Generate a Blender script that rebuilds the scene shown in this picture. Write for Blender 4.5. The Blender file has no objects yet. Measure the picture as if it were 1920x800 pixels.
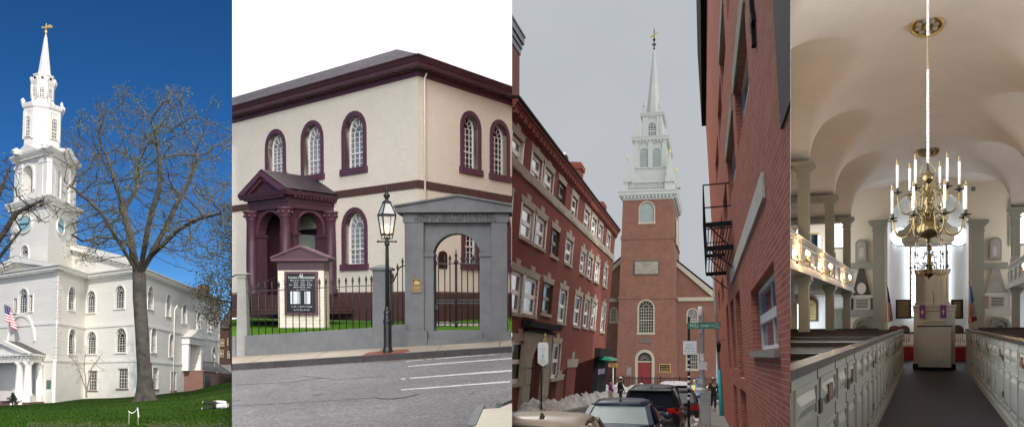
import bpy, bmesh, math, random
import numpy as np
from mathutils import Vector, Matrix
from mathutils.geometry import tessellate_polygon
V = Vector
PI = math.pi
SC = bpy.context.scene
FPX, CU, VH = 1600.0, 960.0, 640.0      # focal length in photograph pixels, principal point
UP = V((0, 0, 1))


class Place:
    """One of the four places that meet at the viewpoint: a rigid frame (turned and tipped, right angles kept)."""
    def __init__(s, ul, ur, uvp=CU, vvp=VH):
        y = V(((uvp - CU) / FPX, 1, (VH - vvp) / FPX)).normalized()
        x = y.cross(UP).normalized()
        z = x.cross(y)
        s.R = Matrix((x, y, z)).transposed()
        s.RT = s.R.transposed()
        s.M4 = s.R.to_4x4()
        s.planes = []
        if ul is not None:
            s.planes.append(V((1, -(ul - CU) / FPX, 0)).normalized())
        if ur is not None:
            s.planes.append(V((-1, (ur - CU) / FPX, 0)).normalized())

    def ray(s, u, v):
        return s.RT @ V(((u - CU) / FPX, 1, (VH - v) / FPX))

    def at(s, u, v, y):
        d = s.ray(u, v)
        return d * (y / d.y)

    def plane(s, u, v, a, b, c):
        """point where the sight line meets the ground z = a + b x + c y"""
        d = s.ray(u, v)
        return d * (a / (d.z - b * d.x - c * d.y))

    def px(s, y):
        return y / FPX


PL = None
BASE = {}


def link(o):
    SC.collection.objects.link(o)
    return o


class Fr:
    """Wall frame: D runs left to right seen from outside, U up, N outward."""
    def __init__(s, O, D, U=UP):
        s.O, s.D = V(O), V(D).normalized()
        s.U = V(U).normalized()
        s.N = s.D.cross(s.U).normalized()

    def p(s, a, n, z):
        return s.O + s.D * a + s.N * n + s.U * z

    def uv(s, u, v, n=0.0):
        d = PL.ray(u, v)
        t = ((s.O + s.N * n).dot(s.N)) / d.dot(s.N)
        q = d * t - s.O
        return q.dot(s.D), q.dot(s.U)

    def box(s, u0, v0, u1, v1, n=0.0):
        uc, vc = (u0 + u1) / 2, (v0 + v1) / 2
        return s.uv(u0, vc, n)[0], s.uv(u1, vc, n)[0], s.uv(uc, v1, n)[1], s.uv(uc, v0, n)[1]

    def shift(s, a=0, n=0, z=0):
        f = Fr(s.p(a, n, z), s.D, s.U)
        return f


def rect(s0, s1, z0, z1):
    return [(s0, z0), (s1, z0), (s1, z1), (s0, z1)]


def arch(s0, s1, z0, z1, n=10, rise=None):
    r = (s1 - s0) / 2
    rz = r if rise is None else rise
    c, zc = (s0 + s1) / 2, z1 - rz
    return [(s0, z0), (s1, z0)] + [(c + r * math.cos(PI * i / n), zc + rz * math.sin(PI * i / n)) for i in range(n + 1)]


def circ(c, z, r, n=20, rz=None):
    rz = rz or r
    return [(c + r * math.cos(2 * PI * i / n), z + rz * math.sin(2 * PI * i / n)) for i in range(n)]


class MB:
    def __init__(s):
        s.v, s.f, s.mi, s.sm, s.m = [], [], [], [], 0

    def add(s, vs, fs, smooth=False):
        b = len(s.v)
        s.v += [V(q) for q in vs]
        for f in fs:
            s.f.append([b + i for i in f])
            s.mi.append(s.m)
            s.sm.append(smooth)
        return s

    def hexa(s, q):
        return s.add(q, [(0, 3, 2, 1), (4, 5, 6, 7), (0, 1, 5, 4), (1, 2, 6, 5), (2, 3, 7, 6), (3, 0, 4, 7)])

    def box(s, x0, x1, y0, y1, z0, z1):
        return s.hexa([(x0, y0, z0), (x1, y0, z0), (x1, y1, z0), (x0, y1, z0), (x0, y0, z1), (x1, y0, z1), (x1, y1, z1), (x0, y1, z1)])

    def fbox(s, fr, s0, s1, n0, n1, z0, z1):
        return s.hexa([fr.p(*q) for q in ((s0, n0, z0), (s1, n0, z0), (s1, n1, z0), (s0, n1, z0), (s0, n0, z1), (s1, n0, z1), (s1, n1, z1), (s0, n1, z1))])

    def frust(s, c, w0, d0, w1, d1, z0, z1, rot=0.0, dx=0.0, dy=0.0):
        """tapered box about c=(x, y)"""
        q = []
        ca, sa = math.cos(rot), math.sin(rot)
        for w, d, z, ox, oy in ((w0, d0, z0, 0, 0), (w1, d1, z1, dx, dy)):
            for a, b in ((-1, -1), (1, -1), (1, 1), (-1, 1)):
                x, y = a * w / 2, b * d / 2
                q.append((c[0] + ox + x * ca - y * sa, c[1] + oy + x * sa + y * ca, z))
        return s.hexa(q)

    def ext(s, fr, poly, n0, n1):
        k = len(poly)
        vs = [fr.p(a, n1, z) for a, z in poly] + [fr.p(a, n0, z) for a, z in poly]
        tr = tessellate_polygon([[V((a, z, 0)) for a, z in poly]])
        fs = [tuple(t) for t in tr] + [(t[2] + k, t[1] + k, t[0] + k) for t in tr]
        fs += [(i, i + k, (i + 1) % k + k, (i + 1) % k) for i in range(k)]
        return s.add(vs, fs)

    def ring(s, fr, out, inn, n0, n1, closed=True, skip=()):
        k = len(out)
        vs = [fr.p(a, n1, z) for a, z in out] + [fr.p(a, n1, z) for a, z in inn] + [fr.p(a, n0, z) for a, z in out] + [fr.p(a, n0, z) for a, z in inn]
        fs = []
        for i in range(k if closed else k - 1):
            if i in skip:
                continue
            j = (i + 1) % k
            fs += [(i, j, j + k, i + k), (i, i + 2 * k, j + 2 * k, j), (i + k, j + k, j + 3 * k, i + 3 * k), (i + 2 * k, i + 3 * k, j + 3 * k, j + 2 * k)]
        return s.add(vs, fs)

    def wall(s, fr, outline, holes=(), rec=.15, n=0.0):
        loops = [[V((a, z, 0)) for a, z in outline]] + [[V((a, z, 0)) for a, z in h] for h in holes]
        flat = [q for l in loops for q in l]
        tr = tessellate_polygon(loops)
        s.add([fr.p(q.x, n, q.y) for q in flat], [tuple(t) for t in tr])
        for h in holes:
            k = len(h)
            s.add([fr.p(a, n, z) for a, z in h] + [fr.p(a, n - rec, z) for a, z in h], [(i, (i + 1) % k, (i + 1) % k + k, i + k) for i in range(k)])
        return s

    def lathe(s, c, prof, seg=16, smooth=True, ax=None, ang=(0, 2 * PI), rot=0.0):
        """profile of (radius, height) about the axis ax through c"""
        c = V(c)
        Z = V(ax).normalized() if ax else UP
        X = Z.cross(V((0, 1, 0))).normalized() if abs(Z.y) < .9 else Z.cross(V((1, 0, 0))).normalized()
        Y = Z.cross(X)
        vs, fs = [], []
        for r, h in prof:
            for i in range(seg):
                a = 2 * PI * i / seg + rot
                vs.append(c + Z * h + X * (r * math.cos(a)) + Y * (r * math.sin(a)))
        for j in range(len(prof) - 1):
            for i in range(seg):
                k = (i + 1) % seg
                fs.append((j * seg + i, j * seg + k, (j + 1) * seg + k, (j + 1) * seg + i))
        if prof[0][0] > 1e-4:
            fs.append(tuple(range(seg))[::-1])
        if prof[-1][0] > 1e-4:
            fs.append(tuple((len(prof) - 1) * seg + i for i in range(seg)))
        return s.add(vs, fs, smooth)

    def tube(s, pts, r, seg=6, smooth=True, cap=True):
        pts = [V(p) for p in pts]
        rs = r if isinstance(r, (list, tuple)) else [r] * len(pts)
        vs, fs = [], []
        X = None
        for i, p in enumerate(pts):
            t = (pts[min(i + 1, len(pts) - 1)] - pts[max(i - 1, 0)])
            t = t.normalized() if t.length > 1e-9 else V((0, 0, 1))
            if X is None:
                X = t.orthogonal().normalized()
            X = (X - t * X.dot(t))
            X = X.normalized() if X.length > 1e-6 else t.orthogonal().normalized()
            Y = t.cross(X)
            for k in range(seg):
                a = 2 * PI * k / seg
                vs.append(p + (X * math.cos(a) + Y * math.sin(a)) * rs[i])
        n = len(pts)
        for j in range(n - 1):
            for k in range(seg):
                q = (k + 1) % seg
                fs.append((j * seg + k, j * seg + q, (j + 1) * seg + q, (j + 1) * seg + k))
        if cap:
            fs.append(tuple(range(seg))[::-1])
            fs.append(tuple((n - 1) * seg + k for k in range(seg)))
        return s.add(vs, fs, smooth)

    def loft(s, rings, smooth=True, cap=True, closed=True):
        k = len(rings[0])
        vs = [q for r in rings for q in r]
        fs = []
        for j in range(len(rings) - 1):
            for i in range(k if closed else k - 1):
                q = (i + 1) % k
                fs.append((j * k + i, j * k + q, (j + 1) * k + q, (j + 1) * k + i))
        if cap:
            fs.append(tuple(range(k))[::-1])
            fs.append(tuple((len(rings) - 1) * k + i for i in range(k)))
        return s.add(vs, fs, smooth)

    def ball(s, c, r, seg=10, rings=7, sz=1.0, lump=0.0, rnd=None):
        prof = [(max(1e-5, r * math.sin(PI * i / rings)), -r * sz * math.cos(PI * i / rings)) for i in range(rings + 1)]
        return s.lathe(c, prof, seg)

    def bar(s, a, b, w, d=None, up=UP):
        """square bar from a to b"""
        a, b = V(a), V(b)
        d = d or w
        t = (b - a).normalized()
        X = t.cross(V(up))
        X = X.normalized() if X.length > 1e-5 else t.orthogonal().normalized()
        Y = X.cross(t)
        q = []
        for p in (a, b):
            for i, j in ((-1, -1), (1, -1), (1, 1), (-1, 1)):
                q.append(p + X * (i * w / 2) + Y * (j * d / 2))
        return s.hexa(q)


def band2(mb, K, NL, NR, DL, DR, ll, lr, prof):
    """moulding with profile (n, z) round an outside corner K: left wall runs back along -DL, right wall along DR"""
    rings = [[], [], []]
    for n, z in prof:
        m = (NL + NR) * (n / (1 + NL.dot(NR)))
        for ring, q in zip(rings, (K - DL * ll + NL * n, K + m, K + DR * lr + NR * n)):
            ring.append(V((q.x, q.y, z)))
    mb.loft(rings, smooth=False)


def root_of(o):
    while o.parent is not None:
        o = o.parent
    return o


def make_mesh(name, mb, mats, M, fill=True):
    """MB (already in object coordinates) to mesh data, cut where the place ends; None when nothing is left"""
    if not mb.v:
        return None
    me = bpy.data.meshes.new(name)
    me.from_pydata(mb.v, [], mb.f)
    for i, p in enumerate(me.polygons):
        p.material_index = mb.mi[i]
        p.use_smooth = mb.sm[i]
    for m in (mats if isinstance(mats, (list, tuple)) else [mats]):
        me.materials.append(m)
    bm = bmesh.new()
    bm.from_mesh(me)
    M3 = M.to_3x3()
    Mi = M3.transposed()
    org = M.translation
    done = False
    for n in PL.planes:
        nl = (Mi @ n)
        off = n.dot(org)
        ds = [nl.dot(v.co) + off for v in bm.verts]
        if not ds or min(ds) >= -1e-5:
            continue
        nn = nl.length_squared
        co = nl * (-off / nn)
        r = bmesh.ops.bisect_plane(bm, geom=bm.verts[:] + bm.edges[:] + bm.faces[:], plane_co=co, plane_no=nl, clear_inner=True)
        if fill:
            es = [e for e in r['geom_cut'] if isinstance(e, bmesh.types.BMEdge) and e.is_valid]
            if es:
                try:
                    bmesh.ops.edgenet_fill(bm, edges=es)
                except Exception:
                    pass
        done = True
    if not bm.faces:
        bm.free()
        return None
    bmesh.ops.recalc_face_normals(bm, faces=bm.faces[:])
    uvl = bm.loops.layers.uv.new('UVMap')
    bm.normal_update()
    for f in bm.faces:
        n = f.normal
        if abs(n.z) > .8:
            for l in f.loops:
                l[uvl].uv = (l.vert.co.x, l.vert.co.y)
        else:
            t = V((-n.y, n.x, 0))
            t = t.normalized() if t.length > 1e-6 else V((1, 0, 0))
            for l in f.loops:
                l[uvl].uv = (l.vert.co.dot(t), l.vert.co.z)
    bm.to_mesh(me)
    bm.free()
    return me


def tag(o, label=None, cat=None, group=None, kind=None):
    if label: o['label'] = label
    if cat: o['category'] = cat
    if group: o['group'] = group
    if kind: o['kind'] = kind
    return o


def thing(name, label, cat, base, group=None, rot=0.0):
    o = bpy.data.objects.new(name, None)
    o.empty_display_size = .2
    base = V(base)
    link(o)
    o.matrix_world = PL.M4 @ Matrix.Translation(base) @ Matrix.Rotation(rot, 4, 'Z')
    BASE[o.name] = (base, rot, o.matrix_world.copy())
    return tag(o, label, cat, group)


def part(name, mb, mat, parent, local=False, fill=True, label=None):
    """a part in place coordinates (or the thing's own when local)"""
    if parent is None:
        return None
    base, rot, M = BASE[root_of(parent).name]
    if not local:
        Ri = Matrix.Rotation(-rot, 3, 'Z')
        mb.v = [Ri @ (q - base) for q in mb.v]
    me = make_mesh(name, mb, mat, M, fill)
    if me is None:
        return None
    o = bpy.data.objects.new(name, me)
    link(o)
    o.parent = parent
    if label: o['label'] = label
    return o


def solo(name, mb, mat, label=None, cat=None, group=None, kind=None, fill=True):
    """a thing (or piece of the setting) that is one mesh"""
    lo = V([min(q[i] for q in mb.v) for i in range(3)])
    hi = V([max(q[i] for q in mb.v) for i in range(3)])
    base = V(((lo.x + hi.x) / 2, (lo.y + hi.y) / 2, lo.z))
    mb.v = [q - base for q in mb.v]
    M = PL.M4 @ Matrix.Translation(base)
    me = make_mesh(name, mb, mat, M, fill)
    if me is None:
        return None
    o = bpy.data.objects.new(name, me)
    link(o)
    o.matrix_world = M
    return tag(o, label, cat, group, kind)


def dup(root, base, rot=0.0, label=None, group=None):
    """copy of a thing with its parts and sub-parts"""
    def cp(o, parent):
        c = o.copy()
        link(c)
        if parent is not None:
            c.parent = parent
        for ch in list(o.children):
            cp(ch, c)
        return c
    r = cp(root, None)
    r.matrix_world = PL.M4 @ Matrix.Translation(V(base)) @ Matrix.Rotation(rot, 4, 'Z')
    if label: r['label'] = label
    if group: r['group'] = group
    return r


# ---------------------------------------------------------------- materials
def _nt(name):
    m = bpy.data.materials.new(name)
    m.use_nodes = True
    t = m.node_tree
    return m, t, t.nodes, t.links, t.nodes['Principled BSDF']


def mix(nt, fac, a, b, blend='MIX'):
    n = nt.nodes.new('ShaderNodeMix')
    n.data_type = 'RGBA'
    n.blend_type = blend
    for sock, val in ((n.inputs[0], fac), (n.inputs[6], a), (n.inputs[7], b)):
        if hasattr(val, 'links'):
            nt.links.new(val, sock)
        elif isinstance(val, (tuple, list)):
            sock.default_value = (*val[:3], 1)
        else:
            sock.default_value = val
    return n.outputs[2]


def noise(nt, scale, detail=4, vec=None, rough=.6):
    n = nt.nodes.new('ShaderNodeTexNoise')
    n.inputs['Scale'].default_value = scale
    n.inputs['Detail'].default_value = detail
    n.inputs['Roughness'].default_value = rough
    if vec is not None:
        nt.links.new(vec, n.inputs['Vector'])
    return n.outputs['Fac']


def ramp(nt, fac, p0, p1, c0=(0, 0, 0), c1=(1, 1, 1)):
    n = nt.nodes.new('ShaderNodeValToRGB')
    n.color_ramp.elements[0].position, n.color_ramp.elements[1].position = p0, p1
    n.color_ramp.elements[0].color, n.color_ramp.elements[1].color = (*c0, 1), (*c1, 1)
    nt.links.new(fac, n.inputs[0])
    return n.outputs[0]


def bumpit(nt, h, strength=.3, dist=.02):
    b = nt.nodes.new('ShaderNodeBump')
    b.inputs['Strength'].default_value = strength
    b.inputs['Distance'].default_value = dist
    nt.links.new(h, b.inputs['Height'])
    nt.links.new(b.outputs[0], nt.nodes['Principled BSDF'].inputs['Normal'])


def coord(nt, which='Object'):
    return nt.nodes.new('ShaderNodeTexCoord').outputs[which]


def M(name, col, rough=.6, var=.18, scale=1.5, bump=0.0, bscale=25, metal=0.0, spec=.4, coat=0.0, col2=None, dirt=0.0):
    m, t, N, L, b = _nt(name)
    vec = coord(t)
    c2 = col2 or tuple(x * (1 - var) for x in col)
    c = mix(t, ramp(t, noise(t, scale, 6, vec), .35, .65), col, c2)
    c = mix(t, ramp(t, noise(t, scale * 9, 4, vec), .3, .8), c, mix(t, 1.0, c, (1 - var, 1 - var, 1 - var), 'MULTIPLY'))
    if dirt:
        c = mix(t, ramp(t, noise(t, scale * .6, 8, vec, .7), .5, .75, (0, 0, 0), (dirt, dirt, dirt)), c, (col[0] * .45, col[1] * .42, col[2] * .38))
    L.new(c, b.inputs['Base Color'])
    b.inputs['Roughness'].default_value = rough
    b.inputs['Metallic'].default_value = metal
    b.inputs['Specular IOR Level'].default_value = spec
    b.inputs['Coat Weight'].default_value = coat
    b.inputs['Coat Roughness'].default_value = .05
    if bump:
        bumpit(t, noise(t, bscale, 6, vec), bump, .03)
    return m


def brick(name, c1, c2, mortar, w=.22, h=.075, ms=.012, rough=.85, bump=.5, stain=.25, bias=0.0, sc=1.0, blotch=None):
    m, t, N, L, b = _nt(name)
    uv = coord(t, 'UV')
    n = N.new('ShaderNodeTexBrick')
    n.inputs['Scale'].default_value = sc
    n.inputs['Brick Width'].default_value = w
    n.inputs['Row Height'].default_value = h
    n.inputs['Mortar Size'].default_value = ms
    n.inputs['Mortar Smooth'].default_value = .2
    n.inputs['Bias'].default_value = bias
    n.inputs['Color1'].default_value = (*c1, 1)
    n.inputs['Color2'].default_value = (*c2, 1)
    n.inputs['Mortar'].default_value = (*mortar, 1)
    L.new(uv, n.inputs['Vector'])
    ob = coord(t)
    c = n.outputs['Color']
    c = mix(t, ramp(t, noise(t, .7, 7, ob, .7), .35, .75, (0, 0, 0), (stain, stain, stain)), c, tuple(x * .45 for x in c1))
    c = mix(t, ramp(t, noise(t, 6, 5, ob, .7), .4, .8, (0, 0, 0), (.4, .4, .4)), c, blotch or tuple(min(1, x * 1.5) for x in c2))
    L.new(c, b.inputs['Base Color'])
    b.inputs['Roughness'].default_value = rough
    b.inputs['Specular IOR Level'].default_value = .06
    inv = N.new('ShaderNodeMath')
    inv.operation = 'SUBTRACT'
    inv.inputs[0].default_value = 1
    L.new(n.outputs['Fac'], inv.inputs[1])
    ad = N.new('ShaderNodeMath')
    ad.operation = 'MULTIPLY_ADD'
    ad.inputs[1].default_value = .35
    L.new(noise(t, 30, 4, ob), ad.inputs[0])
    L.new(inv.outputs[0], ad.inputs[2])
    bumpit(t, ad.outputs[0], bump, .015)
    return m


def glass(name, col=(.02, .025, .03), rough=.05, spec=.8, var=.5, warp=.08):
    m, t, N, L, b = _nt(name)
    vec = coord(t)
    c = mix(t, ramp(t, noise(t, .9, 3, vec), .35, .65), col, tuple(x * (1 - var) for x in col))
    L.new(c, b.inputs['Base Color'])
    b.inputs['Roughness'].default_value = rough
    b.inputs['Specular IOR Level'].default_value = spec
    bumpit(t, noise(t, 2.2, 2, vec), warp, .05)
    return m


def emit(name, col, k):
    m = bpy.data.materials.new(name)
    m.use_nodes = True
    t = m.node_tree
    t.nodes.clear()
    e = t.nodes.new('ShaderNodeEmission')
    e.inputs[0].default_value = (*col, 1)
    e.inputs[1].default_value = k
    o = t.nodes.new('ShaderNodeOutputMaterial')
    t.links.new(e.outputs[0], o.inputs[0])
    return m


# ---------------------------------------------------------------- text
def text(mb, fr, s, z, n, string, size, th=.01, align='CENTER', sx=1.0):
    cu = bpy.data.curves.new('lettering', 'FONT')
    cu.body = string
    cu.size = size
    cu.align_x = align
    cu.align_y = 'CENTER'
    cu.extrude = 0
    cu.resolution_u = 2
    ob = bpy.data.objects.new('lettering', cu)
    me = ob.to_mesh()
    k = len(me.vertices)
    if k:
        front = [fr.p(s + v.co.x * sx, n + th, z + v.co.y) for v in me.vertices]
        mb.add(front, [tuple(p.vertices) for p in me.polygons])
    ob.to_mesh_clear()
    bpy.data.objects.remove(ob)
    bpy.data.curves.remove(cu)
    return mb


# ---------------------------------------------------------------- windows
def window(parent, fr, s0, s1, z0, z1, mt, mg, ms, shape='arch', rec=.14, trim=.12, proud=.05, nx=4, nz=6, sill=.08, sillm=None, bar=.022, meet=True, fan=True, lintel=None, lm=None, fi=None):
    """one window: trim (the part itself), pane, sash bars and sill as sub-parts. Returns the opening outline."""
    W = s1 - s0
    if shape == 'arch':
        h = arch(s0, s1, z0, z1)
        o = arch(s0 - trim, s1 + trim, z0, z1 + trim)
    else:
        h = rect(s0, s1, z0, z1)
        o = rect(s0 - trim, s1 + trim, z0, z1 + trim)
    mb = MB()
    mb.ring(fr, o, h, -rec * .8, proud, skip=(0,))
    w = part('window', mb, mt, parent)
    if w is None:
        return h
    i = fi if fi else min(W * .05, .06)
    mb = MB()
    hh = arch(s0, s1, z0, z1) if shape == 'arch' else h
    mb.wall(fr, hh, (), n=-rec + .004)
    part('pane', mb, mg, w)
    mb = MB()
    inn = arch(s0 + i, s1 - i, z0 + i, z1 - i) if shape == 'arch' else rect(s0 + i, s1 - i, z0 + i, z1 - i)
    mb.ring(fr, hh, inn, -rec + .006, -rec + .05)
    c, r = (s0 + s1) / 2, W / 2
    zs = z1 - r if shape == 'arch' else z1
    def top(a):
        return zs + math.sqrt(max(0, r * r - (a - c) ** 2)) if shape == 'arch' else z1
    ztop = zs if (shape == 'arch' and fan) else None
    b = bar
    for k in range(1, nx):
        a = s0 + W * k / nx
        mb.fbox(fr, a - b / 2, a + b / 2, -rec + .006, -rec + .035, z0, ztop if ztop else top(a))
    zt = zs if shape == 'arch' else z1
    for k in range(1, nz + (1 if shape == 'arch' else 0)):
        z = z0 + (zt - z0) * k / nz
        bb = b * 2.2 if (meet and k == nz // 2) else b
        mb.fbox(fr, s0, s1, -rec + .006, -rec + (.055 if bb > b else .037), z - bb / 2, z + bb / 2)
    if shape == 'arch' and fan:
        m = 6 if nx >= 4 else 4
        for k in range(1, m):
            a = PI * k / m
            mb.bar(fr.p(c + r * .42 * math.cos(a), -rec + .02, zs + r * .42 * math.sin(a)), fr.p(c + r * math.cos(a), -rec + .02, zs + r * math.sin(a)), b, b, fr.N)
        q = [fr.p(c + r * .42 * math.cos(PI * k / 8), -rec + .02, zs + r * .42 * math.sin(PI * k / 8)) for k in range(9)]
        mb.tube(q, b * .6, 4)
    part('sash', mb, ms, w)
    if sill:
        mb = MB()
        mb.fbox(fr, s0 - trim * 1.35, s1 + trim * 1.35, -rec, proud + .06, z0 - sill, z0 + .003)
        part('sill', mb, sillm or mt, w)
    if lintel:
        mb = MB()
        lh, kh = lintel
        e = W * .12 + .05
        mb.ext(fr, [(s0 - trim * .4, z1), (s1 + trim * .4, z1), (s1 + e, z1 + lh), (c + W * .14, z1 + lh), (c + W * .17, z1 + lh + kh), (c - W * .17, z1 + lh + kh), (c - W * .14, z1 + lh), (s0 - e, z1 + lh)], -.05, proud * .6)
        part('lintel', mb, lm or mt, w)
    return h


# ---------------------------------------------------------------- trees
def grow(pts, att, step, infl, kill, iters=120, seed=1, up=.05):
    """space colonisation from the polyline skeleton pts = [(position, parent index)]"""
    rng = np.random.default_rng(seed)
    P = [np.array(p, float) for p, _ in pts]
    par = [q for _, q in pts]
    A = np.array(att, float)
    near = np.full(len(A), -1)
    nd = np.full(len(A), 1e9)
    start = 0
    for it in range(iters):
        if len(A) == 0:
            break
        new = np.array(P[start:])
        if len(new):
            d = np.linalg.norm(A[:, None, :] - new[None], axis=2)
            j = d.argmin(1)
            dm = d[np.arange(len(A)), j]
            m = dm < nd
            nd[m] = dm[m]
            near[m] = j[m] + start
        start = len(P)
        keep = nd > kill
        A, nd, near = A[keep], nd[keep], near[keep]
        act = nd < infl
        if not act.any():
            infl *= 1.5
            if infl > 60:
                break
            continue
        D = {}
        for a, k in zip(A[act], near[act]):
            v = a - P[k]
            D.setdefault(int(k), []).append(v / (np.linalg.norm(v) + 1e-9))
        for k, vs in D.items():
            v = np.mean(vs, 0) + rng.normal(0, .12, 3) + np.array([0, 0, up])
            L = np.linalg.norm(v)
            if L < .15:
                continue
            P.append(P[k] + v / L * step)
            par.append(k)
    return P, par


def tree_mesh(P, par, tip=.02, ex=2.3, seg=6, rmax=None):
    n = len(P)
    ch = [[] for _ in range(n)]
    for i, p in enumerate(par):
        if p >= 0:
            ch[p].append(i)
    r = [0.0] * n
    for i in range(n - 1, -1, -1):
        r[i] = tip if not ch[i] else sum(r[c] ** ex for c in ch[i]) ** (1 / ex)
    # parents may come after children only in seeds, so settle twice
    for i in range(n - 1, -1, -1):
        if ch[i]:
            r[i] = sum(r[c] ** ex for c in ch[i]) ** (1 / ex)
    if rmax:
        k = rmax / r[0]
        r = [tip + (q - tip) * (k if k < 1 else 1 + (k - 1) * min(1, q / r[0])) for q in r]
    mb = MB()
    starts = [i for i, p in enumerate(par) if p < 0]
    stack = [(i, None) for i in starts]
    while stack:
        i, frm = stack.pop()
        chain = [frm, i] if frm is not None else [i]
        while ch[i]:
            c = max(ch[i], key=lambda q: r[q])
            for o in ch[i]:
                if o != c:
                    stack.append((o, i))
            chain.append(c)
            i = c
        if len(chain) > 1:
            rr = [r[k] for k in chain]
            if frm is not None:
                rr[0] = min(rr[0], rr[1] * 1.25)
            sg = seg if max(rr) > .08 else 4
            mb.tube([V(P[k]) for k in chain], rr, sg, cap=False)
    tips = [i for i in range(n) if not ch[i]]
    return mb, tips, r


def leaf_mb(points, size, spread, per, seed=1):
    rnd = random.Random(seed)
    mb = MB()
    for p in points:
        for _ in range(per):
            q = V(p) + V((rnd.gauss(0, spread), rnd.gauss(0, spread), rnd.gauss(0, spread)))
            a = V((rnd.gauss(0, 1), rnd.gauss(0, 1), rnd.gauss(0, 1))).normalized()
            b = a.orthogonal().normalized()
            s = size * rnd.uniform(.5, 1.3)
            mb.add([q - a * s, q + b * s * .45, q + a * s, q - b * s * .45], [(0, 1, 2, 3)])
    return mb
WHITE_SKY, GREY_SKY, EXPOSURE, FILL2, FILL3, SUN, SKY, SIDE4 = .66, .28, 1.0, 8.6, 3.3, 2.05, .05, 3.6
# ================================================================ first place: white clapboard church on a lawn
P1 = Place(None, 435, CU, 720)
PL = P1
def clap(name, col, h=.16):
    m, t, N, L, b = _nt(name)
    uv = coord(t, 'UV')
    n = N.new('ShaderNodeTexBrick')
    n.inputs['Scale'].default_value = 1
    n.inputs['Brick Width'].default_value = 60
    n.inputs['Row Height'].default_value = h
    n.inputs['Mortar Size'].default_value = .012
    n.inputs['Mortar Smooth'].default_value = .6
    for k, q in (('Color1', 1), ('Color2', .95), ('Mortar', .66)):
        n.inputs[k].default_value = (*[c * q for c in col], 1)
    L.new(uv, n.inputs['Vector'])
    ob = coord(t)
    c = mix(t, ramp(t, noise(t, .5, 8, ob, .7), .45, .75, (0, 0, 0), (.3, .3, .3)), n.outputs['Color'], tuple(x * .78 for x in col))
    L.new(c, b.inputs['Base Color'])
    b.inputs['Roughness'].default_value = .6
    b.inputs['Specular IOR Level'].default_value = .25
    inv = N.new('ShaderNodeMath'); inv.operation = 'SUBTRACT'; inv.inputs[0].default_value = 1
    L.new(n.outputs['Fac'], inv.inputs[1])
    bumpit(t, inv.outputs[0], .5, .03)
    return m
board = clap('white_clapboard', (.71, .685, .63))
trimw = M('white_trim_paint', (.74, .715, .665), .5, .08, 2, dirt=.12)
stucco = M('white_basement_stucco', (.71, .685, .63), .8, .08, 1, .15, 30, dirt=.15)
dark1 = glass('church_window_glass', (.03, .035, .045), .06, .8, .6, .15)
gild = M('gilded_metal', (.85, .6, .18), .35, .12, 5, metal=.35)
teal = M('verdigris_clock_face', (.26, .50, .58), .6, .15, 2)
dkgrey = M('dark_grey_paint', (.03, .03, .032), .5, .2)
roofg = M('grey_roof_shingle', (.13, .12, .115), .9, .25, 3, .4, 20)
bark = M('grey_elm_bark', (.075, .066, .056), .95, .45, 1.6, 1.0, 7, col2=(.028, .025, .021))
twig = M('dark_branch_bark', (.036, .03, .026), .95, .3, 2, .5, 9)
bud = M('spring_bud_leaf', (.13, .128, .034), .9, .3, .3, col2=(.075, .082, .024), spec=.04)
lawnm = M('mown_lawn', (.028, .062, .007), .95, .35, .25, .9, 14, col2=(.017, .040, .005), spec=.03, dirt=.4)
sandst = M('brown_sandstone', (.20, .105, .085), .85, .2, 2, .3, 20)
redchim = brick('chimney_brick', (.32, .10, .06), (.25, .08, .05), (.3, .25, .2))

dF = V((-2360, 1600, 0)).normalized()      # along the front, away to the left
dS = V((-160, 1600, 0)).normalized()       # along the flank, away from us
def rayhit(u, O, d):
    """distance along O + d t where the sight column u meets it in plan"""
    r = PL.ray(u, 700)
    den = d.x * r.y - d.y * r.x
    return (r.x * O.y - r.y * O.x) / den
C0 = P1.at(255, 720, 100.0); C0.z = 0
BF = Fr(C0, -dF); BS = Fr(C0, dS)
J = C0 + dF * rayhit(157, C0, dF)
Kp = J - dS * rayhit(104, J, -dS)
PF = Fr(Kp, -dF); PS = Fr(Kp, dS)
zg = -2.6
Zk = lambda v: PF.uv(104, v)[1]
zc1 = Zk(513); zc1t = Zk(499)
zbd0, zbd1 = Zk(607), Zk(602)
zlb0, zlb1 = BS.uv(277, 679)[1], BS.uv(277, 675)[1]
hall = thing('church', 'white clapboard church with clock tower, tall steeple and long side wing', 'church', Kp + V((0, 0, -2)))
def w1(fr, u0, v0, u1, v1, shape='arch', **k):
    s0, s1, z0, z1 = fr.box(u0, v0, u1, v1)
    a = dict(rec=.18, trim=.15, proud=.07, nx=4, nz=6, sill=.14, bar=.026)
    a.update(k)
    return window(hall, fr, s0, s1, z0, z1, trimw, dark1, trimw, shape, **a)
sPL = 2 * PF.uv(38, 600)[0]
sBL = rayhit(157, C0, dF)
LW = BS.uv(411, 650)[0]
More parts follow.
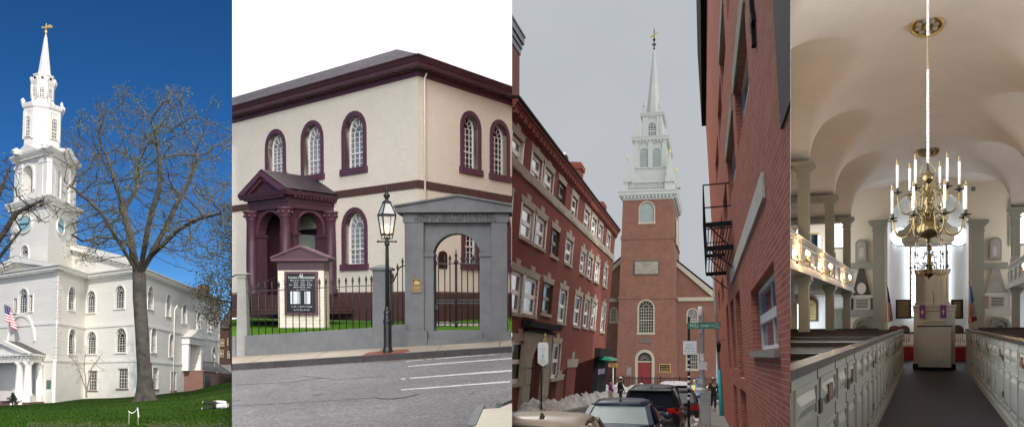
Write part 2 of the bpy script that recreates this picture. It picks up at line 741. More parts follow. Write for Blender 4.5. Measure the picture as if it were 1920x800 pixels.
# ---- pavilion, hall front, wing
h = [w1(PF, 35.5, 541, 52.5, 586), w1(PF, 26, 559, 32.5, 585.5, 'rect', nx=2), w1(PF, 55, 553, 61.5, 583, 'rect', nx=2)]
mb = MB(); mb.wall(PF, rect(sPL, 0, zg, zc1 + .5), h, .2); part('front_wall', mb, board, hall)
h = [w1(PS, 128, 537, 140.5, 581), w1(PS, 128.5, 616, 141.5, 663)]
mb = MB(); mb.wall(PS, rect(0, (J - Kp).length, zlb1, zc1 + .5), h, .2); part('side_wall', mb, board, hall)
mb = MB(); mb.fbox(PS, 0, (J - Kp).length, -.3, .03, zg, zlb1); part('basement_wall', mb, stucco, hall)
h = [w1(BF, 163, 545, 179.5, 585.5), w1(BF, 216, 535, 234, 577.5), w1(BF, 163.5, 621, 181, 663), w1(BF, 217.5, 614.5, 237, 660)]
mb = MB(); mb.wall(BF, rect(-sBL - 1, 0, zlb1, zc1 + .5), h, .2); part('front_wall', mb, board, hall)
h = [w1(BF, 165, 694, 183, 731, 'rect', sillm=sandst), w1(BF, 221, 690, 240.5, 728, 'rect', sillm=sandst)]
mb = MB(); mb.wall(BF, rect(-sBL - 1, 0, zg, zlb1), h, .2, n=.03); part('basement_wall', mb, stucco, hall)
h = [w1(BS, 277, 537, 287, 579), w1(BS, 311.5, 552, 320, 592.5), w1(BS, 341.5, 571, 350, 606), w1(BS, 369, 585, 375.5, 616), w1(BS, 390, 596, 395.5, 622),
     w1(BS, 283, 613.5, 293, 660), w1(BS, 317, 626, 325, 668), w1(BS, 373.5, 646, 380, 684), w1(BS, 397, 651, 403, 689)]
dz0, dz1 = BS.uv(355, 695)[1], BS.uv(355, 640)[1]
dh = rect(BS.uv(350, 665)[0], BS.uv(359, 665)[0], dz0, dz1)
mb = MB(); mb.wall(BS, rect(0, LW, zlb1, zc1 + .5), h + [dh], .3); part('wing_wall', mb, board, hall)
h = [w1(BS, 286, 689, 296, 729, 'rect', sillm=sandst), w1(BS, 320, 696.5, 329.5, 731, 'rect', sillm=sandst)]
mb = MB(); mb.wall(BS, rect(0, LW, zg, zlb1), h, .2, n=.03); part('basement_wall', mb, stucco, hall)
mb = MB(); mb.fbox(BS, dh[0][0], dh[1][0], -.28, -.24, dz0, dz1); part('side_door', mb, dkgrey, hall)
# string courses
mb = MB()
for z0, z1, n in ((zbd0, zbd1, .1), (zlb0, zlb1, .12)):
    mb.fbox(PF, sPL, 0, 0, n, z0, z1); mb.fbox(PS, 0, (J - Kp).length, 0, n, z0, z1)
    mb.fbox(BF, -sBL - .5, 0, 0, n, z0, z1); mb.fbox(BS, 0, LW, 0, n, z0, z1)
part('string_course', mb, trimw, hall)
# quoins
mb = MB()
k = 0; z = zlb1 + .1
while z < zc1 - .4:
    L_ = .8 if k % 2 else .55
    mb.fbox(PF, -L_, .04, 0, .05, z, z + .36); mb.fbox(PS, -.04, L_, 0, .05, z, z + .36)
    z += .42; k += 1
part('quoins', mb, trimw, hall)
# cornices
def corn(K, NL, NR, DLx, DRx, ll, lr, z0, z1, out=.9):
    H = z1 - z0
    mb = MB()
    band2(mb, K, NL, NR, DLx, DRx, ll, lr, [(0, z0), (.06, z0), (.1, z0 + .3 * H), (out * .75, z0 + .45 * H), (out * .8, z0 + .7 * H), (out, z0 + .9 * H), (out, z1), (0, z1 + .02)])
    c = part('cornice', mb, trimw, hall)
    mb = MB()
    for fr, a0, a1 in ((Fr(K, DLx), -ll, -.1), (Fr(K, DRx), .1, lr)):
        n = int((a1 - a0) / .55)
        for i in range(n):
            a = a0 + (i + .5) * (a1 - a0) / n
            mb.fbox(fr, a - .13, a + .13, .1, out * .62, z0 + .26 * H, z0 + .44 * H)
    part('dentils', mb, trimw, c)
corn(Kp, PF.N, PS.N, -dF, dS, -sPL, (J - Kp).length + .5, zc1, zc1t)
corn(C0, BF.N, BS.N, -dF, dS, sBL, LW, zc1, zc1t)
# pavilion pediment
zap = PF.uv(41, 487)[1] + .4
mb = MB(); mb.ext(PF, [(sPL - .4, zc1t), (.4, zc1t), (sPL / 2, zap - .5)], -.4, -.1); pd = part('pediment', mb, board, hall)
mb = MB()
for a in (sPL - .9, .9):
    sg = 1 if a < 0 else -1
    q = [(a, zc1t), (sPL / 2, zap), (sPL / 2, zap - .75), (a + sg * 2.2, zc1t)]
    mb.ext(PF, q if sg > 0 else q[::-1], -.4, .85)
    for i in range(2, 12):
        t = i / 12
        s_ = a + sg * 1.5 + (sPL / 2 - a - sg * 1.5) * t; z_ = zc1t - .1 + (zap - .85 - zc1t) * t
        mb.fbox(PF, s_ - .13, s_ + .13, -.1, .55, z_, z_ + .25)
part('raking_cornice', mb, trimw, pd)
s_, z_ = PF.uv(45.5, 512)
mb = MB(); mb.ext(PF, circ(s_, z_, .55, 14), -.1, -.05); part('round_window', mb, dark1, pd)
mb = MB(); mb.ring(PF, circ(s_, z_, .75, 16), circ(s_, z_, .52, 16), -.1, .02)
for k in range(4):
    a = k * PI / 4
    mb.bar(PF.p(s_ - .52 * math.cos(a), -.03, z_ - .52 * math.sin(a)), PF.p(s_ + .52 * math.cos(a), -.03, z_ + .52 * math.sin(a)), .06)
part('round_window_frame', mb, trimw, pd)
mb = MB()
for a in (sPL - .95, .95):
    mb.add([PF.p(a, .85, zc1t + .03), PF.p(sPL / 2, .85, zap + .04), PF.p(sPL / 2, .85, zap + .04) + dS * 12, PF.p(a, .85, zc1t + .03) + dS * 12], [(0, 1, 2, 3)])
part('pavilion_roof', mb, roofg, hall, fill=False)
# hall gable: rises from the wing corner to behind the tower
zr0 = zc1t
sr1 = BF.uv(134, 472)
mb = MB(); mb.ext(BF, [(-sBL - 12, zr0), (.3, zr0), (sr1[0], sr1[1]), (-sBL - 12, sr1[1] + 2)], -.5, -.12); g = part('gable', mb, board, hall)
mb = MB()
a, b = V((1.0, zr0 - .05)) if False else (1.0, zr0 - .05), (sr1[0] - 4, sr1[1] + .25 * 4 + .2)
sl = (b[1] - a[1]) / (b[0] - a[0])
mb.ext(BF, [(a[0], a[1] + .75), (a[0] - 2.5, a[1] - 2.5 * sl), (b[0], b[1]), (b[0], b[1] + .8)], -.5, .42)
n = 20
for i in range(2, n):
    s_ = a[0] + (b[0] - a[0]) * i / n; z_ = a[1] + (b[1] - a[1]) * i / n - .25
    mb.fbox(BF, s_ - .14, s_ + .14, -.1, .28, z_, z_ + .3)
part('raking_cornice', mb, trimw, g)
s_, z_ = BF.uv(152, 515.5)
mb = MB(); mb.ext(BF, circ(s_, z_, .42, 14), -.12, -.08); part('round_window', mb, dark1, g)
mb = MB(); mb.ring(BF, circ(s_, z_, .6, 16), circ(s_, z_, .4, 16), -.12, 0)
for k in range(4):
    an = k * PI / 4
    mb.bar(BF.p(s_ - .4 * math.cos(an), -.06, z_ - .4 * math.sin(an)), BF.p(s_ + .4 * math.cos(an), -.06, z_ + .4 * math.sin(an)), .05)
part('round_window_frame', mb, trimw, g)
mb = MB()
r0 = BF.p(1.0, .44, zr0 + .06)
r1 = BF.p(b[0], .44, b[1] + .82)
mb.add([r0, r1, r1 + dS * (LW + 2), r0 + dS * (LW + 1)], [(0, 1, 2, 3)])
part('roof', mb, roofg, hall, fill=False)
# downspouts
for fr, u, v0, v1 in ((BF, 158.5, 530, 745), (BS, 324, 580, 735), (BS, 368, 606, 690)):
    s_ = fr.uv(u, 640)[0]; z0, z1 = fr.uv(u, v1)[1], fr.uv(u, v0)[1]
    mb = MB(); mb.tube([fr.p(s_, .16, z0), fr.p(s_, .16, z1), fr.p(s_, .5, z1 + .6)], .09, 8); part('downspout', mb, trimw, hall)
mb = MB(); q = BS.p(LW, 0, 0); mb.fbox(BS, LW - .5, LW + .02, 0, .1, zlb1, zc1); mb.fbox(BF, -.5, .06, 0, .08, zlb1, zc1); mb.fbox(BS, -.06, .5, 0, .08, zlb1, zc1)
part('corner_board', mb, trimw, hall)
# chimney behind the wing
cs = P1.at(379.5, 560, 150)
mb = MB(); mb.frust((cs.x, cs.y), 1.7, 1.7, 1.6, 1.6, P1.at(379, 580, 150).z, P1.at(379, 545, 150).z); mb.frust((cs.x, cs.y), 2.0, 2.0, 2.0, 2.0, P1.at(379, 545, 150).z, P1.at(379, 541, 150).z); mb.frust((cs.x, cs.y), 1.5, 1.5, 1.3, 1.3, P1.at(379, 541, 150).z, P1.at(379, 536, 150).z)
part('chimney', mb, redchim, hall)
# small gable over the side door, its stair and rail
sd0, sd1 = BS.uv(341, 650)[0], BS.uv(370, 650)[0]
zt0, zt1 = BS.uv(355, 634)[1], BS.uv(355, 617)[1]
mb = MB()
mb.fbox(BS, sd0, sd1, 0, 1.0, zt0 - .9, zt0)
mb.ext(BS, [(sd0 - .4, zt0), (sd1 + .4, zt0), ((sd0 + sd1) / 2, zt1)], 0, 1.25)
dp = part('door_pediment', mb, trimw, hall)
for s_ in (sd0 + .7, sd1 - .7):
    mb = MB(); mb.fbox(BS, s_ - .5, s_ + .5, 0, .85, dz0, zt0 - .9)
    part('door_pilaster', mb, trimw, dp)
st0, st1 = BS.uv(345, 690)[0], BS.uv(371, 690)[0]
zl = BS.uv(352, 696)[1]
st = thing('side_stair', 'brown sandstone side stair with black railing against the white wing', 'stair', BS.p(st0, 1.5, zg + 1.5))
mb = MB(); mb.fbox(BS, st0, st1, .05, 2.6, zg + 1, zl); part('landing', mb, sandst, st)
mb = MB(); mb.fbox(BS, st0 - .05, st1, .02, 2.7, zl, zl + .15); part('landing_slab', mb, sandst, st)
mb = MB(); mb.fbox(BS, st0 + 1, st0 + 4.2, 2.58, 2.62, zg + 1, zl - .5); part('under_stair_door', mb, dkgrey, st)
Lst = BS.uv(413, 700)[0] + 3
ns = 9
for k in range(ns):
    mb = MB(); a = st1 + (Lst - st1) * k / ns
    mb.fbox(BS, a, Lst + .5, .1, 2.6, zg + 1, zl - (k + .3) * .33 * .72); part('step', mb, sandst, st)
mb = MB()
za = 1.25
top = [(st0, zl + .15), (st1, zl + .15), (Lst, zl - ns * .24)]
for dz in (.15, za):
    mb.tube([BS.p(s_, 2.55, z_ + dz) for s_, z_ in top], .05, 5)
part('rail', mb, dkgrey, st)
mb = MB()
for i in range(40):
    s_ = st0 + (Lst - st0) * i / 39
    z_ = zl + .15 if s_ < st1 else zl + .15 + (zl - ns * .24 - zl - .15) * (s_ - st1) / (Lst - st1)
    mb.fbox(BS, s_ - .045, s_ + .045, 2.52, 2.58, z_ + .1, z_ + za)
part('balusters', mb, dkgrey, st)

# ---- entrance porch at the left
pz0 = PF.uv(60, 752)[1]
Wp = PF.p(PF.uv(81, 700)[0], 0, 0)
PD = rayhit(53, Wp, -dS)
Qo = Wp - dS * PD
QF = Fr(Qo, -dF); QS = Fr(Qo, dS)
def ob(mb, a0, a1, b0, b1, z0, z1):
    return mb.hexa([Qo - dF * a + dS * b_ + V((0, 0, z)) for z in (z0, z1) for a, b_ in ((a0, b0), (a1, b0), (a1, b1), (a0, b1))])
ap_s, zpa = QF.uv(9, 639)
s0p = 2 * ap_s
zp0, zp1 = QF.uv(53, 678)[1], QF.uv(53, 666)[1]
porch = thing('porch', 'white entrance porch with columns and pediment at the church front', 'porch', Qo + V((0, 0, pz0)))
mb = MB(); ob(mb, s0p, 0, 0, PD, zp0, zp1); ob(mb, s0p - .4, .4, -.4, PD, zp1, zp1 + .25); part('entablature', mb, trimw, porch)
mb = MB()
mb.ext(QF, [(s0p - .3, zp1 + .25), (.3, zp1 + .25), (ap_s, zpa - .1)], -.2, 0)
part('pediment', mb, trimw, porch)
mb = MB()
for i in range(12):
    a = s0p + (0 - s0p) * (i + .5) / 12; ob(mb, a - .12, a + .12, -.25, 0, zp1 - .3, zp1)
for i in range(7):
    b_ = PD * (i + .5) / 7; ob(mb, -.1, .25, b_ - .16, b_ + .16, zp1 - .3, zp1)
part('dentils', mb, trimw, porch)
mb = MB()
for a, e in ((s0p - .55, s0p - .55), (.55, .55)):
    mb.add([QF.p(a, .5, zp1 + .26), QF.p(ap_s, .5, zpa + .1), QF.p(ap_s, 0, zpa + .1) + dS * PD, QF.p(a, 0, zp1 + .26) + dS * PD], [(0, 1, 2, 3)])
part('roof', mb, roofg, porch, fill=False)
mb = MB()
for a, sg in ((s0p - .55, 1), (.55, -1)):
    q = [(a, zp1 + .25), (ap_s, zpa + .08), (ap_s, zpa - .3), (a + sg * 1.1, zp1 + .25)]
    mb.ext(QF, q if sg > 0 else q[::-1], -.2, .48)
part('raking_cornice', mb, trimw, porch)
for a, b_ in ((-.55, .55), (-2.4, .55), (s0p + .55, .55), (-.5, PD - .5)):
    c = Qo - dF * a + dS * b_
    zb_ = QF.uv(50, 754)[1]
    mb = MB(); mb.frust((c.x, c.y), 1.3, 1.3, 1.3, 1.3, zb_ - .3, zb_ + .75); mb.lathe(V((c.x, c.y, zb_ + .75)), [(.6, 0), (.6, .15), (.46, .25), (.44, 1.5), (.37, zp0 - zb_ - 1.15), (.5, zp0 - zb_ - .95), (.58, zp0 - zb_ - .75)], 16)
    part('column', mb, trimw, porch)
dfr = PF.shift(n=.08)
q = dfr.box(30, 671, 43.5, 745)
mb = MB(); mb.fbox(dfr, q[0], q[1], -.05, .04, q[2], q[3]); part('door', mb, dkgrey, porch)
for x0, x1 in ((q[0] - .5, q[0]), (q[1], q[1] + .5)):
    mb = MB(); mb.fbox(dfr, x0, x1, -.05, .12, q[2], q[3] + .5); part('door_jamb', mb, trimw, porch)
mb = MB(); ob(mb, s0p - .4, .4, -.3, PD, pz0 - .8, QF.uv(40, 753)[1]); part('floor_slab', mb, sandst, porch)
# blind arch above the porch
s_, z_ = PF.uv(39, 640)
mb = MB(); r = PF.uv(65, 640)[0] - s_
mb.ring(PF, [(s_ + r * 1.06 * math.cos(PI * i / 16), z_ + r * 1.06 * math.sin(PI * i / 16)) for i in range(17)], [(s_ + r * .94 * math.cos(PI * i / 16), z_ + r * .94 * math.sin(PI * i / 16)) for i in range(17)], 0, .16, closed=False)
part('blind_arch', mb, trimw, hall)
q = PF.box(88, 711.5, 95.5, 727.5)
mb = MB(); mb.fbox(PF, q[0], q[1], .01, .08, q[2], q[3]); mb.m = 1
for k in range(5): mb.fbox(PF, q[0] + .1, q[1] - .1, .08, .09, q[2] + .2 + k * .18, q[2] + .27 + k * .18)
tag(solo('wall_tablet', mb, [M('green_bronze', (.03, .12, .115), .5, .3, 6), M('worn_letter', (.18, .25, .2), .6, .1)]), 'small green tablet on the white wall right of the porch', 'plaque')

# ---- tower
T = P1.at(83, 720, 101.5); T.z = 0
lenF = rayhit(12, T, dF); lenS = rayhit(137, T, dS)
cen = T + dF * (lenF / 2) + dS * (lenS / 2)
def stage(sc):
    """frames of a tower stage shrunk about its centre"""
    t = cen + (T - cen) * sc
    return Fr(t, -dF), Fr(t, dS), lenF * sc, lenS * sc
def zt(v, u=None, y=None): return P1.at(83, v, y or T.y).z
A, B, la, lb_ = stage(1.0)
z0, z1 = zt(500), zt(388)
s0, s1, q0, q1 = A.box(38.5, 459, 54.5, 484)
ha = [w1(A, 39, 460, 54, 483)]
mb = MB(); mb.wall(A, rect(-la, 0, z0 - 2, z1 + 1), ha, .2); mb.wall(B, rect(0, lb_, z0 - 2, z1 + 1), (), .2)
part('clock_stage', mb, board, hall)
for fr, u, v in ((A, 47.5, 420), (B, 112.5, 424)):
    s_, z_ = fr.uv(u, v)
    R_ = (fr.uv(60.5, 420)[0] - s_) if fr is A else 16.5 * T.y / FPX
    R2 = R_ * (1 if fr is A else 1.0)
    mb = MB(); mb.ext(fr, circ(s_, z_, R2, 28, R_ if fr is not A else 16.3 * T.y / FPX), .02, .1); ck = part('clock_face', mb, teal, hall)
    RZ = 16.3 * T.y / FPX
    mb = MB(); mb.ring(fr, circ(s_, z_, R2 * 1.12, 28, RZ * 1.12), circ(s_, z_, R2 * .97, 28, RZ * .97), .02, .2); part('clock_rim', mb, trimw, ck)
    mb = MB()
    for ang, l in ((175, .72), (-8, .55)):
        an = math.radians(ang)
        mb.bar(fr.p(s_, .14, z_), fr.p(s_ + R2 * l * math.cos(an), .14, z_ + RZ * l * math.sin(an)), .16, .03, fr.N)
    part('clock_hands', mb, dkgrey, ck)
    mb = MB()
    for k in range(12):
        an = k * PI / 6
        mb.bar(fr.p(s_ + R2 * .74 * math.cos(an), .11, z_ + RZ * .74 * math.sin(an)), fr.p(s_ + R2 * .9 * math.cos(an), .11, z_ + RZ * .9 * math.sin(an)), .14, .03, fr.N)
    part('hour_marks', mb, gild, ck)
def tcorn(sc, z0, z1, out, name='tower_cornice'):
    A, B, la, lb_ = stage(sc)
    H = z1 - z0
    mb = MB()
    band2(mb, A.O, A.N, B.N, -dF, dS, la, lb_, [(-.3, z0), (.08, z0), (.12, z0 + .35 * H), (out * .7, z0 + .5 * H), (out, z0 + .85 * H), (out, z1), (-1.5, z1 + .1)])
    # far ends return
    c = part(name, mb, trimw, hall, fill=False)
    mb = MB()
    for fr, a0, a1 in ((A, -la, -.1), (B, .1, lb_)):
        n = int((a1 - a0) / .5)
        for i in range(n):
            a = a0 + (i + .5) * (a1 - a0) / n
            mb.fbox(fr, a - .11, a + .11, .1, out * .6, z0 + .3 * H, z0 + .5 * H)
    part('dentils', mb, trimw, c)
zb0, zb1 = zt(388), zt(368)
tcorn(1.0, zb0, zb1, .8)
# belfry with open arches
A, B, la, lb_ = stage(.9)
ze0, ze1 = zt(292), zt(276)
oA = arch(A.uv(43.5, 330)[0], A.uv(63.5, 330)[0], A.uv(53, 362)[1], A.uv(53, 311)[1])
oB = arch(B.uv(100, 330)[0], B.uv(112.5, 330)[0], B.uv(106, 370)[1], B.uv(106, 318)[1])
mb = MB(); mb.wall(A, rect(-la, 0, zb1 - .3, ze0 + .5), [oA], 1.0); mb.wall(B, rect(0, lb_, zb1 - .3, ze0 + .5), [oB], 1.0)
# far walls with openings too, so the sky shows through
A2 = Fr(A.O + dS * lb_, dF * -1); B2 = Fr(A.O + dF * la, dS)
mb.wall(A2, rect(-la, 0, zb1 - .3, ze0 + .5), [[(a + .0, z) for a, z in oA]], .3); mb.wall(B2, rect(0, lb_, zb1 - .3, ze0 + .5), [oB], .3)
part('belfry', mb, board, hall, fill=False)
for fr, L_ in ((A, la), (B, lb_)):
    sg = -1 if fr is A else 1
    for t in (.07, .2, .8, .93):
        a = sg * L_ * t
        mb = MB(); mb.fbox(fr, a - .4, a + .4, 0, .22, zb1, ze0)
        mb.fbox(fr, a - .5, a + .5, 0, .3, ze0 - .5, ze0 - .1)
        part('pilaster', mb, trimw, hall)
mb = MB()
for fr, o in ((A, oA), (B, oB)):
    c_ = (o[0][0] + o[1][0]) / 2
    mb.ring(fr, [(c_ + (a - c_) * 1.22, z + .3) for a, z in o], o, 0, .18, skip=(0,))
part('archivolt', mb, trimw, hall)
tcorn(.9, ze0, ze1, .85)
mb = MB()
for fr, L_ in ((A, la), (B, lb_)):
    sg = -1 if fr is A else 1
    c_ = sg * L_ / 2
    mb.ext(fr, [(c_ - L_ * .33, ze1), (c_ + L_ * .33, ze1), (c_, ze1 + 1.1)], -.6, .9)
part('belfry_pediment', mb, trimw, hall)
def urn(p, r, h):
    mb = MB(); mb.lathe(p, [(r * .8, 0), (r * .8, h * .12), (r * .35, h * .2), (r * .9, h * .4), (r, h * .6), (r * .6, h * .75), (r * .3, h * .8), (r * .45, h * .9), (.001, h)], 10)
    part('urn', mb, trimw, hall)
for u, v in ((31, 290), (124, 294), (83, 278)):
    y_ = {31: 104.5, 124: 107.5, 83: 101}[u]
    p = P1.at(u, v, y_)
    urn(p, 9.5 / 16 * .95 if u != 83 else .4, 13 * y_ / FPX)
# octagonal stages
def octo(u, v0, v1, r, yc, name, mat, cor=None, r2=None, n=8, rot=None):
    c = P1.at(u, v0, yc); z1 = P1.at(u, v1, yc).z
    if rot is None:
        rot = math.atan2(-c.y, -c.x) + PI / n - .12
    mb = MB()
    q = []
    for rr, z in ((r, c.z), (r2 or r, z1)):
        q.append([V((c.x + rr * math.cos(rot + 2 * PI * i / n), c.y + rr * math.sin(rot + 2 * PI * i / n), z)) for i in range(n)])
    mb.loft(q, smooth=False)
    o = part(name, mb, mat, hall)
    return c, z1, rot
YC = cen.y
k = YC / FPX
def ring8(c, prof, rot, name, n=8):
    mb = MB()
    mb.loft([[V((c.x + r * math.cos(rot + 2 * PI * i / n), c.y + r * math.sin(rot + 2 * PI * i / n), z)) for i in range(n)] for r, z in prof], smooth=False)
    return part(name, mb, trimw, hall)
def oface(c, r, rot, i, n=8):
    """frame of octagon face i, origin at its middle"""
    a0, a1 = rot + 2 * PI * i / n, rot + 2 * PI * (i + 1) / n
    p0 = V((c.x + r * math.cos(a0), c.y + r * math.sin(a0), 0)); p1 = V((c.x + r * math.cos(a1), c.y + r * math.sin(a1), 0))
    return Fr((p0 + p1) / 2, p1 - p0), (p1 - p0).length
c, z1, rot = octo(79.5, 292, 268, 32 * k, YC, 'lantern_base', trimw, r2=32 * k)
c, z1, rot = octo(79.5, 268, 215, 32 * k, YC, 'lantern', board)
for i in range(8):
    fr, w = oface(c, 32 * k, rot, i)
    if fr.N.dot(V((0, -1, 0))) < .15: continue
    mb = MB(); mb.fbox(fr, -w / 2, -w / 2 + .28, 0, .14, c.z, z1); mb.fbox(fr, w / 2 - .28, w / 2, 0, .14, c.z, z1); part('pilaster', mb, trimw, hall)
    zz0, zz1 = P1.at(80, 263, YC).z, P1.at(80, 227, YC).z
    if i % 2 == (0 if True else 1):
        window(hall, fr, -w * .24, w * .24, zz0, zz1, trimw, dark1, trimw, rec=-.02, trim=.12, proud=.16, nx=3, nz=5, sill=.12, bar=.07)
    else:
        mb = MB(); mb.ring(fr, rect(-w * .3, w * .3, zz0, zz1 - .4), rect(-w * .2, w * .2, zz0 + .2, zz1 - .6), 0, .08); part('panel', mb, trimw, hall)
zc_ = lambda v: P1.at(80, v, YC).z
ring8(c, [(32 * k, zc_(218)), (33 * k, zc_(216)), (33 * k, zc_(212)), (36 * k, zc_(209)), (37.5 * k, zc_(204)), (37.5 * k, zc_(202)), (26 * k, zc_(199))], rot, 'lantern_cornice')
for i in range(8):
    a = rot + 2 * PI * i / 8
    p = V((c.x + 35 * k * math.cos(a), c.y + 35 * k * math.sin(a), zc_(203)))
    if i % 2 == 0 or True:
        urn(p, .2 if i % 2 else .3, .8)
c2, z1, rot = octo(81, 203, 192, 23 * k, YC, 'upper_base', trimw, r2=20.5 * k)
c2, z1, rot = octo(81, 192, 163, 19.5 * k, YC, 'upper_lantern', trimw)
for i in range(8):
    fr, w = oface(c2, 19.5 * k, rot, i)
    if fr.N.dot(V((0, -1, 0))) < .1: continue
    window(hall, fr, -w * .27, w * .27, zc_(188), zc_(169), trimw, dark1, trimw, rec=-.02, trim=.08, proud=.12, nx=3, nz=4, sill=.08, bar=.06)
    mb = MB(); mb.tube([fr.p(-w / 2, .06, z1 - 1.75), fr.p(-w / 2, .06, z1)], .14, 8); part('pilaster', mb, trimw, hall)
ring8(c2, [(19.5 * k, zc_(166)), (21.5 * k, zc_(162)), (23 * k, zc_(158)), (23 * k, zc_(156)), (19.5 * k, zc_(155)), (19.5 * k, zc_(150)), (17 * k, zc_(147)), (19 * k, zc_(145.5)), (19 * k, zc_(143.5)), (13 * k, zc_(142))], rot, 'upper_cornice')
for i in range(8):
    a = rot + 2 * PI * i / 8
    urn(V((c2.x + 21.5 * k * math.cos(a), c2.y + 21.5 * k * math.sin(a), zc_(157))), .2, .55)
    fr, w = oface(c2, 20.2 * k, rot, i)
    if fr.N.dot(V((0, -1, 0))) > .1:
        mb = MB(); mb.ext(fr, circ(0, zc_(151.5), .17, 10), -.3, .06); part('oculus', mb, dkgrey, hall)
c3 = P1.at(83.5, 143, YC); tip = P1.at(86, 70, YC)
mb = MB()
mb.loft([[V((c3.x + 11.8 * k * math.cos(rot + PI * i / 4), c3.y + 11.8 * k * math.sin(rot + PI * i / 4), c3.z)) for i in range(8)], [V((tip.x + 2.6 * k * math.cos(rot + PI * i / 4), tip.y + 2.6 * k * math.sin(rot + PI * i / 4), tip.z)) for i in range(8)]], smooth=False)
part('spire', mb, trimw, hall)
mb = MB(); mb.lathe(tip, [(2.8 * k, 0), (2 * k, 2 * k), (1 * k, 5 * k), (1 * k, 8 * k)], 10); part('spire_cap', mb, trimw, hall)
mb = MB(); mb.lathe(tip + V((0, 0, 6 * k)), [(1.2 * k, 0), (1.6 * k, k), (2.6 * k, 4 * k), (1.6 * k, 7 * k), (.7 * k, 8 * k), (.6 * k, 20 * k), (.001, 22 * k)], 10)
vn = part('finial', mb, gild, hall)
vf = Fr(tip + V((0, 0, 19 * k)), V((1, -.3, 0)))
mb = MB()
mb.ext(vf, [(-10 * k, 1 * k), (-7 * k, 2.5 * k), (-5 * k, .8 * k), (4 * k, 1.2 * k), (6 * k, 3 * k), (10 * k, 3.6 * k), (13 * k, 2.2 * k), (14 * k, 0), (13 * k, -2 * k), (9 * k, -2.6 * k), (6 * k, -1.4 * k), (-3 * k, -1.6 * k), (-7 * k, -1.4 * k)], -.1, .1)
part('weathervane', mb, gild, vn)

# ---- lawn
base_px = [(-60, 757), (0, 756), (104, 752), (157, 745), (255, 740), (300, 736), (350, 731), (410, 716), (435, 709), (470, 704)]
def ybase(u):
    if u < 104: return Kp.y + (104 - u) * .02
    if u < 157: return Kp.y + (J.y - Kp.y) * (u - 104) / 53
    if u < 255: return J.y + (C0.y - J.y) * (u - 157) / 98
    return C0.y + (BS.p(LW, 0, 0).y - C0.y) * min(1.2, ((u - 255) / 156)) ** 1.3
def vbase(u):
    for (a, va), (b, vb) in zip(base_px, base_px[1:]):
        if u <= b: return va + (vb - va) * (u - a) / (b - a)
    return base_px[-1][1]
def lawn_at(u, t):
    yb = ybase(u); zb = P1.at(u, vbase(u), yb).z - .15
    y = 26 * (yb / 26) ** t
    x = P1.at(u, 720, y).x
    z = -1.38 + (zb + 1.38) * ((y - 26) / (yb - 26)) ** .9 if y > 26 else -1.38
    return V((x, y, z + .05 * math.sin(x * .5) * math.sin(y * .23)))
mb = MB()
us_ = [-60 + 12 * i for i in range(43)]; ts = [-.25 + i * .05 for i in range(26)] + [1.06, 1.2]
grid = [[lawn_at(u, min(t, 1.0)) if t <= 1 else lawn_at(u, 1.0) + V((0, (t - 1) * 60, .0)) for u in us_] for t in [max(q, 0) if q > 0 else q for q in ts]]
for i in range(len(ts)):
    for j in range(len(us_)):
        if ts[i] < 0:
            y = 26 * (4 ** (ts[i]))
            grid[i][j] = V((P1.at(us_[j], 720, y).x, y, -1.38))
for i in range(len(ts) - 1):
    for j in range(len(us_) - 1):
        mb.add([grid[i][j], grid[i][j + 1], grid[i + 1][j + 1], grid[i + 1][j]], [(0, 1, 2, 3)], True)
solo('lawn', mb, lawnm, kind='structure')
def on_lawn(u, v):
    """where the sight line through a point meets the sloping lawn"""
    best = min((i / 400 for i in range(400)), key=lambda t: abs(720 - FPX * lawn_at(u, t).z / lawn_at(u, t).y - v))
    return lawn_at(u, best)
rnd = random.Random(11)
mb = MB()
for _ in range(9000):
    u = rnd.uniform(-8, 433); t = rnd.random() ** 1.6 * .8
    p = lawn_at(u, t); hgt = rnd.uniform(.05, .12); a = rnd.uniform(0, 6.28)
    d = V((math.cos(a), math.sin(a), 0)) * rnd.uniform(.02, .05)
    mb.add([p - d, p + d, p + V((rnd.gauss(0, .03), rnd.gauss(0, .03), hgt))], [(0, 1, 2)])
solo('grass', mb, M('grass_blade', (.032, .072, .009), .9, .4, .6, col2=(.018, .042, .005), spec=.03), 'short green grass of the sloping church lawn', 'grass', kind='stuff', fill=False)

# ---- the great bare tree
YT = 70.0
kt = YT / FPX
def tp(u, v, dy=0): return P1.at(u, v, YT + dy)
sk = []
def limb(pts, par):
    last = par
    prev = V(sk[par][0]) if par is not None and par >= 0 else None
    for u, v, dy in pts:
        q = tp(u, v, dy)
        if prev is not None:
            n = max(1, int((q - prev).length / .7))
            for i in range(1, n + 1):
                sk.append((tuple(prev + (q - prev) * (i / n)), last)); last = len(sk) - 1
        else:
            sk.append((tuple(q), -1)); last = len(sk) - 1
        prev = q
    return last
sk.append((tuple(tp(272, 757)), -1))
fork = limb([(270, 700, 0), (266, 620, 0), (262, 560, .3), (261, 516, .5)], 0)
l1 = limb([(252, 480, -.5), (238, 455, -1), (212, 446, -2.5), (180, 445, -4), (155, 452, -5), (135, 440, -6)], fork)
l2 = limb([(250, 478, .5), (244, 440, 1), (232, 395, 2), (215, 340, 2.5), (200, 290, 3)], fork)
l3 = limb([(276, 490, 1), (295, 455, 1.5), (312, 425, 2), (330, 385, 2.5), (352, 345, 3), (370, 300, 3)], fork)
l4 = limb([(270, 470, -1), (277, 430, -2), (285, 395, -2.5), (300, 350, -3), (300, 300, -3.5), (292, 250, -4)], fork)
l5 = limb([(302, 462, -1), (335, 430, -2.5), (372, 410, -4), (415, 400, -5)], limb([(285, 478, .8)], fork))
l6 = limb([(190, 400, -4), (165, 375, -5), (135, 350, -6)], l1 - 9)
l7 = limb([(228, 400, 4), (258, 350, 5), (255, 300, 6)], l2 - 6)
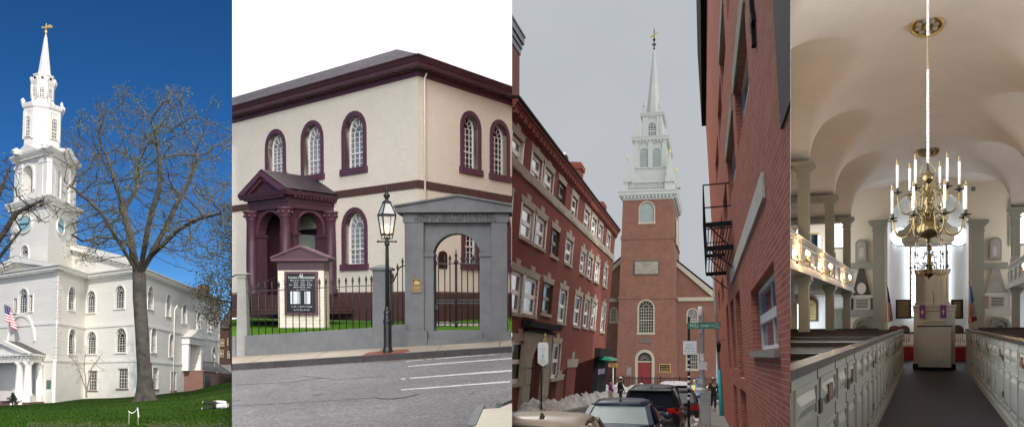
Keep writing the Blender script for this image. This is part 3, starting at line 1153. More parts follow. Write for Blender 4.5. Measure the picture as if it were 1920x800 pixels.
rng = np.random.default_rng(5)
att = []
from mathutils import noise as mnoise1
while len(att) < 5600:
    uu = rng.uniform(112, 452); vv = rng.uniform(146, 545)
    dy = rng.uniform(-10, 10)
    # ragged outline: wide flat top, drooping sides, gaps between the boughs
    cu_, cv_ = (uu - 280) / 182, (vv - 345) / 200
    lim = 1 + .42 * mnoise1.noise(V((uu * .018, vv * .018, 3.3)))
    if abs(cu_) ** 2.4 + abs(cv_) ** 2.4 + abs(dy / 10) ** 2.2 > lim: continue
    if vv > 470 and abs(uu - 262) < 70: continue
    if vv < 150 + max(0, 225 - uu) * .40: continue
    if mnoise1.noise(V((uu * .030, vv * .030, dy * .25))) < .0: continue
    att.append(tuple(tp(uu, vv, dy)))
PP, par_ = grow(sk, att, .42, 4.5, .55, 110, 3, up=.02)
mbt, tips, rr = tree_mesh(PP, par_, .017, 2.3, 8, .57)
# root flare
bt = tp(272, 757)
rn = random.Random(3)
ringsf = []
for hh, r0 in ((-.3, 1.5), (0, 1.12), (.25, .90), (.6, .75), (1.2, .645), (2.2, .585), (3.4, .52)):
    ringsf.append([bt + V((0, 0, hh)) + V((-.03 * hh, 0, 0)) + V((math.cos(2 * PI * i / 22), math.sin(2 * PI * i / 22), 0)) * r0 * (1 + (.16 * math.sin(i * 1.43 + 1) + .12 * math.sin(i * .57 + 2)) * max(0, 1 - hh / 2.0)) for i in range(22)])
mbt.loft(ringsf, True, False)
tree = thing('bare_tree', 'tall bare elm with grey trunk and first spring buds on the lawn', 'tree', bt)
part('trunk', mbt, bark, tree, fill=False)
small = [i for i in range(len(PP)) if rr[i] < .032 and mnoise1.noise(V(PP[i]) * .55) > -.08]
rnd = random.Random(2)
mbl = leaf_mb([PP[i] for i in rnd.sample(small, min(len(small), 6000))], .062, .20, 6, 7)
part('crown', mbl, bud, tree, fill=False)

def small_tree(name, label, foot, pts, att_e, n, step, infl, kill, rmax, mats, leafn, leafs, seed, tip=.02, spread=.25, minv=None):
    global sk
    sk = []
    Y = foot[2]
    sk.append((tuple(P1.at(foot[0], foot[1], Y)), -1))
    for base_i, pl in pts:
        prev = V(sk[base_i][0]); last = base_i
        for u, v, dy in pl:
            q = P1.at(u, v, Y + dy); m = max(1, int((q - prev).length / step))
            for i in range(1, m + 1):
                sk.append((tuple(prev + (q - prev) * (i / m)), last)); last = len(sk) - 1
            prev = q
    rng = np.random.default_rng(seed); a = []
    while len(a) < n:
        (u, v, dy), (ru, rv, ry) = att_e[rng.integers(len(att_e))]
        d = rng.normal(0, 1, 3); d /= np.linalg.norm(d); d *= rng.random() ** .4
        if minv and u + d[0] * ru > 434: continue
        a.append(tuple(P1.at(u + d[0] * ru, v + d[1] * rv, Y + dy + d[2] * ry)))
    P, pr = grow(sk, a, step, infl, kill, 70, seed)
    mb, tips, r = tree_mesh(P, pr, tip, 2.3, 5, rmax)
    t = thing(name, label, 'tree', P1.at(foot[0], foot[1], Y))
    part('trunk', mb, mats[0], t, fill=False)
    sm = [i for i in range(len(P)) if r[i] < tip * 2]
    if leafn:
        rn = random.Random(seed)
        part('crown', leaf_mb([P[i] for i in sm], leafs, spread, leafn, seed), mats[1], t, fill=False)
small_tree('sapling', 'small bare grey sapling against the church basement wall', (162, 745, 92), [(0, [(161, 715, 0), (158, 690, 0), (160, 655, 0)]), (2, [(172, 690, 0), (190, 665, 0)]), (3, [(145, 685, 0), (135, 670, 0)])], [((162, 685, 0), (46, 48, 2))], 260, .28, 2.5, .4, .1, [M('pale_twig_bark', (.22, .19, .15), .9, .2), bud], 1, .05, 8, .012)
small_tree('overhanging_tree', 'dark bare tree leaning in at the left edge before the tower', (-70, 760, 62), [(0, [(-60, 600, 0), (-30, 480, 0), (5, 440, 0), (30, 400, 0), (80, 375, -1)]), (10, [(-40, 430, 0), (0, 360, 0), (20, 310, 0)]), (14, [(0, 480, 1), (40, 430, 2)])], [((10, 340, 0), (40, 60, 5)), ((0, 450, 0), (50, 70, 5)), ((70, 390, -1), (60, 40, 4))], 520, .5, 4.5, .7, .5, [twig, bud], 2, .08, 6, .022)
small_tree('feathery_tree', 'feathery brown green tree at the right end of the church wing', (440, 712, 118), [(0, [(433, 640, 0), (436, 560, 0), (434, 400, 0)]), (20, [(400, 560, 0), (370, 550, 0)])], [((425, 500, 0), (50, 100, 5)), ((400, 545, 0), (48, 38, 5)), ((425, 420, 0), (32, 60, 4)), ((405, 590, 2), (30, 22, 4))], 1000, .5, 4, .8, .3, [twig, M('bronze_green_needle', (.09, .075, .03), .9, .4, .4, col2=(.05, .055, .022))], 9, .17, 4, .02, .55)
# ---- far houses, wall, car, people's things
def far_house(u0, u1, vt, vb, y, col, label, wins, rt):
    a, b = P1.at(u0, vb, y), P1.at(u1, vb, y); zt_ = P1.at(u0, vt, y).z
    h = thing('brick_house', label, 'house', V(((a.x + b.x) / 2, y, a.z)), 'houses beyond the church wing')
    fr = Fr(V((a.x, y, 0)), V((1, 0, 0)))
    mb = MB(); mb.box(a.x, b.x, y, y + 10, a.z - 2, zt_); part('wall', mb, col, h)
    mb = MB(); mb.box(a.x - .5, b.x + .5, y - .5, y + 10.5, zt_, zt_ + .4); mb.frust(((a.x + b.x) / 2, y + 5), b.x - a.x + .8, 11, (b.x - a.x) * .5, 1, zt_ + .4, zt_ + rt); part('roof', mb, roofg, h)
    for (u, v) in wins:
        q = fr.box(u - 2.5, v - 6, u + 2.5, v + 6)
        window(h, fr, q[0], q[1], q[2], q[3], M('ochre_window_trim', (.5, .38, .1), .6, .1) if 'dark' in label else trimw, dark1, trimw, 'rect', rec=.02, trim=.12, proud=.1, nx=2, nz=2, sill=.1, bar=.06)
far_house(411, 440, 615, 690, 185, brick('far_house_brick', (.11, .055, .045), (.08, .04, .035), (.1, .08, .07)), 'dark brick house with ochre windows beyond the wing', [(417, 642), (430, 640), (416, 662), (430, 664)], 5)
far_house(428, 452, 604, 690, 200, redchim, 'red brick house half hidden behind the feathery tree', [(433, 625), (433, 665)], 3)
a, b = P1.at(409, 701, 172), P1.at(450, 700, 172)
mb = MB(); mb.box(a.x, b.x, 172, 173, a.z - 2, P1.at(415, 683, 172).z)
tag(solo('stone_wall', mb, brick('grey_rubble_wall', (.3, .29, .27), (.22, .21, .2), (.2, .19, .18), .7, .35, .05)), 'grey stone retaining wall beyond the church wing', 'wall')

cb = P1.at(425, 722, 140)

# flag hung from the front
flag = thing('flag', 'stars and stripes hanging from a white pole on the church front', 'flag', PF.p(PF.uv(20, 590)[0], 1.2, PF.uv(20, 615)[1]))
ff = PF.shift(n=1.2)
fa0, fz1 = ff.uv(9, 567); fa1, fz0 = ff.uv(28.5, 619)
def fl(a, z):
    """point of the drooping cloth, a across and z down, both 0..1"""
    sx = fa0 + (fa1 - fa0) * (a * .72 + z * .28)
    zz = fz1 + (fz0 - fz1) * (z * .66 + a * .34)
    return ff.p(sx, .22 * math.sin(a * 9 + z * 2), zz)
cols = [M('flag_red', (.42, .03, .04), .8, .1, 5), M('flag_white', (.72, .72, .72), .8, .08, 5), M('flag_blue', (.02, .035, .13), .8, .1, 5)]
mb = MB()
for i in range(13):
    mb.m = i % 2
    for j in range(14):
        if j < 6 and i < 7: mb.m = 2
        else: mb.m = i % 2
        mb.add([fl(j / 14, i / 13), fl((j + 1) / 14, i / 13), fl((j + 1) / 14, (i + 1) / 13), fl(j / 14, (i + 1) / 13)], [(0, 1, 2, 3)])
part('cloth', mb, cols, flag)
mb = MB(); mb.m = 0
for r in range(5):
    for c_ in range(6 if r % 2 == 0 else 5):
        a = (.5 + c_ + (0 if r % 2 == 0 else .5)) / 14 * 1.0; z = (.8 + r * 1.35) / 13
        p = fl(a, z) + ff.N * .03
        mb.add([p + ff.D * .07 * math.cos(q) + UP * .07 * math.sin(q) for q in [2 * PI * t / 5 for t in range(5)]], [(0, 1, 2, 3, 4)])
part('stars', mb, [cols[1]], flag)
mb = MB(); mb.tube([PF.p(fa0 - 1.2, 0, fz1 - 1.4), ff.p(fa0 + .02, .1, fz1 + .05)], .05, 6); part('pole', mb, trimw, flag)
# red car beyond the stair
import types
def simple_car(name, label, base, rot, L_, W_, H_, paint, gl, tail, group=None):
    """saloon seen small: body, cabin glass, wheels, lamps"""
    t = thing(name, label, 'car', base, group, rot)
    def sec(x, w, zs):
        return [V((x, -w, zs[0])), V((x, -w * 1.0, zs[1])), V((x, -w * .96, zs[2])), V((x, w * .96, zs[2])), V((x, w, zs[1])), V((x, w, zs[0]))]
    h = W_ / 2
    mb = MB()
    mb.loft([sec(x * L_, h * w, (.28, .5, z)) for x, w, z in ((-.5, .8, .72), (-.49, .92, .86), (-.35, 1, .94), (.2, 1, .93), (.42, .95, .8), (.5, .8, .6))])
    part('body', mb, paint, t, True)
    mb = MB()
    mb.loft([[V((x0 * L_, -h * .9, .9)), V((x1 * L_, -h * .72, H_)), V((x1 * L_, h * .72, H_)), V((x0 * L_, h * .9, .9))] for x0, x1 in ((-.36, -.26), (-.1, -.1), (.1, .08), (.24, .1))])
    part('cabin_glass', mb, gl, t, True)
    mb = MB(); mb.box(-.26 * L_, .1 * L_, -h * .72, h * .72, H_ - .02, H_ + .03); part('roof', mb, paint, t, True)
    for x in (-.31, .31):
        for y in (-1, 1):
            mb = MB(); mb.lathe((x * L_, y * (h - .1) - .1, .32), [(.3, 0), (.33, .03), (.33, .18), (.3, .21)], 16, ax=(0, 1, 0)); wh = part('wheel', mb, dkgrey, t, True)
            mb = MB(); mb.lathe((x * L_, y * (h - .1) - .11, .32), [(.18, 0), (.18, .23)], 12, ax=(0, 1, 0)); part('rim', mb, M('alloy', (.4, .4, .4), .3, .1, metal=.7), wh, True)
    for y in (-1, 1):
        mb = MB(); mb.box(-.5 * L_ - .02, -.47 * L_, y * h * .62 - .16, y * h * .62 + .16, .66, .82); part('tail_lamp', mb, tail, t, True)
    return t
redp = M('red_car_paint', (.22, .012, .014), .25, .1, 3, coat=.6)
tailm = M('red_lamp_lens', (.35, .01, .01), .15, .1, 3, coat=.5)
simple_car('parked_car', 'dark red car parked beyond the sandstone stair', P1.at(437, 722, 158), 2.6, 4.4, 1.75, 1.4, redp, dark1, tailm)
# floodlight and little fir by the porch, ribbon stakes, plants at the bottom edge
p = on_lawn(11, 759)
fl_ = thing('floodlight', 'low black floodlight on the grass before the porch', 'floodlight', p)
mb = MB(); mb.box(-.3, .3, -.14, .14, .22, .5); part('housing', mb, dkgrey, fl_, True)
mb = MB(); mb.tube([V((0, 0, -.3)), V((0, 0, .24))], .04, 6); part('stand', mb, dkgrey, fl_, True)
p = P1.at(24, 757, 80)
fir = thing('small_fir', 'small dark cone shaped fir beside the porch columns', 'tree', p)
mb = MB(); mb.tube([V((0, 0, -.3)), V((0, 0, .5))], .06, 6); part('trunk', mb, twig, fir, True)
rn = random.Random(8)
part('crown', leaf_mb([V((rn.gauss(0, .3) * (1 - z / 1.0), rn.gauss(0, .3) * (1 - z / 1.0), .15 + z * .85)) for z in [rn.random() for _ in range(160)]], .07, .05, 6, 4), M('dark_fir_needle', (.016, .022, .014), .9, .4), fir, True)
sp = P1.at(251, 797, 29)
sg = thing('ribbon_stakes', 'two short stakes joined by a white ribbon on the lawn', 'stake', sp)
ks = 29 / FPX
for a, b_, h_ in ((-9, -9.4, 27), (9, 6, 33)):
    mb = MB(); mb.tube([V((a * ks, 0, -.2)), V((b_ * ks, 0, h_ * ks))], .011, 6); part('stake', mb, [M('stake_wood', (.33, .3, .26), .8, .2)], sg, True)
mb = MB()
for i in range(10):
    x0, x1 = -10.5 + 16.5 * i / 10, -10.5 + 16.5 * (i + 1) / 10
    z0_, z1_ = (27 - 6 * math.sin(PI * i / 10) + .4 * i), (27 - 6 * math.sin(PI * (i + 1) / 10) + .4 * (i + 1))
    mb.add([V((x0 * ks, -.02, z0_ * ks)), V((x1 * ks, -.02, z1_ * ks)), V((x1 * ks, -.01, (z1_ + 1.3) * ks)), V((x0 * ks, -.01, (z0_ + 1.3) * ks))], [(0, 1, 2, 3)])
mb.add([V((6 * ks, -.02, 34 * ks)), V((7.6 * ks, -.02, 34 * ks)), V((10.2 * ks, -.02, 16 * ks)), V((8.8 * ks, -.02, 15 * ks))], [(0, 1, 2, 3)])
part('ribbon', mb, M('pale_ribbon', (.5, .52, .5), .8, .1), sg, True)
rn = random.Random(21)
hedge_m = M('low_hedge_leaf', (.035, .055, .012), .9, .4, 1, col2=(.06, .055, .02))
for i, (u0, u1) in enumerate(((55, 110), (120, 185), (205, 240), (280, 318), (320, 350), (360, 398), (402, 432))):
    pts = []
    for _ in range(int((u1 - u0) * 5)):
        u = rn.uniform(u0, u1)
        q = P1.at(u, 804, 25.5); pts.append(q + V((0, rn.uniform(-.2, .2), rn.uniform(-.15, .16) * (1 + .3 * math.sin(u * .7)))))
    o = solo('low_shrub', leaf_mb(pts, .028, .03, 5, i), hedge_m, ['first', 'second', 'third', 'fourth', 'fifth', 'sixth', 'seventh'][i] + ' low clipped shrub from the left along the bottom edge of the lawn', 'shrub', 'low shrubs edging the lawn', fill=False)
# ================================================================ second place: brick meeting house on a sloping street
P2 = Place(435, 960, CU, 567)
PL = P2
plum = M('plum_paint', (.074, .028, .042), .5, .25, 2, .15, 40, dirt=.3)
plum_l = M('plum_trim_paint', (.115, .044, .066), .45, .2, 2, .1, 40)
cream_brick = brick('cream_painted_brick', (.80, .715, .61), (.76, .675, .575), (.70, .62, .53), .26, .10, .014, .7, .9, .16, blotch=(.82, .74, .63))
cream_wood = M('cream_paint', (.78, .70, .6), .5, .08)
brownstone = M('brownstone', (.105, .048, .042), .75, .25, 3, .3, 30, dirt=.4)
slate = brick('slate_roof', (.10, .088, .10), (.045, .04, .048), (.015, .014, .018), .32, .24, .03, .9, .9, .4)
slate.node_tree.nodes['Principled BSDF'].inputs['Specular IOR Level'].default_value = .05
plum_c = M('plum_cornice_paint', (.135, .052, .076), .5, .2, 2, .15, 40, dirt=.25)
slate_plum = M('porch_roof_felt', (.05, .032, .04), .6, .3, 3, .3, 20)
granite = M('grey_granite', (.155, .16, .167), .8, .16, 3, .35, 60, dirt=.45)
granite_l = M('pale_granite', (.27, .265, .25), .8, .15, 4, .35, 60, dirt=.35)
iron = M('black_iron', (.012, .012, .014), .45, .2, 8, .2, 40, spec=.5)
sash_w = M('white_sash', (.74, .72, .68), .5, .06)
glass2 = glass('old_window_glass', (.30, .31, .35), .06, 1.0, .6, .12)
glass2d = glass('dark_window_glass', (.02, .02, .028), .05, .8, .6, .1)
asphalt = M('worn_asphalt', (.22, .215, .22), .9, .2, .45, .8, 70, dirt=.25)
t_ = asphalt.node_tree; b_ = t_.nodes['Principled BSDF']; src_ = b_.inputs['Base Color'].links[0].from_socket
t_.links.new(mix(t_, ramp(t_, noise(t_, 16, 3, coord(t_), .8), .38, .62), mix(t_, 1.0, src_, (.72, .71, .71), 'MULTIPLY'), mix(t_, 1.0, src_, (1.3, 1.29, 1.3), 'MULTIPLY')), b_.inputs['Base Color'])
b_.inputs['Specular IOR Level'].default_value = .15
concrete = M('pavement_concrete', (.36, .31, .245), .9, .12, 1.2, .25, 40, dirt=.25)
kerbstone = M('dark_kerbstone', (.052, .046, .048), .8, .3, 3, .3, 30)
roadpaint = M('worn_road_paint', (.58, .58, .57), .8, .25, 6, dirt=.5)
redbrick = brick('red_paving_brick', (.26, .085, .06), (.2, .07, .05), (.12, .08, .06), .2, .1, .012)
grassm = M('lawn_grass', (.085, .20, .015), .9, .3, 2, .8, 60, col2=(.055, .14, .012), spec=.05)
bronze = M('bronze_plaque', (.10, .06, .035), .4, .3, 12, .3, 30, metal=.7)
gold_t = M('gold_lettering', (.45, .30, .12), .4, .1)
white_t = M('white_lettering', (.8, .8, .78), .5, .05)
boardm = M('black_notice_board', (.012, .012, .016), .3, .2)
paperm = M('white_paper', (.72, .76, .82), .6, .06)
lampglass = glass('lantern_glass', (.55, .56, .55), .1, .6, .2)
warm = emit('warm_lamp', (1.0, .62, .28), 9)

# ---- street and pavement: one sloping hill
def street2(x, y): return -1.145 + .063 * x + .039 * (y - 19.7)
def spt(u, v, dz=0.0): return P2.plane(u, v, -1.145 - .039 * 19.7 + dz, .063, .039)
X0, X1 = -9.0, 2.2
mb = MB()
for i in range(12):
    for j in range(10):
        x0, x1 = X0 + (X1 - X0) * i / 12, X0 + (X1 - X0) * (i + 1) / 12
        y0, y1 = 4 + 15.7 * j / 10, 4 + 15.7 * (j + 1) / 10
        mb.add([(x, y, street2(x, y)) for x, y in ((x0, y0), (x1, y0), (x1, y1), (x0, y1))], [(0, 1, 2, 3)])
solo('road', mb, asphalt, kind='structure')
kz = lambda x: street2(x, 19.7) + .14
mb = MB()
for i in range(6):
    a, b = X0 + (X1 - X0) * i / 6 + .006, X0 + (X1 - X0) * (i + 1) / 6 - .006
    mb.hexa([(a, 19.55, kz(a) - .3), (b, 19.55, kz(b) - .3), (b, 19.85, kz(b) - .3), (a, 19.85, kz(a) - .3), (a, 19.58, kz(a)), (b, 19.58, kz(b)), (b, 19.85, kz(b)), (a, 19.85, kz(a))])
solo('kerb', mb, kerbstone, kind='structure')
mb = MB()
a, k = X0, 0
while a < X1:
    b = min(X1, a + 1.45)
    mb.add([(x, y, kz(x) + .05 * (y - 19.85) - .002) for x, y in ((a + .008, 19.85), (b - .008, 19.85), (b - .008, 22.2), (a + .008, 22.2))], [(0, 1, 2, 3)])
    a = b
solo('pavement', mb, concrete, kind='structure')
mb = MB()
mb.add([(x, y, kz(x) + .05 * (y - 19.85) - .02) for x, y in ((X0, 19.85), (X1, 19.85), (X1, 22.2), (X0, 22.2))], [(0, 1, 2, 3)])
solo('pavement_bed', mb, kerbstone, kind='structure')
mb = MB()
for uv in ([(673, 668), (728, 664.5), (770, 658), (762, 653.5), (690, 660)],):
    q = [P2.plane(u, v, -1.145 + .14 - .05 * 19.85 + .004, .063, .05) for u, v in uv]
    mb.add(q, [tuple(range(len(q)))])
solo('brick_paving_patch', mb, redbrick, kind='structure')
# yard behind the low wall
mb = MB()
for i in range(10):
    a, b = -14 + 15.0 * i / 10, -14 + 15.0 * (i + 1) / 10
    mb.add([(a, 22.0, -.72 + .05 * a - .05), (b, 22.0, -.72 + .05 * b - .05), (b, 46, -.62 + .008 * b), (a, 46, -.62 + .008 * a)], [(0, 1, 2, 3)])
solo('yard_lawn', mb, grassm, kind='structure')
mb = MB()
for uv in ([(436, 588), (530, 588), (640, 586), (700, 591), (700, 597), (620, 595), (520, 592), (436, 592)], [(806, 612), (905, 612), (880, 590), (850, 588), (838, 592)]):
    q = [P2.plane(u, v, -.80 - .1, .02, .0042) + V((0, 0, .03)) for u, v in uv]
    mb.add(q, [tuple(range(len(q)))])
solo('yard_path', mb, concrete, kind='structure')
# road markings, cracks, manhole, near pavement corner
def strip(pairs, name, m, dz=.005, lab=None, jag=0.0, seed=1):
    mb = MB(); rnd = random.Random(seed)
    for (u0, v0, u1, v1, w0, w1) in pairs:
        k = 26
        for i in range(k):
            t0, t1 = i / k, (i + 1) / k
            if jag and rnd.random() < jag * (1 - t0): continue
            q = []
            for t, sg in ((t0, -1), (t1, -1), (t1, 1), (t0, 1)):
                w = (w0 + (w1 - w0) * t) / 2 * (1 + rnd.uniform(-.25, .25))
                q.append(spt(u0 + (u1 - u0) * t, v0 + (v1 - v0) * t + sg * w, dz))
            mb.add(q, [(0, 1, 2, 3)])
    return solo(name, mb, m, kind='structure')
strip([(762, 676.5, 965, 660, 1.2, 1.8), (765, 686, 965, 670.5, 1.6, 2.3), (752, 709.5, 965, 693.5, 1.8, 3.0), (752, 730, 965, 714, 1.6, 2.8)], 'road_marking', roadpaint, jag=.07)
tar = M('crack_sealant', (.05, .048, .052), .7, .2)
strip([(435, 760, 560, 754, .9, .9), (560, 754, 700, 745, .9, .8), (440, 721, 540, 716, 1, 1), (540, 716, 606, 708, 1, 1.6), (606, 708, 630, 711, 1.6, 1), (628, 711, 700, 706, 1, .8), (563, 704, 606, 708, .8, 1.5), (690, 706, 728, 705, .8, .6), (436, 752, 450, 749, 1, 1.6), (588, 741, 607, 737, 2.6, 1), (884, 799, 898, 786, 3, 2), (880, 738, 890, 737, 2, 3)], 'road_crack', tar, .003)
c = spt(743, 741.5)
mb = MB()
rx = (spt(777, 741.5) - c).length
dn = V((-.063, -.039, 1)).normalized()
mb.lathe(c + dn * .004, [(rx, 0), (rx, .006), (rx * .93, .006), (rx * .925, .001), (rx * .9, .001), (rx * .895, .008), (0, .008)], 40, False, dn)
for i in range(-4, 5):
    for j in range(-4, 5):
        if i * i + j * j < 17:
            p = c + V((i * .085, j * .085, (i * .063 + j * .039) * .085)) + dn * .012
            mb.box(p.x - .025, p.x + .025, p.y - .025, p.y + .025, p.z - .008, p.z - .001)
tag(solo('manhole_cover', mb, M('cast_iron_cover', (.06, .056, .062), .6, .3, 6, .2, 30)), 'round iron manhole cover set in the grey street', 'manhole cover')
mb = MB()
q = [spt(u, v, .1) for u, v in ((884, 806), (903, 766), (936, 764), (955, 756), (1000, 748), (1040, 812))]
mb.add(q + [p - V((0, 0, .3)) for p in q], [tuple(range(6)), (0, 1, 7, 6), (1, 2, 8, 7), (2, 3, 9, 8), (3, 4, 10, 9)])
solo('near_pavement', mb, M('pale_concrete', (.50, .46, .38), .9, .1, 1.2, .25, 40, dirt=.15), kind='structure')
mb = MB()
for a, b in (((884, 806), (902, 767)), ((937, 764.5), (957, 755.5)), ((957, 755.5), (1000, 747))):
    p, q = spt(*a, .05), spt(*b, .05)
    mb.bar(p, q, .1, .14)
solo('near_kerb', mb, granite, kind='structure')
rnd = random.Random(4)
mb = MB()
for i in range(420):
    if rnd.random() < .6:
        x = rnd.uniform(-6.4, .5); y = 19.5 - abs(rnd.gauss(0, .06)); z = street2(x, y) + .012
    elif rnd.random() < .5:
        x = rnd.gauss(-2.3, .35); y = 19.45 - abs(rnd.gauss(0, .12)); z = street2(x, y) + .012
    else:
        x = rnd.uniform(-6.4, .5); y = 21.55 - abs(rnd.gauss(0, .1)); z = kz(x) + .05 * (y - 19.85) + .012
    s = rnd.uniform(.012, .035); t = rnd.uniform(0, 6)
    d = V((math.cos(t), math.sin(t), rnd.uniform(-.2, .3))) * s
    e = V((-math.sin(t), math.cos(t), rnd.uniform(-.2, .3))) * s * .6
    p = V((x, y, z)); mb.add([p - d, p + e, p + d, p - e], [(0, 1, 2, 3)])
solo('fallen_leaves', mb, M('dry_leaf', (.4, .25, .08), .8, .4, 20), 'dry yellow leaves along the kerb and wall', 'leaves', kind='stuff')

# ---- the meeting house
K = P2.at(785, 400, 34.0); K.z = 0
DL = V((1830, -1600, 0)).normalized(); DR = V((1147, 1600, 0)).normalized()
FL, FRr = Fr(K, DL), Fr(K, DR)
NL, NR = FL.N, FRr.N
house = thing('meeting_house', 'cream brick meeting house with plum cornice, slate hip roof and arched windows', 'building', K + V((0, 0, -.7)))
zc = FL.uv(785, 142)[1]
z_s0, z_s1 = FL.uv(785, 352)[1], FL.uv(785, 338)[1]
z_pl = .45
sL0 = FL.uv(425, 400)[0]; sR1 = FRr.uv(975, 400)[0]
zb = -.75
def win2(fr, u0, v0, u1, v1, g=glass2, **k):
    s0, s1, z0, z1 = fr.box(u0, v0, u1, v1)
    return window(house, fr, s0, s1, z0, z1, plum_l, g, sash_w, rec=.3, trim=.2, proud=.05, nx=4, nz=7, sill=.26, bar=.03, **k)
hl = [win2(FL, 502.5, 250, 532, 326), win2(FL, 570, 234, 602, 328), win2(FL, 647, 217, 682, 315), win2(FL, 503, 412, 532, 502), win2(FL, 647, 397, 684, 495)]
hr = [win2(FRr, 868, 217, 896, 316, glass2d), win2(FRr, 923, 233, 950, 328, glass2d), win2(FRr, 870, 396, 897, 494, glass2d), win2(FRr, 924, 402, 952, 498, glass2d)]
mb = MB()
mb.wall(FL, rect(sL0, 0, zb, zc + .3), hl, .32)
part('wall', mb, cream_brick, house)
mb = MB()
mb.wall(FRr, rect(0, sR1, zb, zc + .3), hr, .32)
part('wall', mb, cream_brick, house)
mb = MB()
band2(mb, K, NL, NR, DL, DR, -sL0, sR1, [(-.05, z_s0), (.05, z_s0), (.05, z_s1), (.03, z_s1 + .02), (-.05, z_s1 + .02)])
part('string_course', mb, brownstone, house)
mb = MB()
band2(mb, K, NL, NR, DL, DR, -sL0, sR1, [(-.05, zb), (.09, zb), (.09, z_pl - .1), (.05, z_pl), (-.05, z_pl)])
part('plinth', mb, brownstone, house)
kk = K + (NL + NR) * (.88 / (1 + NL.dot(NR)))
ze = P2.at(785, 99, kk.y).z
H = ze - zc
mb = MB()
band2(mb, K, NL, NR, DL, DR, -sL0, sR1, [(-.05, zc), (.06, zc), (.08, zc + .12 * H), (.08, zc + .32 * H), (.16, zc + .34 * H), (.16, zc + .42 * H), (.62, zc + .43 * H), (.64, zc + .62 * H), (.7, zc + .66 * H), (.78, zc + .80 * H), (.86, zc + .93 * H), (.86, zc + H), (.5, zc + H + .12), (-.05, zc + H + .12)])
cor = part('cornice', mb, plum_c, house)
mb = MB()
for fr, a0, a1 in ((FL, sL0, -.1), (FRr, .15, sR1)):
    n = int((a1 - a0) / .36)
    for i in range(n):
        a = a0 + (i + .5) * (a1 - a0) / n
        mb.fbox(fr, a - .075, a + .075, .162, .40, zc + .35 * H, zc + .425 * H)
part('dentils', mb, plum_l, cor)
# roof
eK = K + (NL + NR) * (.9 / (1 + NL.dot(NR))); eK.z = ze - .05
eL = K + DL * sL0 + NL * .9; eL.z = ze - .05
eR = K + DR * sR1 + NR * .9; eR.z = ze - .05
ap = P2.at(744, 92.5, 40.5); rl = ap + DL * (sL0 - 3)
mb = MB()
mb.add([eL, eK, ap, rl], [(0, 1, 2, 3)])
mb.add([eK, eR, ap + DR * 14, ap], [(0, 1, 2, 3)])
part('roof', mb, slate, house, fill=False)
mb = MB()
g = FL.p(-.0, .0, 0) + FRr.N * .1 + DR * .28
mb.tube([V((g.x, g.y, zc + .25 * H)) + NR * .1, V((g.x, g.y, zc - .1)), V((g.x, g.y, z_pl + .3))], .042, 8)
part('downspout', mb, cream_wood, house)
# portico
w0 = FL.uv(626, 450)
Aw = FL.p(w0[0], 0, 0)
dA = P2.ray(541, 450)
# front corner where the sight line at u=541 meets the line Aw - DR t
den = dA.x * (-DR.y) - dA.y * (-DR.x)
t = (Aw.x * (-DR.y) - Aw.y * (-DR.x)) / den
Bc = V((dA.x * t, dA.y * t, 0))
FP = Fr(Bc, DL); FS = Fr(Bc, DR)
Ld = (Bc - Aw).length
sf0 = FP.uv(468, 450)[0]
zcap, zen, zba = FP.uv(541, 388)[1], FP.uv(541, 357)[1], FP.uv(541, 552)[1]
port = thing('portico', 'plum coloured entrance portico with arches and pediment on cream brick wall', 'portico', Bc + V((0, 0, -.7)))
zsp = FP.uv(541, 440)[1]
pw = .42
a0, a1 = sf0 + pw, -pw
ho = arch(a0 + .08, a1 - .08, zba, FP.uv(510, 396)[1], 12)
mb = MB()
mb.wall(FP.shift(n=-.12), rect(sf0, 0, zba, zcap), [ho], .35)
b0, b1 = pw, Ld - pw
hs = arch(b0 + .1, b1 - .1, zba, FS.uv(580, 397)[1], 12)
mb.wall(FS.shift(n=-.12), rect(0, Ld, zba, zcap), [hs], .35)
mb.wall(FP.shift(n=-.5), rect(sf0, 0, zba, zcap), [ho], .01)
mb.wall(FS.shift(n=-.5), rect(0, Ld, zba, zcap), [hs], .01)
part('arcade_wall', mb, plum, port, fill=False)
mb = MB()
for f, o, i in ((FP, ho, arch(a0 + .2, a1 - .2, zba, FP.uv(510, 396)[1] - .12, 12)), (FS, hs, arch(b0 + .22, b1 - .22, zba, FS.uv(580, 397)[1] - .12, 12))):
    big = [(a + (a - (o[0][0] + o[1][0]) / 2) * .13, z + .1) for a, z in o]
    mb.ring(f.shift(n=-.12), big, o, -.02, .05, skip=(0,))
part('archivolt', mb, plum_l, port)
for f, cs in ((FP, sf0 + .2), (FP, -.2), (FS, Ld - .2)):
    c = f.p(cs, .02 if f is FP else .02, 0)
    mb = MB()
    r = .24
    mb.lathe(V((c.x, c.y, zba)), [(r * 1.4, 0), (r * 1.4, .1), (r * 1.2, .16), (r * 1.25, .24), (r, .3), (r * 1.02, (zcap - zba) * .4), (r * .86, zcap - zba - .42)], 18)
    cm = part('column', mb, plum, port)
    mb = MB()
    mb.lathe(V((c.x, c.y, zcap - .42)), [(r * .9, 0), (r * .95, .05), (r * 1.1, .2), (r * 1.35, .34), (r * 1.5, .36), (r * 1.5, .42)], 16)
    for k in range(8):
        an = k * PI / 4
        mb.ball((c.x + math.cos(an) * r * 1.25, c.y + math.sin(an) * r * 1.25, zcap - .2), .075, 6, 4)
    part('capital', mb, plum_l, cm)
mb = MB()
for f, a in ((FP, a0 + .02), (FP, a1 - .02), (FS, b0 + .02), (FS, b1 - .02)):
    mb.fbox(f, a - .14, a + .14, -.5, -.04, zba, zsp)
    mb.fbox(f, a - .2, a + .2, -.52, .02, zsp, zsp + .14)
part('pier', mb, plum, port)
ov = .32
mb = MB()
q0, q1 = FP.p(sf0 - .05, -Ld, 0), FP.p(0, -Ld, 0)
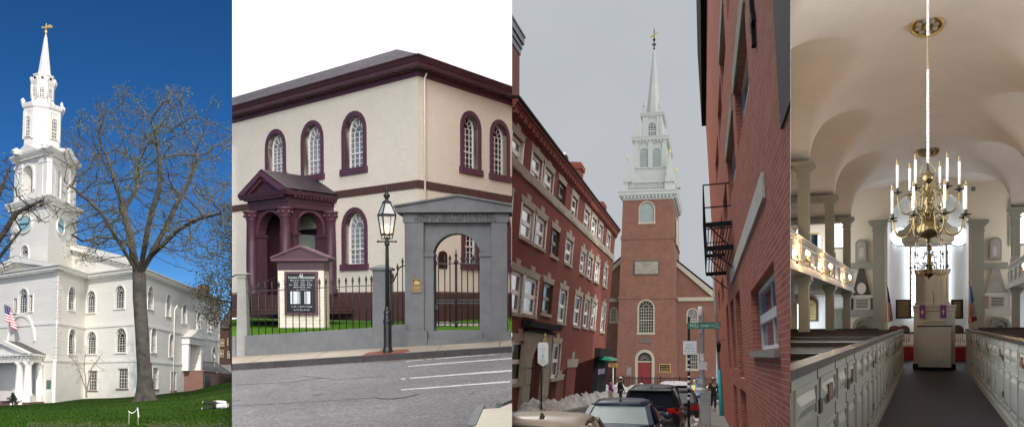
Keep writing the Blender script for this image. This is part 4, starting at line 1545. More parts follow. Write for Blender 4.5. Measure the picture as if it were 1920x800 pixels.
def plan(o, z):
    n = FP.N; r_ = FS.N
    m = (n + r_) * (o / (1 + n.dot(r_)))
    l_ = -r_
    ml = (n + l_) * (o / (1 + n.dot(l_)))
    fl = FP.p(sf0, 0, 0) + ml; fr_ = Bc + m
    br = Aw + r_ * o; bl = Aw + DL * sf0 + l_ * o
    return [V((p.x, p.y, z)) for p in (fl, fr_, br, bl)]
he = zen - zcap
mb.loft([plan(.02, zcap), plan(.02, zcap + he * .35), plan(.05, zcap + he * .36), plan(.05, zcap + he * .62), plan(.1, zcap + he * .64), plan(.14, zcap + he * .7), plan(.3, zcap + he * .74), plan(.36, zen)], smooth=False)
en = part('entablature', mb, plum, port)
mb = MB()
for f, x0, x1 in ((FP, sf0 - .05, 0), (FS, .1, Ld)):
    n = int((x1 - x0) / .2)
    for i in range(n):
        a = x0 + (i + .5) * (x1 - x0) / n
        mb.fbox(f, a - .05, a + .05, .12, .26, zcap + he * .62, zcap + he * .735)
part('dentils', mb, plum_l, en)
pl = plan(.36, zen)
zap = FP.uv(489, 325)[1]
mid_f = (pl[0] + pl[1]) / 2; mid_f.z = zap
mid_b = (pl[2] + pl[3]) / 2; mid_b.z = zap
mb = MB()
mb.add([pl[1] + V((0, 0, .06)), pl[2] + V((0, 0, .06)), mid_b + V((0, 0, .08)), mid_f + V((0, 0, .08))], [(0, 1, 2, 3)])
mb.add([pl[0] + V((0, 0, .06)), pl[3] + V((0, 0, .06)), mid_b + V((0, 0, .08)), mid_f + V((0, 0, .08))], [(0, 1, 2, 3)])
part('roof', mb, slate_plum, port, fill=False)
pf = Fr(V((pl[0].x, pl[0].y, 0)), pl[1] - pl[0])
wl = (pl[1] - pl[0]).length
mb = MB()
mb.ext(pf, [(.25, zen), (wl - .25, zen), (wl / 2, zap - .15)], -.3, -.25)
pd = part('pediment', mb, plum, port)
mb = MB()
tk = .2
for sg, a in ((1, 0), (-1, wl)):
    mb.ext(pf, [(a, zen), (wl / 2, zap), (wl / 2, zap - tk), (a + sg * tk * 2.6, zen)] if sg > 0 else [(a, zen), (a - tk * 2.6, zen), (wl / 2, zap - tk), (wl / 2, zap)], -.3, .03)
    n = 9
    for i in range(1, n):
        t = i / n
        s_, z_ = a + sg * tk * 2 + (wl / 2 - a - sg * tk * 2) * t, zen + (zap - tk * 1.1 - zen) * t
        mb.fbox(pf, s_ - .04, s_ + .04, -.2, -.06, z_ - .12, z_)
part('raking_cornice', mb, plum_l, pd)
mb = MB()
pl_ = plan(-.1, zcap - .02)
mb.loft([pl_, [q + V((0, 0, .1)) for q in pl_]], smooth=False)
part('ceiling', mb, plum, port)
lo0 = FP.p(sf0, 0, 0)
LSf = Fr(lo0 + DR * Ld, -DR)
mb = MB(); mb.fbox(LSf, 0, Ld, -.05, .2, zba, zcap); part('far_side_wall', mb, plum, port)
# dark vault and door inside
mb = MB()
mb.fbox(FL, w0[0] + sf0 + .2, w0[0] - .2, .03, .06, zba, zsp + .5)
part('door', mb, M('plum_door', (.03, .016, .022), .4, .3, 3), port)
doorf = FS.shift(n=-1.2)
mb = MB()
u_ = doorf.box(557, 440, 590, 480)
mb.fbox(doorf, u_[0], u_[1], 0, .05, u_[2] - 1.4, u_[3])
part('door_leaf', mb, M('pale_green_door', (.28, .32, .29), .5, .2, 3), port)
# steps
for i in range(5):
    mb = MB()
    z1 = zba - .16 * i
    e = .32 * i + .25
    mb.loft([plan(e, z1 - .155), plan(e, z1 - .03), plan(e + .03, z1 - .03), plan(e + .03, z1)], smooth=False)
    part('step', mb, brownstone, port)
for f, a in ((FP, .3), (FP, sf0 - .3)):
    mb = MB()
    p0 = f.p(a, .35, zba + .95); p1 = f.p(a, 1.9, zba + .2); p2 = f.p(a, 2.0, zba - .75)
    mb.tube([p0, p1, f.p(a, 2.02, zba + .1), p2], .03, 6)
    mb.tube([p0, f.p(a, .35, zba)], .03, 6)
    part('handrail', mb, iron, port)
mb = MB()
s0, s1, z0, z1 = FRr.box(822, 470, 837, 503)
mb.ext(FRr, arch(s0, s1, z0, z1, 8, (s1 - s0) * .3), .01, .05)
for k in range(5):
    zz = z1 - (z1 - z0) * (.3 + .13 * k)
    mb.fbox(FRr, s0 + .1, s1 - .1, .05, .056, zz, zz + .03)
tag(solo('wall_plaque', mb, bronze), 'dark bronze tablet on the cream wall seen through the gate arch', 'plaque')

# ---- granite front: low walls, posts, gateway
YF = 21.4
def gz(x): return kz(x) + .05 * (YF - 19.85)
GF = Fr(V((0, YF, 0)), V((1, -.02, 0)))
def low_wall(u0, u1, vt0, vt1, label, name='granite_wall'):
    s0, zt0 = GF.uv(u0, vt0); s1, zt1 = GF.uv(u1, vt1)
    mb = MB()
    mb.hexa([GF.p(s0, 0, gz(s0) - .3), GF.p(s1, 0, gz(s1) - .3), GF.p(s1, -.4, gz(s1) - .3), GF.p(s0, -.4, gz(s0) - .3), GF.p(s0, 0, zt0), GF.p(s1, 0, zt1), GF.p(s1, -.4, zt1), GF.p(s0, -.4, zt0)])
    o = tag(solo(name, mb, granite), label, 'wall')
    return o
low_wall(430, 441.5, 631, 630.5, 'short granite wall end left of the tapering pale post')
low_wall(459, 698, 629.5, 614, 'long low granite wall under the iron fence before the notice board')
low_wall(733, 766, 609, 608, 'short low granite wall between the square pier and the gateway')
for u in (524, 640):
    pass
mb = MB()
s0, zt = GF.uv(450, 520); zb_ = gz(s0) - .1
w = .245 / 2
c = GF.p(s0, -.2, 0)
mb.frust((c.x, c.y), .3, .3, .2, .2, zb_, zt)
mb.frust((c.x, c.y), .25, .25, .25, .25, zt, zt + .05)
mb.frust((c.x, c.y), .25, .25, .32, .32, zt + .05, zt + .09)
mb.frust((c.x, c.y), .32, .32, .3, .3, zt + .09, zt + .13)
tag(solo('granite_post', mb, granite_l), 'slender tapering pale granite post left of the iron fence', 'post')
s0, zt = GF.uv(697, 506); s1 = GF.uv(731, 506)[0]
c = GF.p((s0 + s1) / 2, -.22, 0)
w = s1 - s0
mb = MB()
mb.frust((c.x, c.y), w, w, w * .94, w * .94, gz(c.x) - .2, zt)
mb.frust((c.x, c.y), w * 1.22, w * 1.22, w * 1.25, w * 1.25, zt, zt + .06)
mb.frust((c.x, c.y), w * 1.25, w * 1.25, .1, .1, zt + .06, zt + .14)
tag(solo('granite_pier', mb, granite), 'square granite pier with low pyramid cap behind the street lamp', 'post')
# gateway
gate = thing('gateway', 'grey granite gateway with round arch, inscribed frieze and low pediment', 'gateway', GF.p(0, 0, 0) + V((-1.4, 0, gz(-1.4))))
Z = lambda v, u=850: GF.uv(u, v)[1]
S = lambda u, v=520: GF.uv(u, v)[0]
zb_ = gz(S(860)) - .15
D = .8
inner = arch(S(810), S(901), zb_, Z(436), 14)
mb = MB()
mb.wall(GF.shift(n=-.16), rect(S(794), S(922), zb_, Z(417)), [inner], .5)
mb.wall(GF.shift(n=-.68), rect(S(794), S(922), zb_, Z(417)), [inner], .01)
part('arch_wall', mb, granite, gate, fill=False)
mb = MB()
for a, b in ((794, 812), (899, 922)):
    mb.fbox(GF, S(a), S(b), -.66, -.1, zb_, Z(480))
    mb.fbox(GF, S(a) - .02, S(b) + .02, -.68, -.06, Z(480), Z(474))
part('jamb', mb, granite, gate)
for a, b in ((759, 794.5), (921.5, 951)):
    mb = MB()
    mb.fbox(GF, S(a), S(b), -D, 0, zb_, Z(417))
    pi = part('pier', mb, granite, gate)
    mb = MB()
    mb.fbox(GF, S(a) - .06, S(b) + .09, -D - .06, .08, zb_ - .3, Z(620))
    part('base_block', mb, granite, pi)
mb = MB()
mb.fbox(GF, S(756), S(954), -D - .02, .02, Z(417) + .003, Z(400))
fz = part('frieze', mb, granite, gate)
mb = MB()
wt = S(945) - S(770)
text(mb, GF, (S(786) + S(925)) / 2, Z(404.5), .021, 'ERECTED 1803. FROM A BEQUEST', .15, .006, sx=.86)
text(mb, GF, (S(786) + S(925)) / 2, Z(412.5), .021, 'MADE BY ABRAHAM TOURO, ESQ.', .15, .006, sx=.9)
part('inscription', mb, M('carved_letter', (.028, .029, .031), .8, .2), fz)
mb = MB()
mb.ext(GF, [(S(744), Z(399)), (S(966), Z(399)), (S(968), Z(389)), (S(861), Z(369)), (S(742), Z(389))], -D - .2, .16)
part('pediment', mb, granite, gate)
mb = MB()
mb.ext(GF, [(S(742) - .02, Z(389)), (S(861), Z(369)), (S(968) + .02, Z(389)), (S(968) + .02, Z(386)), (S(861), Z(365.5)), (S(742) - .02, Z(386))], -D - .25, .22)
part('coping', mb, granite, gate)
mb = MB()
mb.fbox(GF, S(803), S(905), -.7, -.02, zb_ - .2, Z(620))
part('threshold', mb, granite, gate)
mb = MB()
mb.fbox(GF, S(803), S(922), -.1, .2, zb_ - .2, Z(634))
part('step', mb, granite, gate)
mb = MB()
for k in range(7):       # voussoir joints
    a = PI * (k + .5) / 7
    r0 = (S(901) - S(810)) / 2; cc = (S(901) + S(810)) / 2; zz = Z(436) - r0
    mb.bar(GF.p(cc + r0 * math.cos(a), -.158, zz + r0 * math.sin(a)), GF.p(cc + r0 * 1.35 * math.cos(a), -.158, zz + r0 * 1.35 * math.sin(a)), .008, .008, GF.N)
part('voussoir_joint', mb, M('mortar_line', (.1, .1, .1), .9, .1), gate)
mb = MB()
s0, s1, z0, z1 = GF.box(772, 522, 791, 548)
mb.fbox(GF, s0, s1, .004, .03, z0, z1)
mb.m = 1
mb.ring(GF, rect(s0 + .01, s1 - .01, z0 + .01, z1 - .01), rect(s0 + .02, s1 - .02, z0 + .02, z1 - .02), .03, .036)
mb.ext(GF, [(s0 + .06, z0 + .2), (s1 - .05, z0 + .2), (s1 - .05, z1 - .08), (s0 + .11, z1 - .04), (s0 + .06, z1 - .09)], .03, .036)
for k in range(5):
    mb.fbox(GF, s0 + .04, s1 - .04, .03, .035, z0 + .04 + k * .03, z0 + .052 + k * .03)
tag(solo('gate_plaque', mb, [bronze, gold_t]), 'small square bronze plaque fixed to the left granite gate pier', 'plaque')

# ---- iron work
def picket(fr, s, n, z0, z1, r=.014, tip=.17):
    mb = MB()
    p = fr.p(s, n, 0)
    mb.tube([V((p.x, p.y, z0)), V((p.x, p.y, z1 - tip))], r, 6)
    mb.lathe(V((p.x, p.y, z1 - tip)), [(r * 1.8, -.02), (r * 1.8, 0), (r, .005), (r * 2.4, .05), (r * 1.6, .1), (0.001, tip)], 6)
    return mb
N_ = -.2
fence = thing('iron_fence', 'black iron spear fence on the long low granite wall', 'fence', GF.p(S(580), N_, Z(622, 580)))
us = [467, 480, 493, 506, 519, 531.5, 545, 557, 570, 583, 596, 608, 620.5, 633, 646, 658.5, 671, 684, 694]
for u in us:
    t = (u - 467) / 217
    s = S(u, 580)
    part('picket', picket(GF, s, N_, GF.uv(u, 632 - 18 * t)[1], GF.uv(u, 528 - 13 * t)[1]), iron, fence)
for v0, v1 in ((546, 534),):
    mb = MB()
    a, b = GF.uv(455, v0), GF.uv(699, v1)
    mb.bar(GF.p(a[0], N_, a[1]), GF.p(b[0], N_, b[1]), .03, .02)
    part('rail', mb, iron, fence)
f2 = thing('iron_fence', 'short iron fence with rising scroll rail right of the square pier', 'fence', GF.p(S(745), N_, Z(610, 745)))
for u, v in ((734.6, 509), (743.5, 492), (753, 481)):
    part('picket', picket(GF, S(u, 580), N_, Z(612, u), GF.uv(u, v)[1]), iron, f2)
mb = MB()
mb.tube([GF.p(*((lambda q: (q[0], N_, q[1]))(GF.uv(u, v)))) for u, v in ((730, 529), (735, 527), (738, 520), (742, 512), (745, 503), (750, 498.5), (757, 497), (762, 499))], .018, 6)
part('rail', mb, iron, f2)
f3 = thing('iron_fence', 'single iron spear rising right of the gateway', 'fence', GF.p(S(956), N_, Z(600, 956)))
part('picket', picket(GF, S(956.5, 580), N_, Z(600, 956), GF.uv(956, 480)[1]), iron, f3)
mb = MB()
mb.bar(GF.p(S(950), N_, Z(495, 950)), GF.p(S(966), N_, Z(495, 950)), .03, .02)
part('rail', mb, iron, f3)
f4 = thing('iron_fence', 'end of an iron rail left of the tapering pale post', 'fence', GF.p(S(437), N_, Z(600, 437)))
mb = MB()
mb.bar(GF.p(S(430), N_, Z(549, 437)), GF.p(S(446), N_, Z(547, 437)), .03, .02)
part('rail', mb, iron, f4)
ig = thing('iron_gate', 'black iron double gate with spear bars inside the granite arch', 'gate', GF.p(S(855), -.42, Z(618)))
GN = -.42
for u, v in ((814, 483), (819, 475), (831, 474), (841, 474.5), (863.5, 474), (874.5, 474.5), (885.5, 475), (896, 482)):
    part('picket', picket(GF, S(u, 560), GN, Z(612), GF.uv(u, v)[1], .016), iron, ig)
mb = MB()
for v in (492.5, 562, 568, 606):
    mb.fbox(GF, S(810), S(901), GN - .015, GN + .015, Z(v) - .014, Z(v) + .014)
part('rail', mb, iron, ig)
mb = MB()
for k in range(16):
    a = S(814) + (S(897) - S(814)) * k / 15
    mb.ring(GF, circ(a, Z(565), .05, 8), circ(a, Z(565), .03, 8), GN - .01, GN + .01)
part('scroll_band', mb, iron, ig)
mb = MB()
p = GF.p(S(852.5), GN, 0)
mb.tube([V((p.x, p.y, Z(614))), V((p.x, p.y, Z(490)))], .032, 8)
mb.lathe(V((p.x, p.y, Z(492))), [(.05, 0), (.06, .04), (.03, .08), (.02, .16), (.045, .2), (.02, .24), (.015, .3), (0.001, .38)], 8)
mb.lathe(V((p.x, p.y, Z(608))), [(.001, -.1), (.05, 0), (.05, .02), (.03, .1)], 8)
part('meeting_post', mb, iron, ig)
mb = MB()
mb.fbox(GF, S(811), S(818), GN - .04, GN + .05, Z(580), Z(571))
part('lock_box', mb, iron, ig)

# ---- notice board in the yard
YN = 25.5
NF = Fr(V((0, YN, 0)), V((1, -.05, 0)))
def nb(u, v): return NF.uv(u, v)
nboard = thing('notice_board', 'cream brick notice board with plum pediment standing in the yard', 'notice board', NF.p(nb(564, 600)[0], -.3, nb(564, 613)[1]))
s0, s1 = nb(521.5, 560)[0], nb(607.5, 560)[0]
zg, zt, zp = nb(564, 614)[1], nb(564, 506)[1], nb(564, 489)[1]
mb = MB(); mb.fbox(NF, s0, s1, -.6, 0, zg, zt); part('pillar', mb, cream_brick, nboard)
mb = MB()
mb.fbox(NF, s0 - .02, s1 + .02, -.62, .02, zt, zp)
mb.fbox(NF, s0 - .1, s1 + .1, -.7, .1, zp, zp + .05)
mb.ext(NF, [(s0 - .16, zp + .05), (s1 + .16, zp + .05), (s1 + .16, zp + .1), ((s0 + s1) / 2, nb(564, 462)[1]), (s0 - .16, zp + .1)], -.74, .1)
part('pediment', mb, plum, nboard)
mb = MB()
for sg, a in ((1, s0 - .18), (-1, s1 + .18)):
    mb.ext(NF, [(a, zp + .06), (a, zp + .12), ((s0 + s1) / 2, nb(564, 461)[1] + .03), ((s0 + s1) / 2, nb(564, 461)[1] - .05)], -.76, .16)
mb.fbox(NF, s0 - .16, s1 + .16, .0, .15, zp - .005, zp + .07)
part('raking_cornice', mb, plum_l, nboard)
mb = MB()
b0, b1, bz0, bz1 = NF.box(535, 508.5, 597, 590)
mb.ring(NF, rect(b0, b1, bz0, bz1), rect(b0 + .07, b1 - .07, bz0 + .07, bz1 - .07), .003, .09)
part('board_frame', mb, plum_l, nboard)
mb = MB(); mb.fbox(NF, b0 + .06, b1 - .06, .004, .04, bz0 + .06, bz1 - .06)
bd = part('board', mb, boardm, nboard)
mb = MB()
bc = (b0 + b1) / 2
ph = (bz1 - bz0)
text(mb, NF, bc, bz1 - ph * .145, .04, 'TOURO SYNAGOGUE', .082, .004)
for k, (line, sz, sxx) in enumerate((('BUILT IN 1763   DEDICATED 1763', .045, 1), ('NATIONAL HISTORIC SITE', .045, 1), ('CONGREGATION JESHUAT ISRAEL', .05, 1), ('SABBATH AND HOLY DAYS', .045, 1), ('DAILY SERVICES', .045, 1))):
    text(mb, NF, bc, bz1 - ph * (.205 + .053 * k), .04, line, sz, .004)
for k, (line, sz) in enumerate((('TOURS   OPEN TO VISITORS', .05), ('72  TOURO  STREET', .055))):
    text(mb, NF, bc, bz0 + ph * (.19 - .075 * k), .04, line, sz, .004)
mb.ring(NF, circ(bc, bz1 - ph * .09, .05, 12), circ(bc, bz1 - ph * .09, .03, 12), .041, .045)
part('lettering', mb, white_t, bd)
for ua, ub in ((545.5, 557.5), (558.5, 563.5), (572, 582.5)):
    mb = MB()
    q = NF.box(ua, 546, ub, 569)
    mb.fbox(NF, q[0], q[1], .041, .046, q[2], q[3])
    pp = part('paper', mb, paperm, bd)
    mb = MB()
    for k in range(12):
        zz = q[3] - (q[3] - q[2]) * (k + 1.2) / 14
        mb.fbox(NF, q[0] + .02, q[1] - .02 - (k * 7 % 5) * .012, .046, .049, zz, zz + .008)
    part('print', mb, M('grey_print', (.2, .2, .22), .6, .1), pp)

# ---- gas style street lamp
YL = 20.15
lb = P2.at(727, 663.5, YL)
lamp = thing('street_lamp', 'black iron gas style street lamp with lit four sided lantern on the kerb', 'street lamp', lb)
k = P2.px(YL)
zv = lambda v: (663.5 - v) * k
L0 = V((0, 0, 0))
mb = MB()
mb.lathe(L0, [(9.5 * k, 0), (9.5 * k, 7 * k), (8.5 * k, 10 * k), (7.6 * k, 14 * k), (7.6 * k, zv(606)), (8.4 * k, zv(604)), (8.4 * k, zv(600)), (7 * k, zv(598)), (6.6 * k, zv(590)), (7.6 * k, zv(588)), (7.2 * k, zv(583)), (5 * k, zv(580)), (4.6 * k, zv(574))], 10, False)
part('base', mb, iron, lamp, True)
mb = MB()
mb.lathe(L0, [(4.4 * k, zv(578)), (3.2 * k, zv(470)), (3 * k, zv(462)), (4.8 * k, zv(459)), (4.8 * k, zv(456)), (2.6 * k, zv(453)), (3.8 * k, zv(449)), (2 * k, zv(444))], 12)
part('shaft', mb, iron, lamp, True)
mb = MB()
mb.tube([V((-17 * k, 0, zv(453))), V((17 * k, 0, zv(453)))], .018, 8)
for sx in (-17, 17):
    mb.ball((sx * k, 0, zv(453)), .028, 8, 6)
part('ladder_bar', mb, iron, lamp, True)
ro = .5
def sq(r, z):
    return [V((r * math.cos(ro + PI / 2 * i + PI / 4), r * math.sin(ro + PI / 2 * i + PI / 4), z)) for i in range(4)]
rb, rt = 9.5 * k * 1.25, 14.5 * k * 1.25
zb0, zt0, zr = zv(440), zv(404), zv(382)
mb = MB()
for a, b in zip(sq(rb, zb0), sq(rt, zt0)): mb.bar(a, b, .025)
for a, b in zip(sq(rt, zt0), sq(rt * .42, zr)): mb.bar(a, b, .025)
for r, z in ((rb, zb0), (rt, zt0)):
    q = sq(r, z)
    for i in range(4): mb.bar(q[i], q[(i + 1) % 4], .035)
for a in sq(rb, zb0): mb.tube([a, V((a.x * .9, a.y * .9, zb0 - .1)), V((0, 0, zv(447)))], .014, 5)
part('lantern_frame', mb, iron, lamp, True)
mb = MB()
q0, q1, q2 = sq(rb * .97, zb0), sq(rt * .97, zt0), sq(rt * .42, zr)
for i in range(4):
    j = (i + 1) % 4
    mb.add([q1[i], q1[j], q2[j], q2[i]], [(0, 1, 2, 3)])
part('lantern_roof', mb, lampglass, lamp, True)
m_, t_, N2, L2, b2 = _nt('clear_lantern_pane')
b2.inputs['Base Color'].default_value = (.9, .92, .9, 1); b2.inputs['Roughness'].default_value = .05
b2.inputs['Transmission Weight'].default_value = .0; b2.inputs['Alpha'].default_value = .22
mb = MB()
for i in range(4):
    j = (i + 1) % 4
    mb.add([q0[i], q0[j], q1[j], q1[i]], [(0, 1, 2, 3)])
part('lantern_pane', mb, m_, lamp, True)
mb = MB()
mb.lathe(V((0, 0, zr)), [(rt * .46, 0), (rt * .46, .03), (.05, .06), (.035, .1), (.075, .15), (.08, .19), (.04, .23), (.03, .27), (.05, .31), (.03, .35), (.008, .38), (.001, .46)], 10)
part('finial', mb, iron, lamp, True)
mb = MB()
mb.lathe(V((0, 0, zb0 + .01)), [(.03, 0), (.02, .05), (.03, .1), (.05, .14), (.04, .2), (.001, .24)], 8)
part('mantle_bulb', mb, warm, lamp, True)
mb = MB()
mb.lathe(V((0, 0, zb0 + .02)), [(.012, 0), (.012, .12)], 6)
part('burner', mb, iron, lamp, True)
# ================================================================ third place: narrow brick street with snow and a brick church
P3 = Place(960, 1482, 1342, 667)
PL = P3
bk_l = brick('red_facade_brick', (.235, .052, .036), (.135, .032, .024), (.20, .12, .095), .28, .10, .014, .85, .8, .5, blotch=(.25, .065, .045))
bk_r = brick('orange_red_brick', (.50, .150, .094), (.34, .095, .062), (.46, .32, .25), .36, .07, .006, .85, .6, .2, blotch=(.52, .21, .14))
bk_d = brick('dark_brown_brick', (.10, .035, .03), (.075, .027, .024), (.07, .05, .045), .24, .085, .012)
bk_t = brick('old_church_brick', (.20, .078, .055), (.125, .050, .037), (.24, .165, .125), .42, .15, .026, .9, .6, .5, blotch=(.27, .13, .095))
stone3 = M('weathered_limestone', (.34, .30, .23), .85, .2, 2, .3, 20, dirt=.35)
white3 = M('white_window_paint', (.74, .73, .70), .5, .1)
brown3 = M('brown_window_paint', (.09, .06, .045), .5, .2)
tan3 = M('church_cream_trim', (.36, .33, .25), .6, .12, 2, dirt=.2)
steeple = M('pale_steeple_paint', (.395, .42, .395), .6, .08, .6, dirt=.15)
louvre = M('grey_green_louvre', (.26, .30, .29), .6, .1)
glass3 = glass('grey_window_glass', (.035, .04, .045), .10, .7, .6, .06)
lead3 = M('dark_roof_edge', (.016, .015, .016), .85, .2, spec=.05)
black3 = M('black_painted_steel', (.012, .012, .013), .75, .2, 8, spec=.2)
redd = M('red_door_paint', (.22, .014, .018), .5, .2, 3, dirt=.2)
goldl = M('gold_leaf', (.75, .5, .14), .35, .15, 4, metal=.4)
snowm = M('dirty_snow', (.52, .51, .50), .9, .2, 2.5, .8, 12, col2=(.28, .25, .22), dirt=.75)
wetroad = M('wet_asphalt', (.075, .073, .072), .45, .3, .6, .4, 40)
slab = M('grey_pavement', (.20, .19, .175), .8, .2, 1.2, .3, 30, dirt=.3)
galv = M('galvanised_steel', (.36, .37, .36), .5, .12, 5, metal=.2, dirt=.2)
greens = M('street_sign_green', (.005, .16, .09), .4, .1)
signw = M('white_sign_face', (.70, .72, .72), .4, .05)
greent = M('green_lettering', (.01, .22, .15), .5, .1)
dkt = M('dark_lettering', (.05, .05, .055), .5, .1)
teal3 = M('teal_pipe_paint', (.02, .34, .36), .5, .15)
woodh = M('bare_wood_header', (.33, .20, .08), .7, .3, 8)

def g3(y): return -2.1 - .0215 * y
# ---- ground
mb = MB()
for i in range(12):
    y0, y1 = 6 + 15 * i, 6 + 15 * (i + 1)
    mb.add([(-45, y0, g3(y0)), (60, y0, g3(y0)), (60, y1, g3(y1)), (-45, y1, g3(y1))], [(0, 1, 2, 3)])
solo('road', mb, wetroad, kind='structure')
mb = MB()
mb.hexa([(x, y, g3(y) + dz) for dz in (-.2, .13) for x, y in ((-.85, 8), (4, 8), (4, 58), (-.85, 58))])
solo('pavement', mb, slab, kind='structure')
mb = MB()
mb.hexa([(x, y, g3(y) + dz) for dz in (-.2, .125) for x, y in ((-10.5, 8), (-7.6, 8), (-7.6, 88), (-10.5, 88))])
solo('pavement', mb, slab, kind='structure')
mb = MB()
mb.hexa([(x, y, g3(y) + dz) for dz in (-.2, .12) for x, y in ((-30, 92), (30, 92), (30, 126), (-30, 126))])
solo('church_forecourt', mb, slab, kind='structure')

# ---- long red building on the left
AL = math.radians(5)
LF = Fr((-10.0, 0, 0), (0, 1, 0), (math.sin(AL), 0, math.cos(AL)))
s_end = LF.uv(1147, 520)[0]
s_beg = LF.uv(930, 500)[0]
zt0 = (LF.uv(974, 186, .38)[1] + LF.uv(1154, 421, .38)[1]) / 2
zcb = (LF.uv(974, 240)[1] + LF.uv(1148, 438)[1]) / 2
lb = thing('brick_building', 'long red brick building with four rows of white sash windows and two chimneys', 'building', (-10.0, 64, g3(64)))
holes = []
def w3(u0, v0, u1, v1, trim=white3, lintel=True, **k):
    s0, s1, z0, z1 = LF.box(u0, v0, u1, v1)
    H = z1 - z0
    a = dict(rec=.16, trim=.0, proud=.07, nx=1, nz=2, sill=.18, sillm=stone3, bar=.10, fi=.2, lintel=(.36, .26) if lintel else None, lm=stone3)
    a.update(k)
    holes.append(window(lb, LF, s0, s1, z0, z1, trim, glass3, trim, 'rect', **a))
rows = [
    [(956, 254, 980, 312), (994, 290, 1016, 348), (1018, 316, 1037, 368), (1045, 342, 1059, 390), (1070, 368, 1082, 413), (1094, 394, 1105, 435), (1108, 408, 1118, 447), (1121, 421, 1129, 459), (1136, 439, 1143, 475)],
    [(935, 356, 959, 424), (975, 386, 1000, 449), (1003, 407, 1023, 464), (1032, 430, 1047, 481), (1059, 448, 1073, 495), (1087, 472, 1097, 512), (1101, 481, 1110, 521), (1115, 490, 1123, 528), (1131, 501, 1138, 537)],
    [(954, 507, 979, 586), (981, 519, 1007, 590), (1016, 530, 1034, 588), (1047, 542, 1062, 604), (1076, 553, 1089, 610), (1094, 561, 1104, 613), (1108, 566, 1117, 616), (1127, 573, 1134, 621)],
]
for r in rows:
    for i, w in enumerate(r):
        brown = (r is rows[0] and i == 3) or (r is rows[1] and i == 3) or (r is rows[2] and i == 2)
        w3(*w, trim=brown3 if brown else white3)
w3(957, 638, 984, 717); w3(1034, 643, 1049, 708)
w3(1041, 712, 1053, 764, trim=stone3)
def hb(u0, v0, u1, v1, arch_=False):
    s0, s1, z0, z1 = LF.box(u0, v0, u1, v1)
    h = arch(s0, s1, z0, z1, 10, (s1 - s0) * .35) if arch_ else rect(s0, s1, z0, z1)
    holes.append(h)
    return h
zgl = -7.0
da = LF.box(988, 646, 1012, 776)
dh = arch(da[0], da[1], da[2], da[3], 10, 1.8); holes.append(dh)
d2 = hb(1061, 688, 1077, 765)
d3 = hb(1117, 668, 1134, 768)
mb = MB()
mb.wall(LF, rect(s_beg, s_end, zgl, zcb + .2), holes, .35)
part('wall', mb, bk_l, lb)
EF = Fr(LF.p(s_end, 0, 0), (-1, 0, 0), LF.U)
mb = MB(); q = [LF.p(s_end, 0, zgl), LF.p(s_end, -14, zgl), LF.p(s_end, -14, zt0), LF.p(s_end, 0, zt0)]
mb.add(q, [(0, 1, 2, 3)])
part('end_wall', mb, bk_l, lb)
# corbelled cornice
H = zt0 - zcb
mb = MB()
def lsec(n, z): return (n, z)
prof = [(-.2, zcb), (.06, zcb), (.06, zcb + .12 * H), (.16, zcb + .14 * H), (.16, zcb + .2 * H), (.1, zcb + .22 * H), (.1, zcb + .62 * H), (.26, zcb + .64 * H), (.26, zcb + .8 * H), (.34, zcb + .82 * H), (.34, zt0 - .02), (-.3, zt0)]
mb.loft([[LF.p(s, n, z) for n, z in prof] for s in (s_beg, s_end + .3)], smooth=False)
cr = part('cornice', mb, bk_l, lb)
mb = MB()
n = 46
for i in range(n):
    a = s_beg + (s_end - s_beg) * (i + .5) / n
    mb.fbox(LF, a - .24, a + .24, .1, .25, zcb + .24 * H, zcb + .62 * H)
    mb.fbox(LF, a - .44, a + .44, .1, .22, zcb + .46 * H, zcb + .62 * H)
part('corbel_band', mb, bk_l, cr)
mb = MB(); mb.fbox(LF, s_beg, s_end + .35, -.4, .40, zt0, zt0 + .14); part('roof_edge', mb, lead3, lb)
mb = MB(); mb.add([LF.p(s_beg, 0, zt0 + .1), LF.p(s_end, 0, zt0 + .1), LF.p(s_end, -14, zt0 + .1), LF.p(s_beg, -14, zt0 + .1)], [(0, 1, 2, 3)]); part('roof', mb, lead3, lb)
zs1 = (LF.uv(985, 330)[1] + LF.uv(1130, 466)[1]) / 2
mb = MB(); mb.fbox(LF, s_beg, s_end + .02, -.05, .1, zs1 - .2, zs1 + .3); part('stone_course', mb, stone3, lb)
for u0, u1, v0, v1, dn in ((1087, 1099, 309, 350, -1.2), (1130, 1140, 382, 412, -1.2)):
    f = LF.shift(n=dn)
    q = f.box(u0, v0, u1, v1)
    mb = MB(); mb.fbox(f, q[0], q[0] + 1.6, -1.4, 0, q[2] - 1, q[3] - .5); mb.fbox(f, q[0] - .1, q[0] + 1.7, -1.5, .1, q[3] - .5, q[3] - .15); mb.fbox(f, q[0], q[0] + 1.6, -1.4, 0, q[3] - .15, q[3])
    part('chimney', mb, bk_l, lb)
f = LF.shift(n=-.8); p = f.uv(1055, 303); q = f.uv(1055, 283)
mb = MB(); P_ = [f.p(p[0], 0, p[1] - .5), f.p(p[0], 0, q[1] - .2), f.p(p[0] + .4, 0, q[1]), f.p(p[0] + 1.3, 0, q[1] + .05), f.p(p[0] + 1.7, 0, q[1] - .25)]
mb.tube(P_, .09, 8); part('roof_vent', mb, galv, lb)
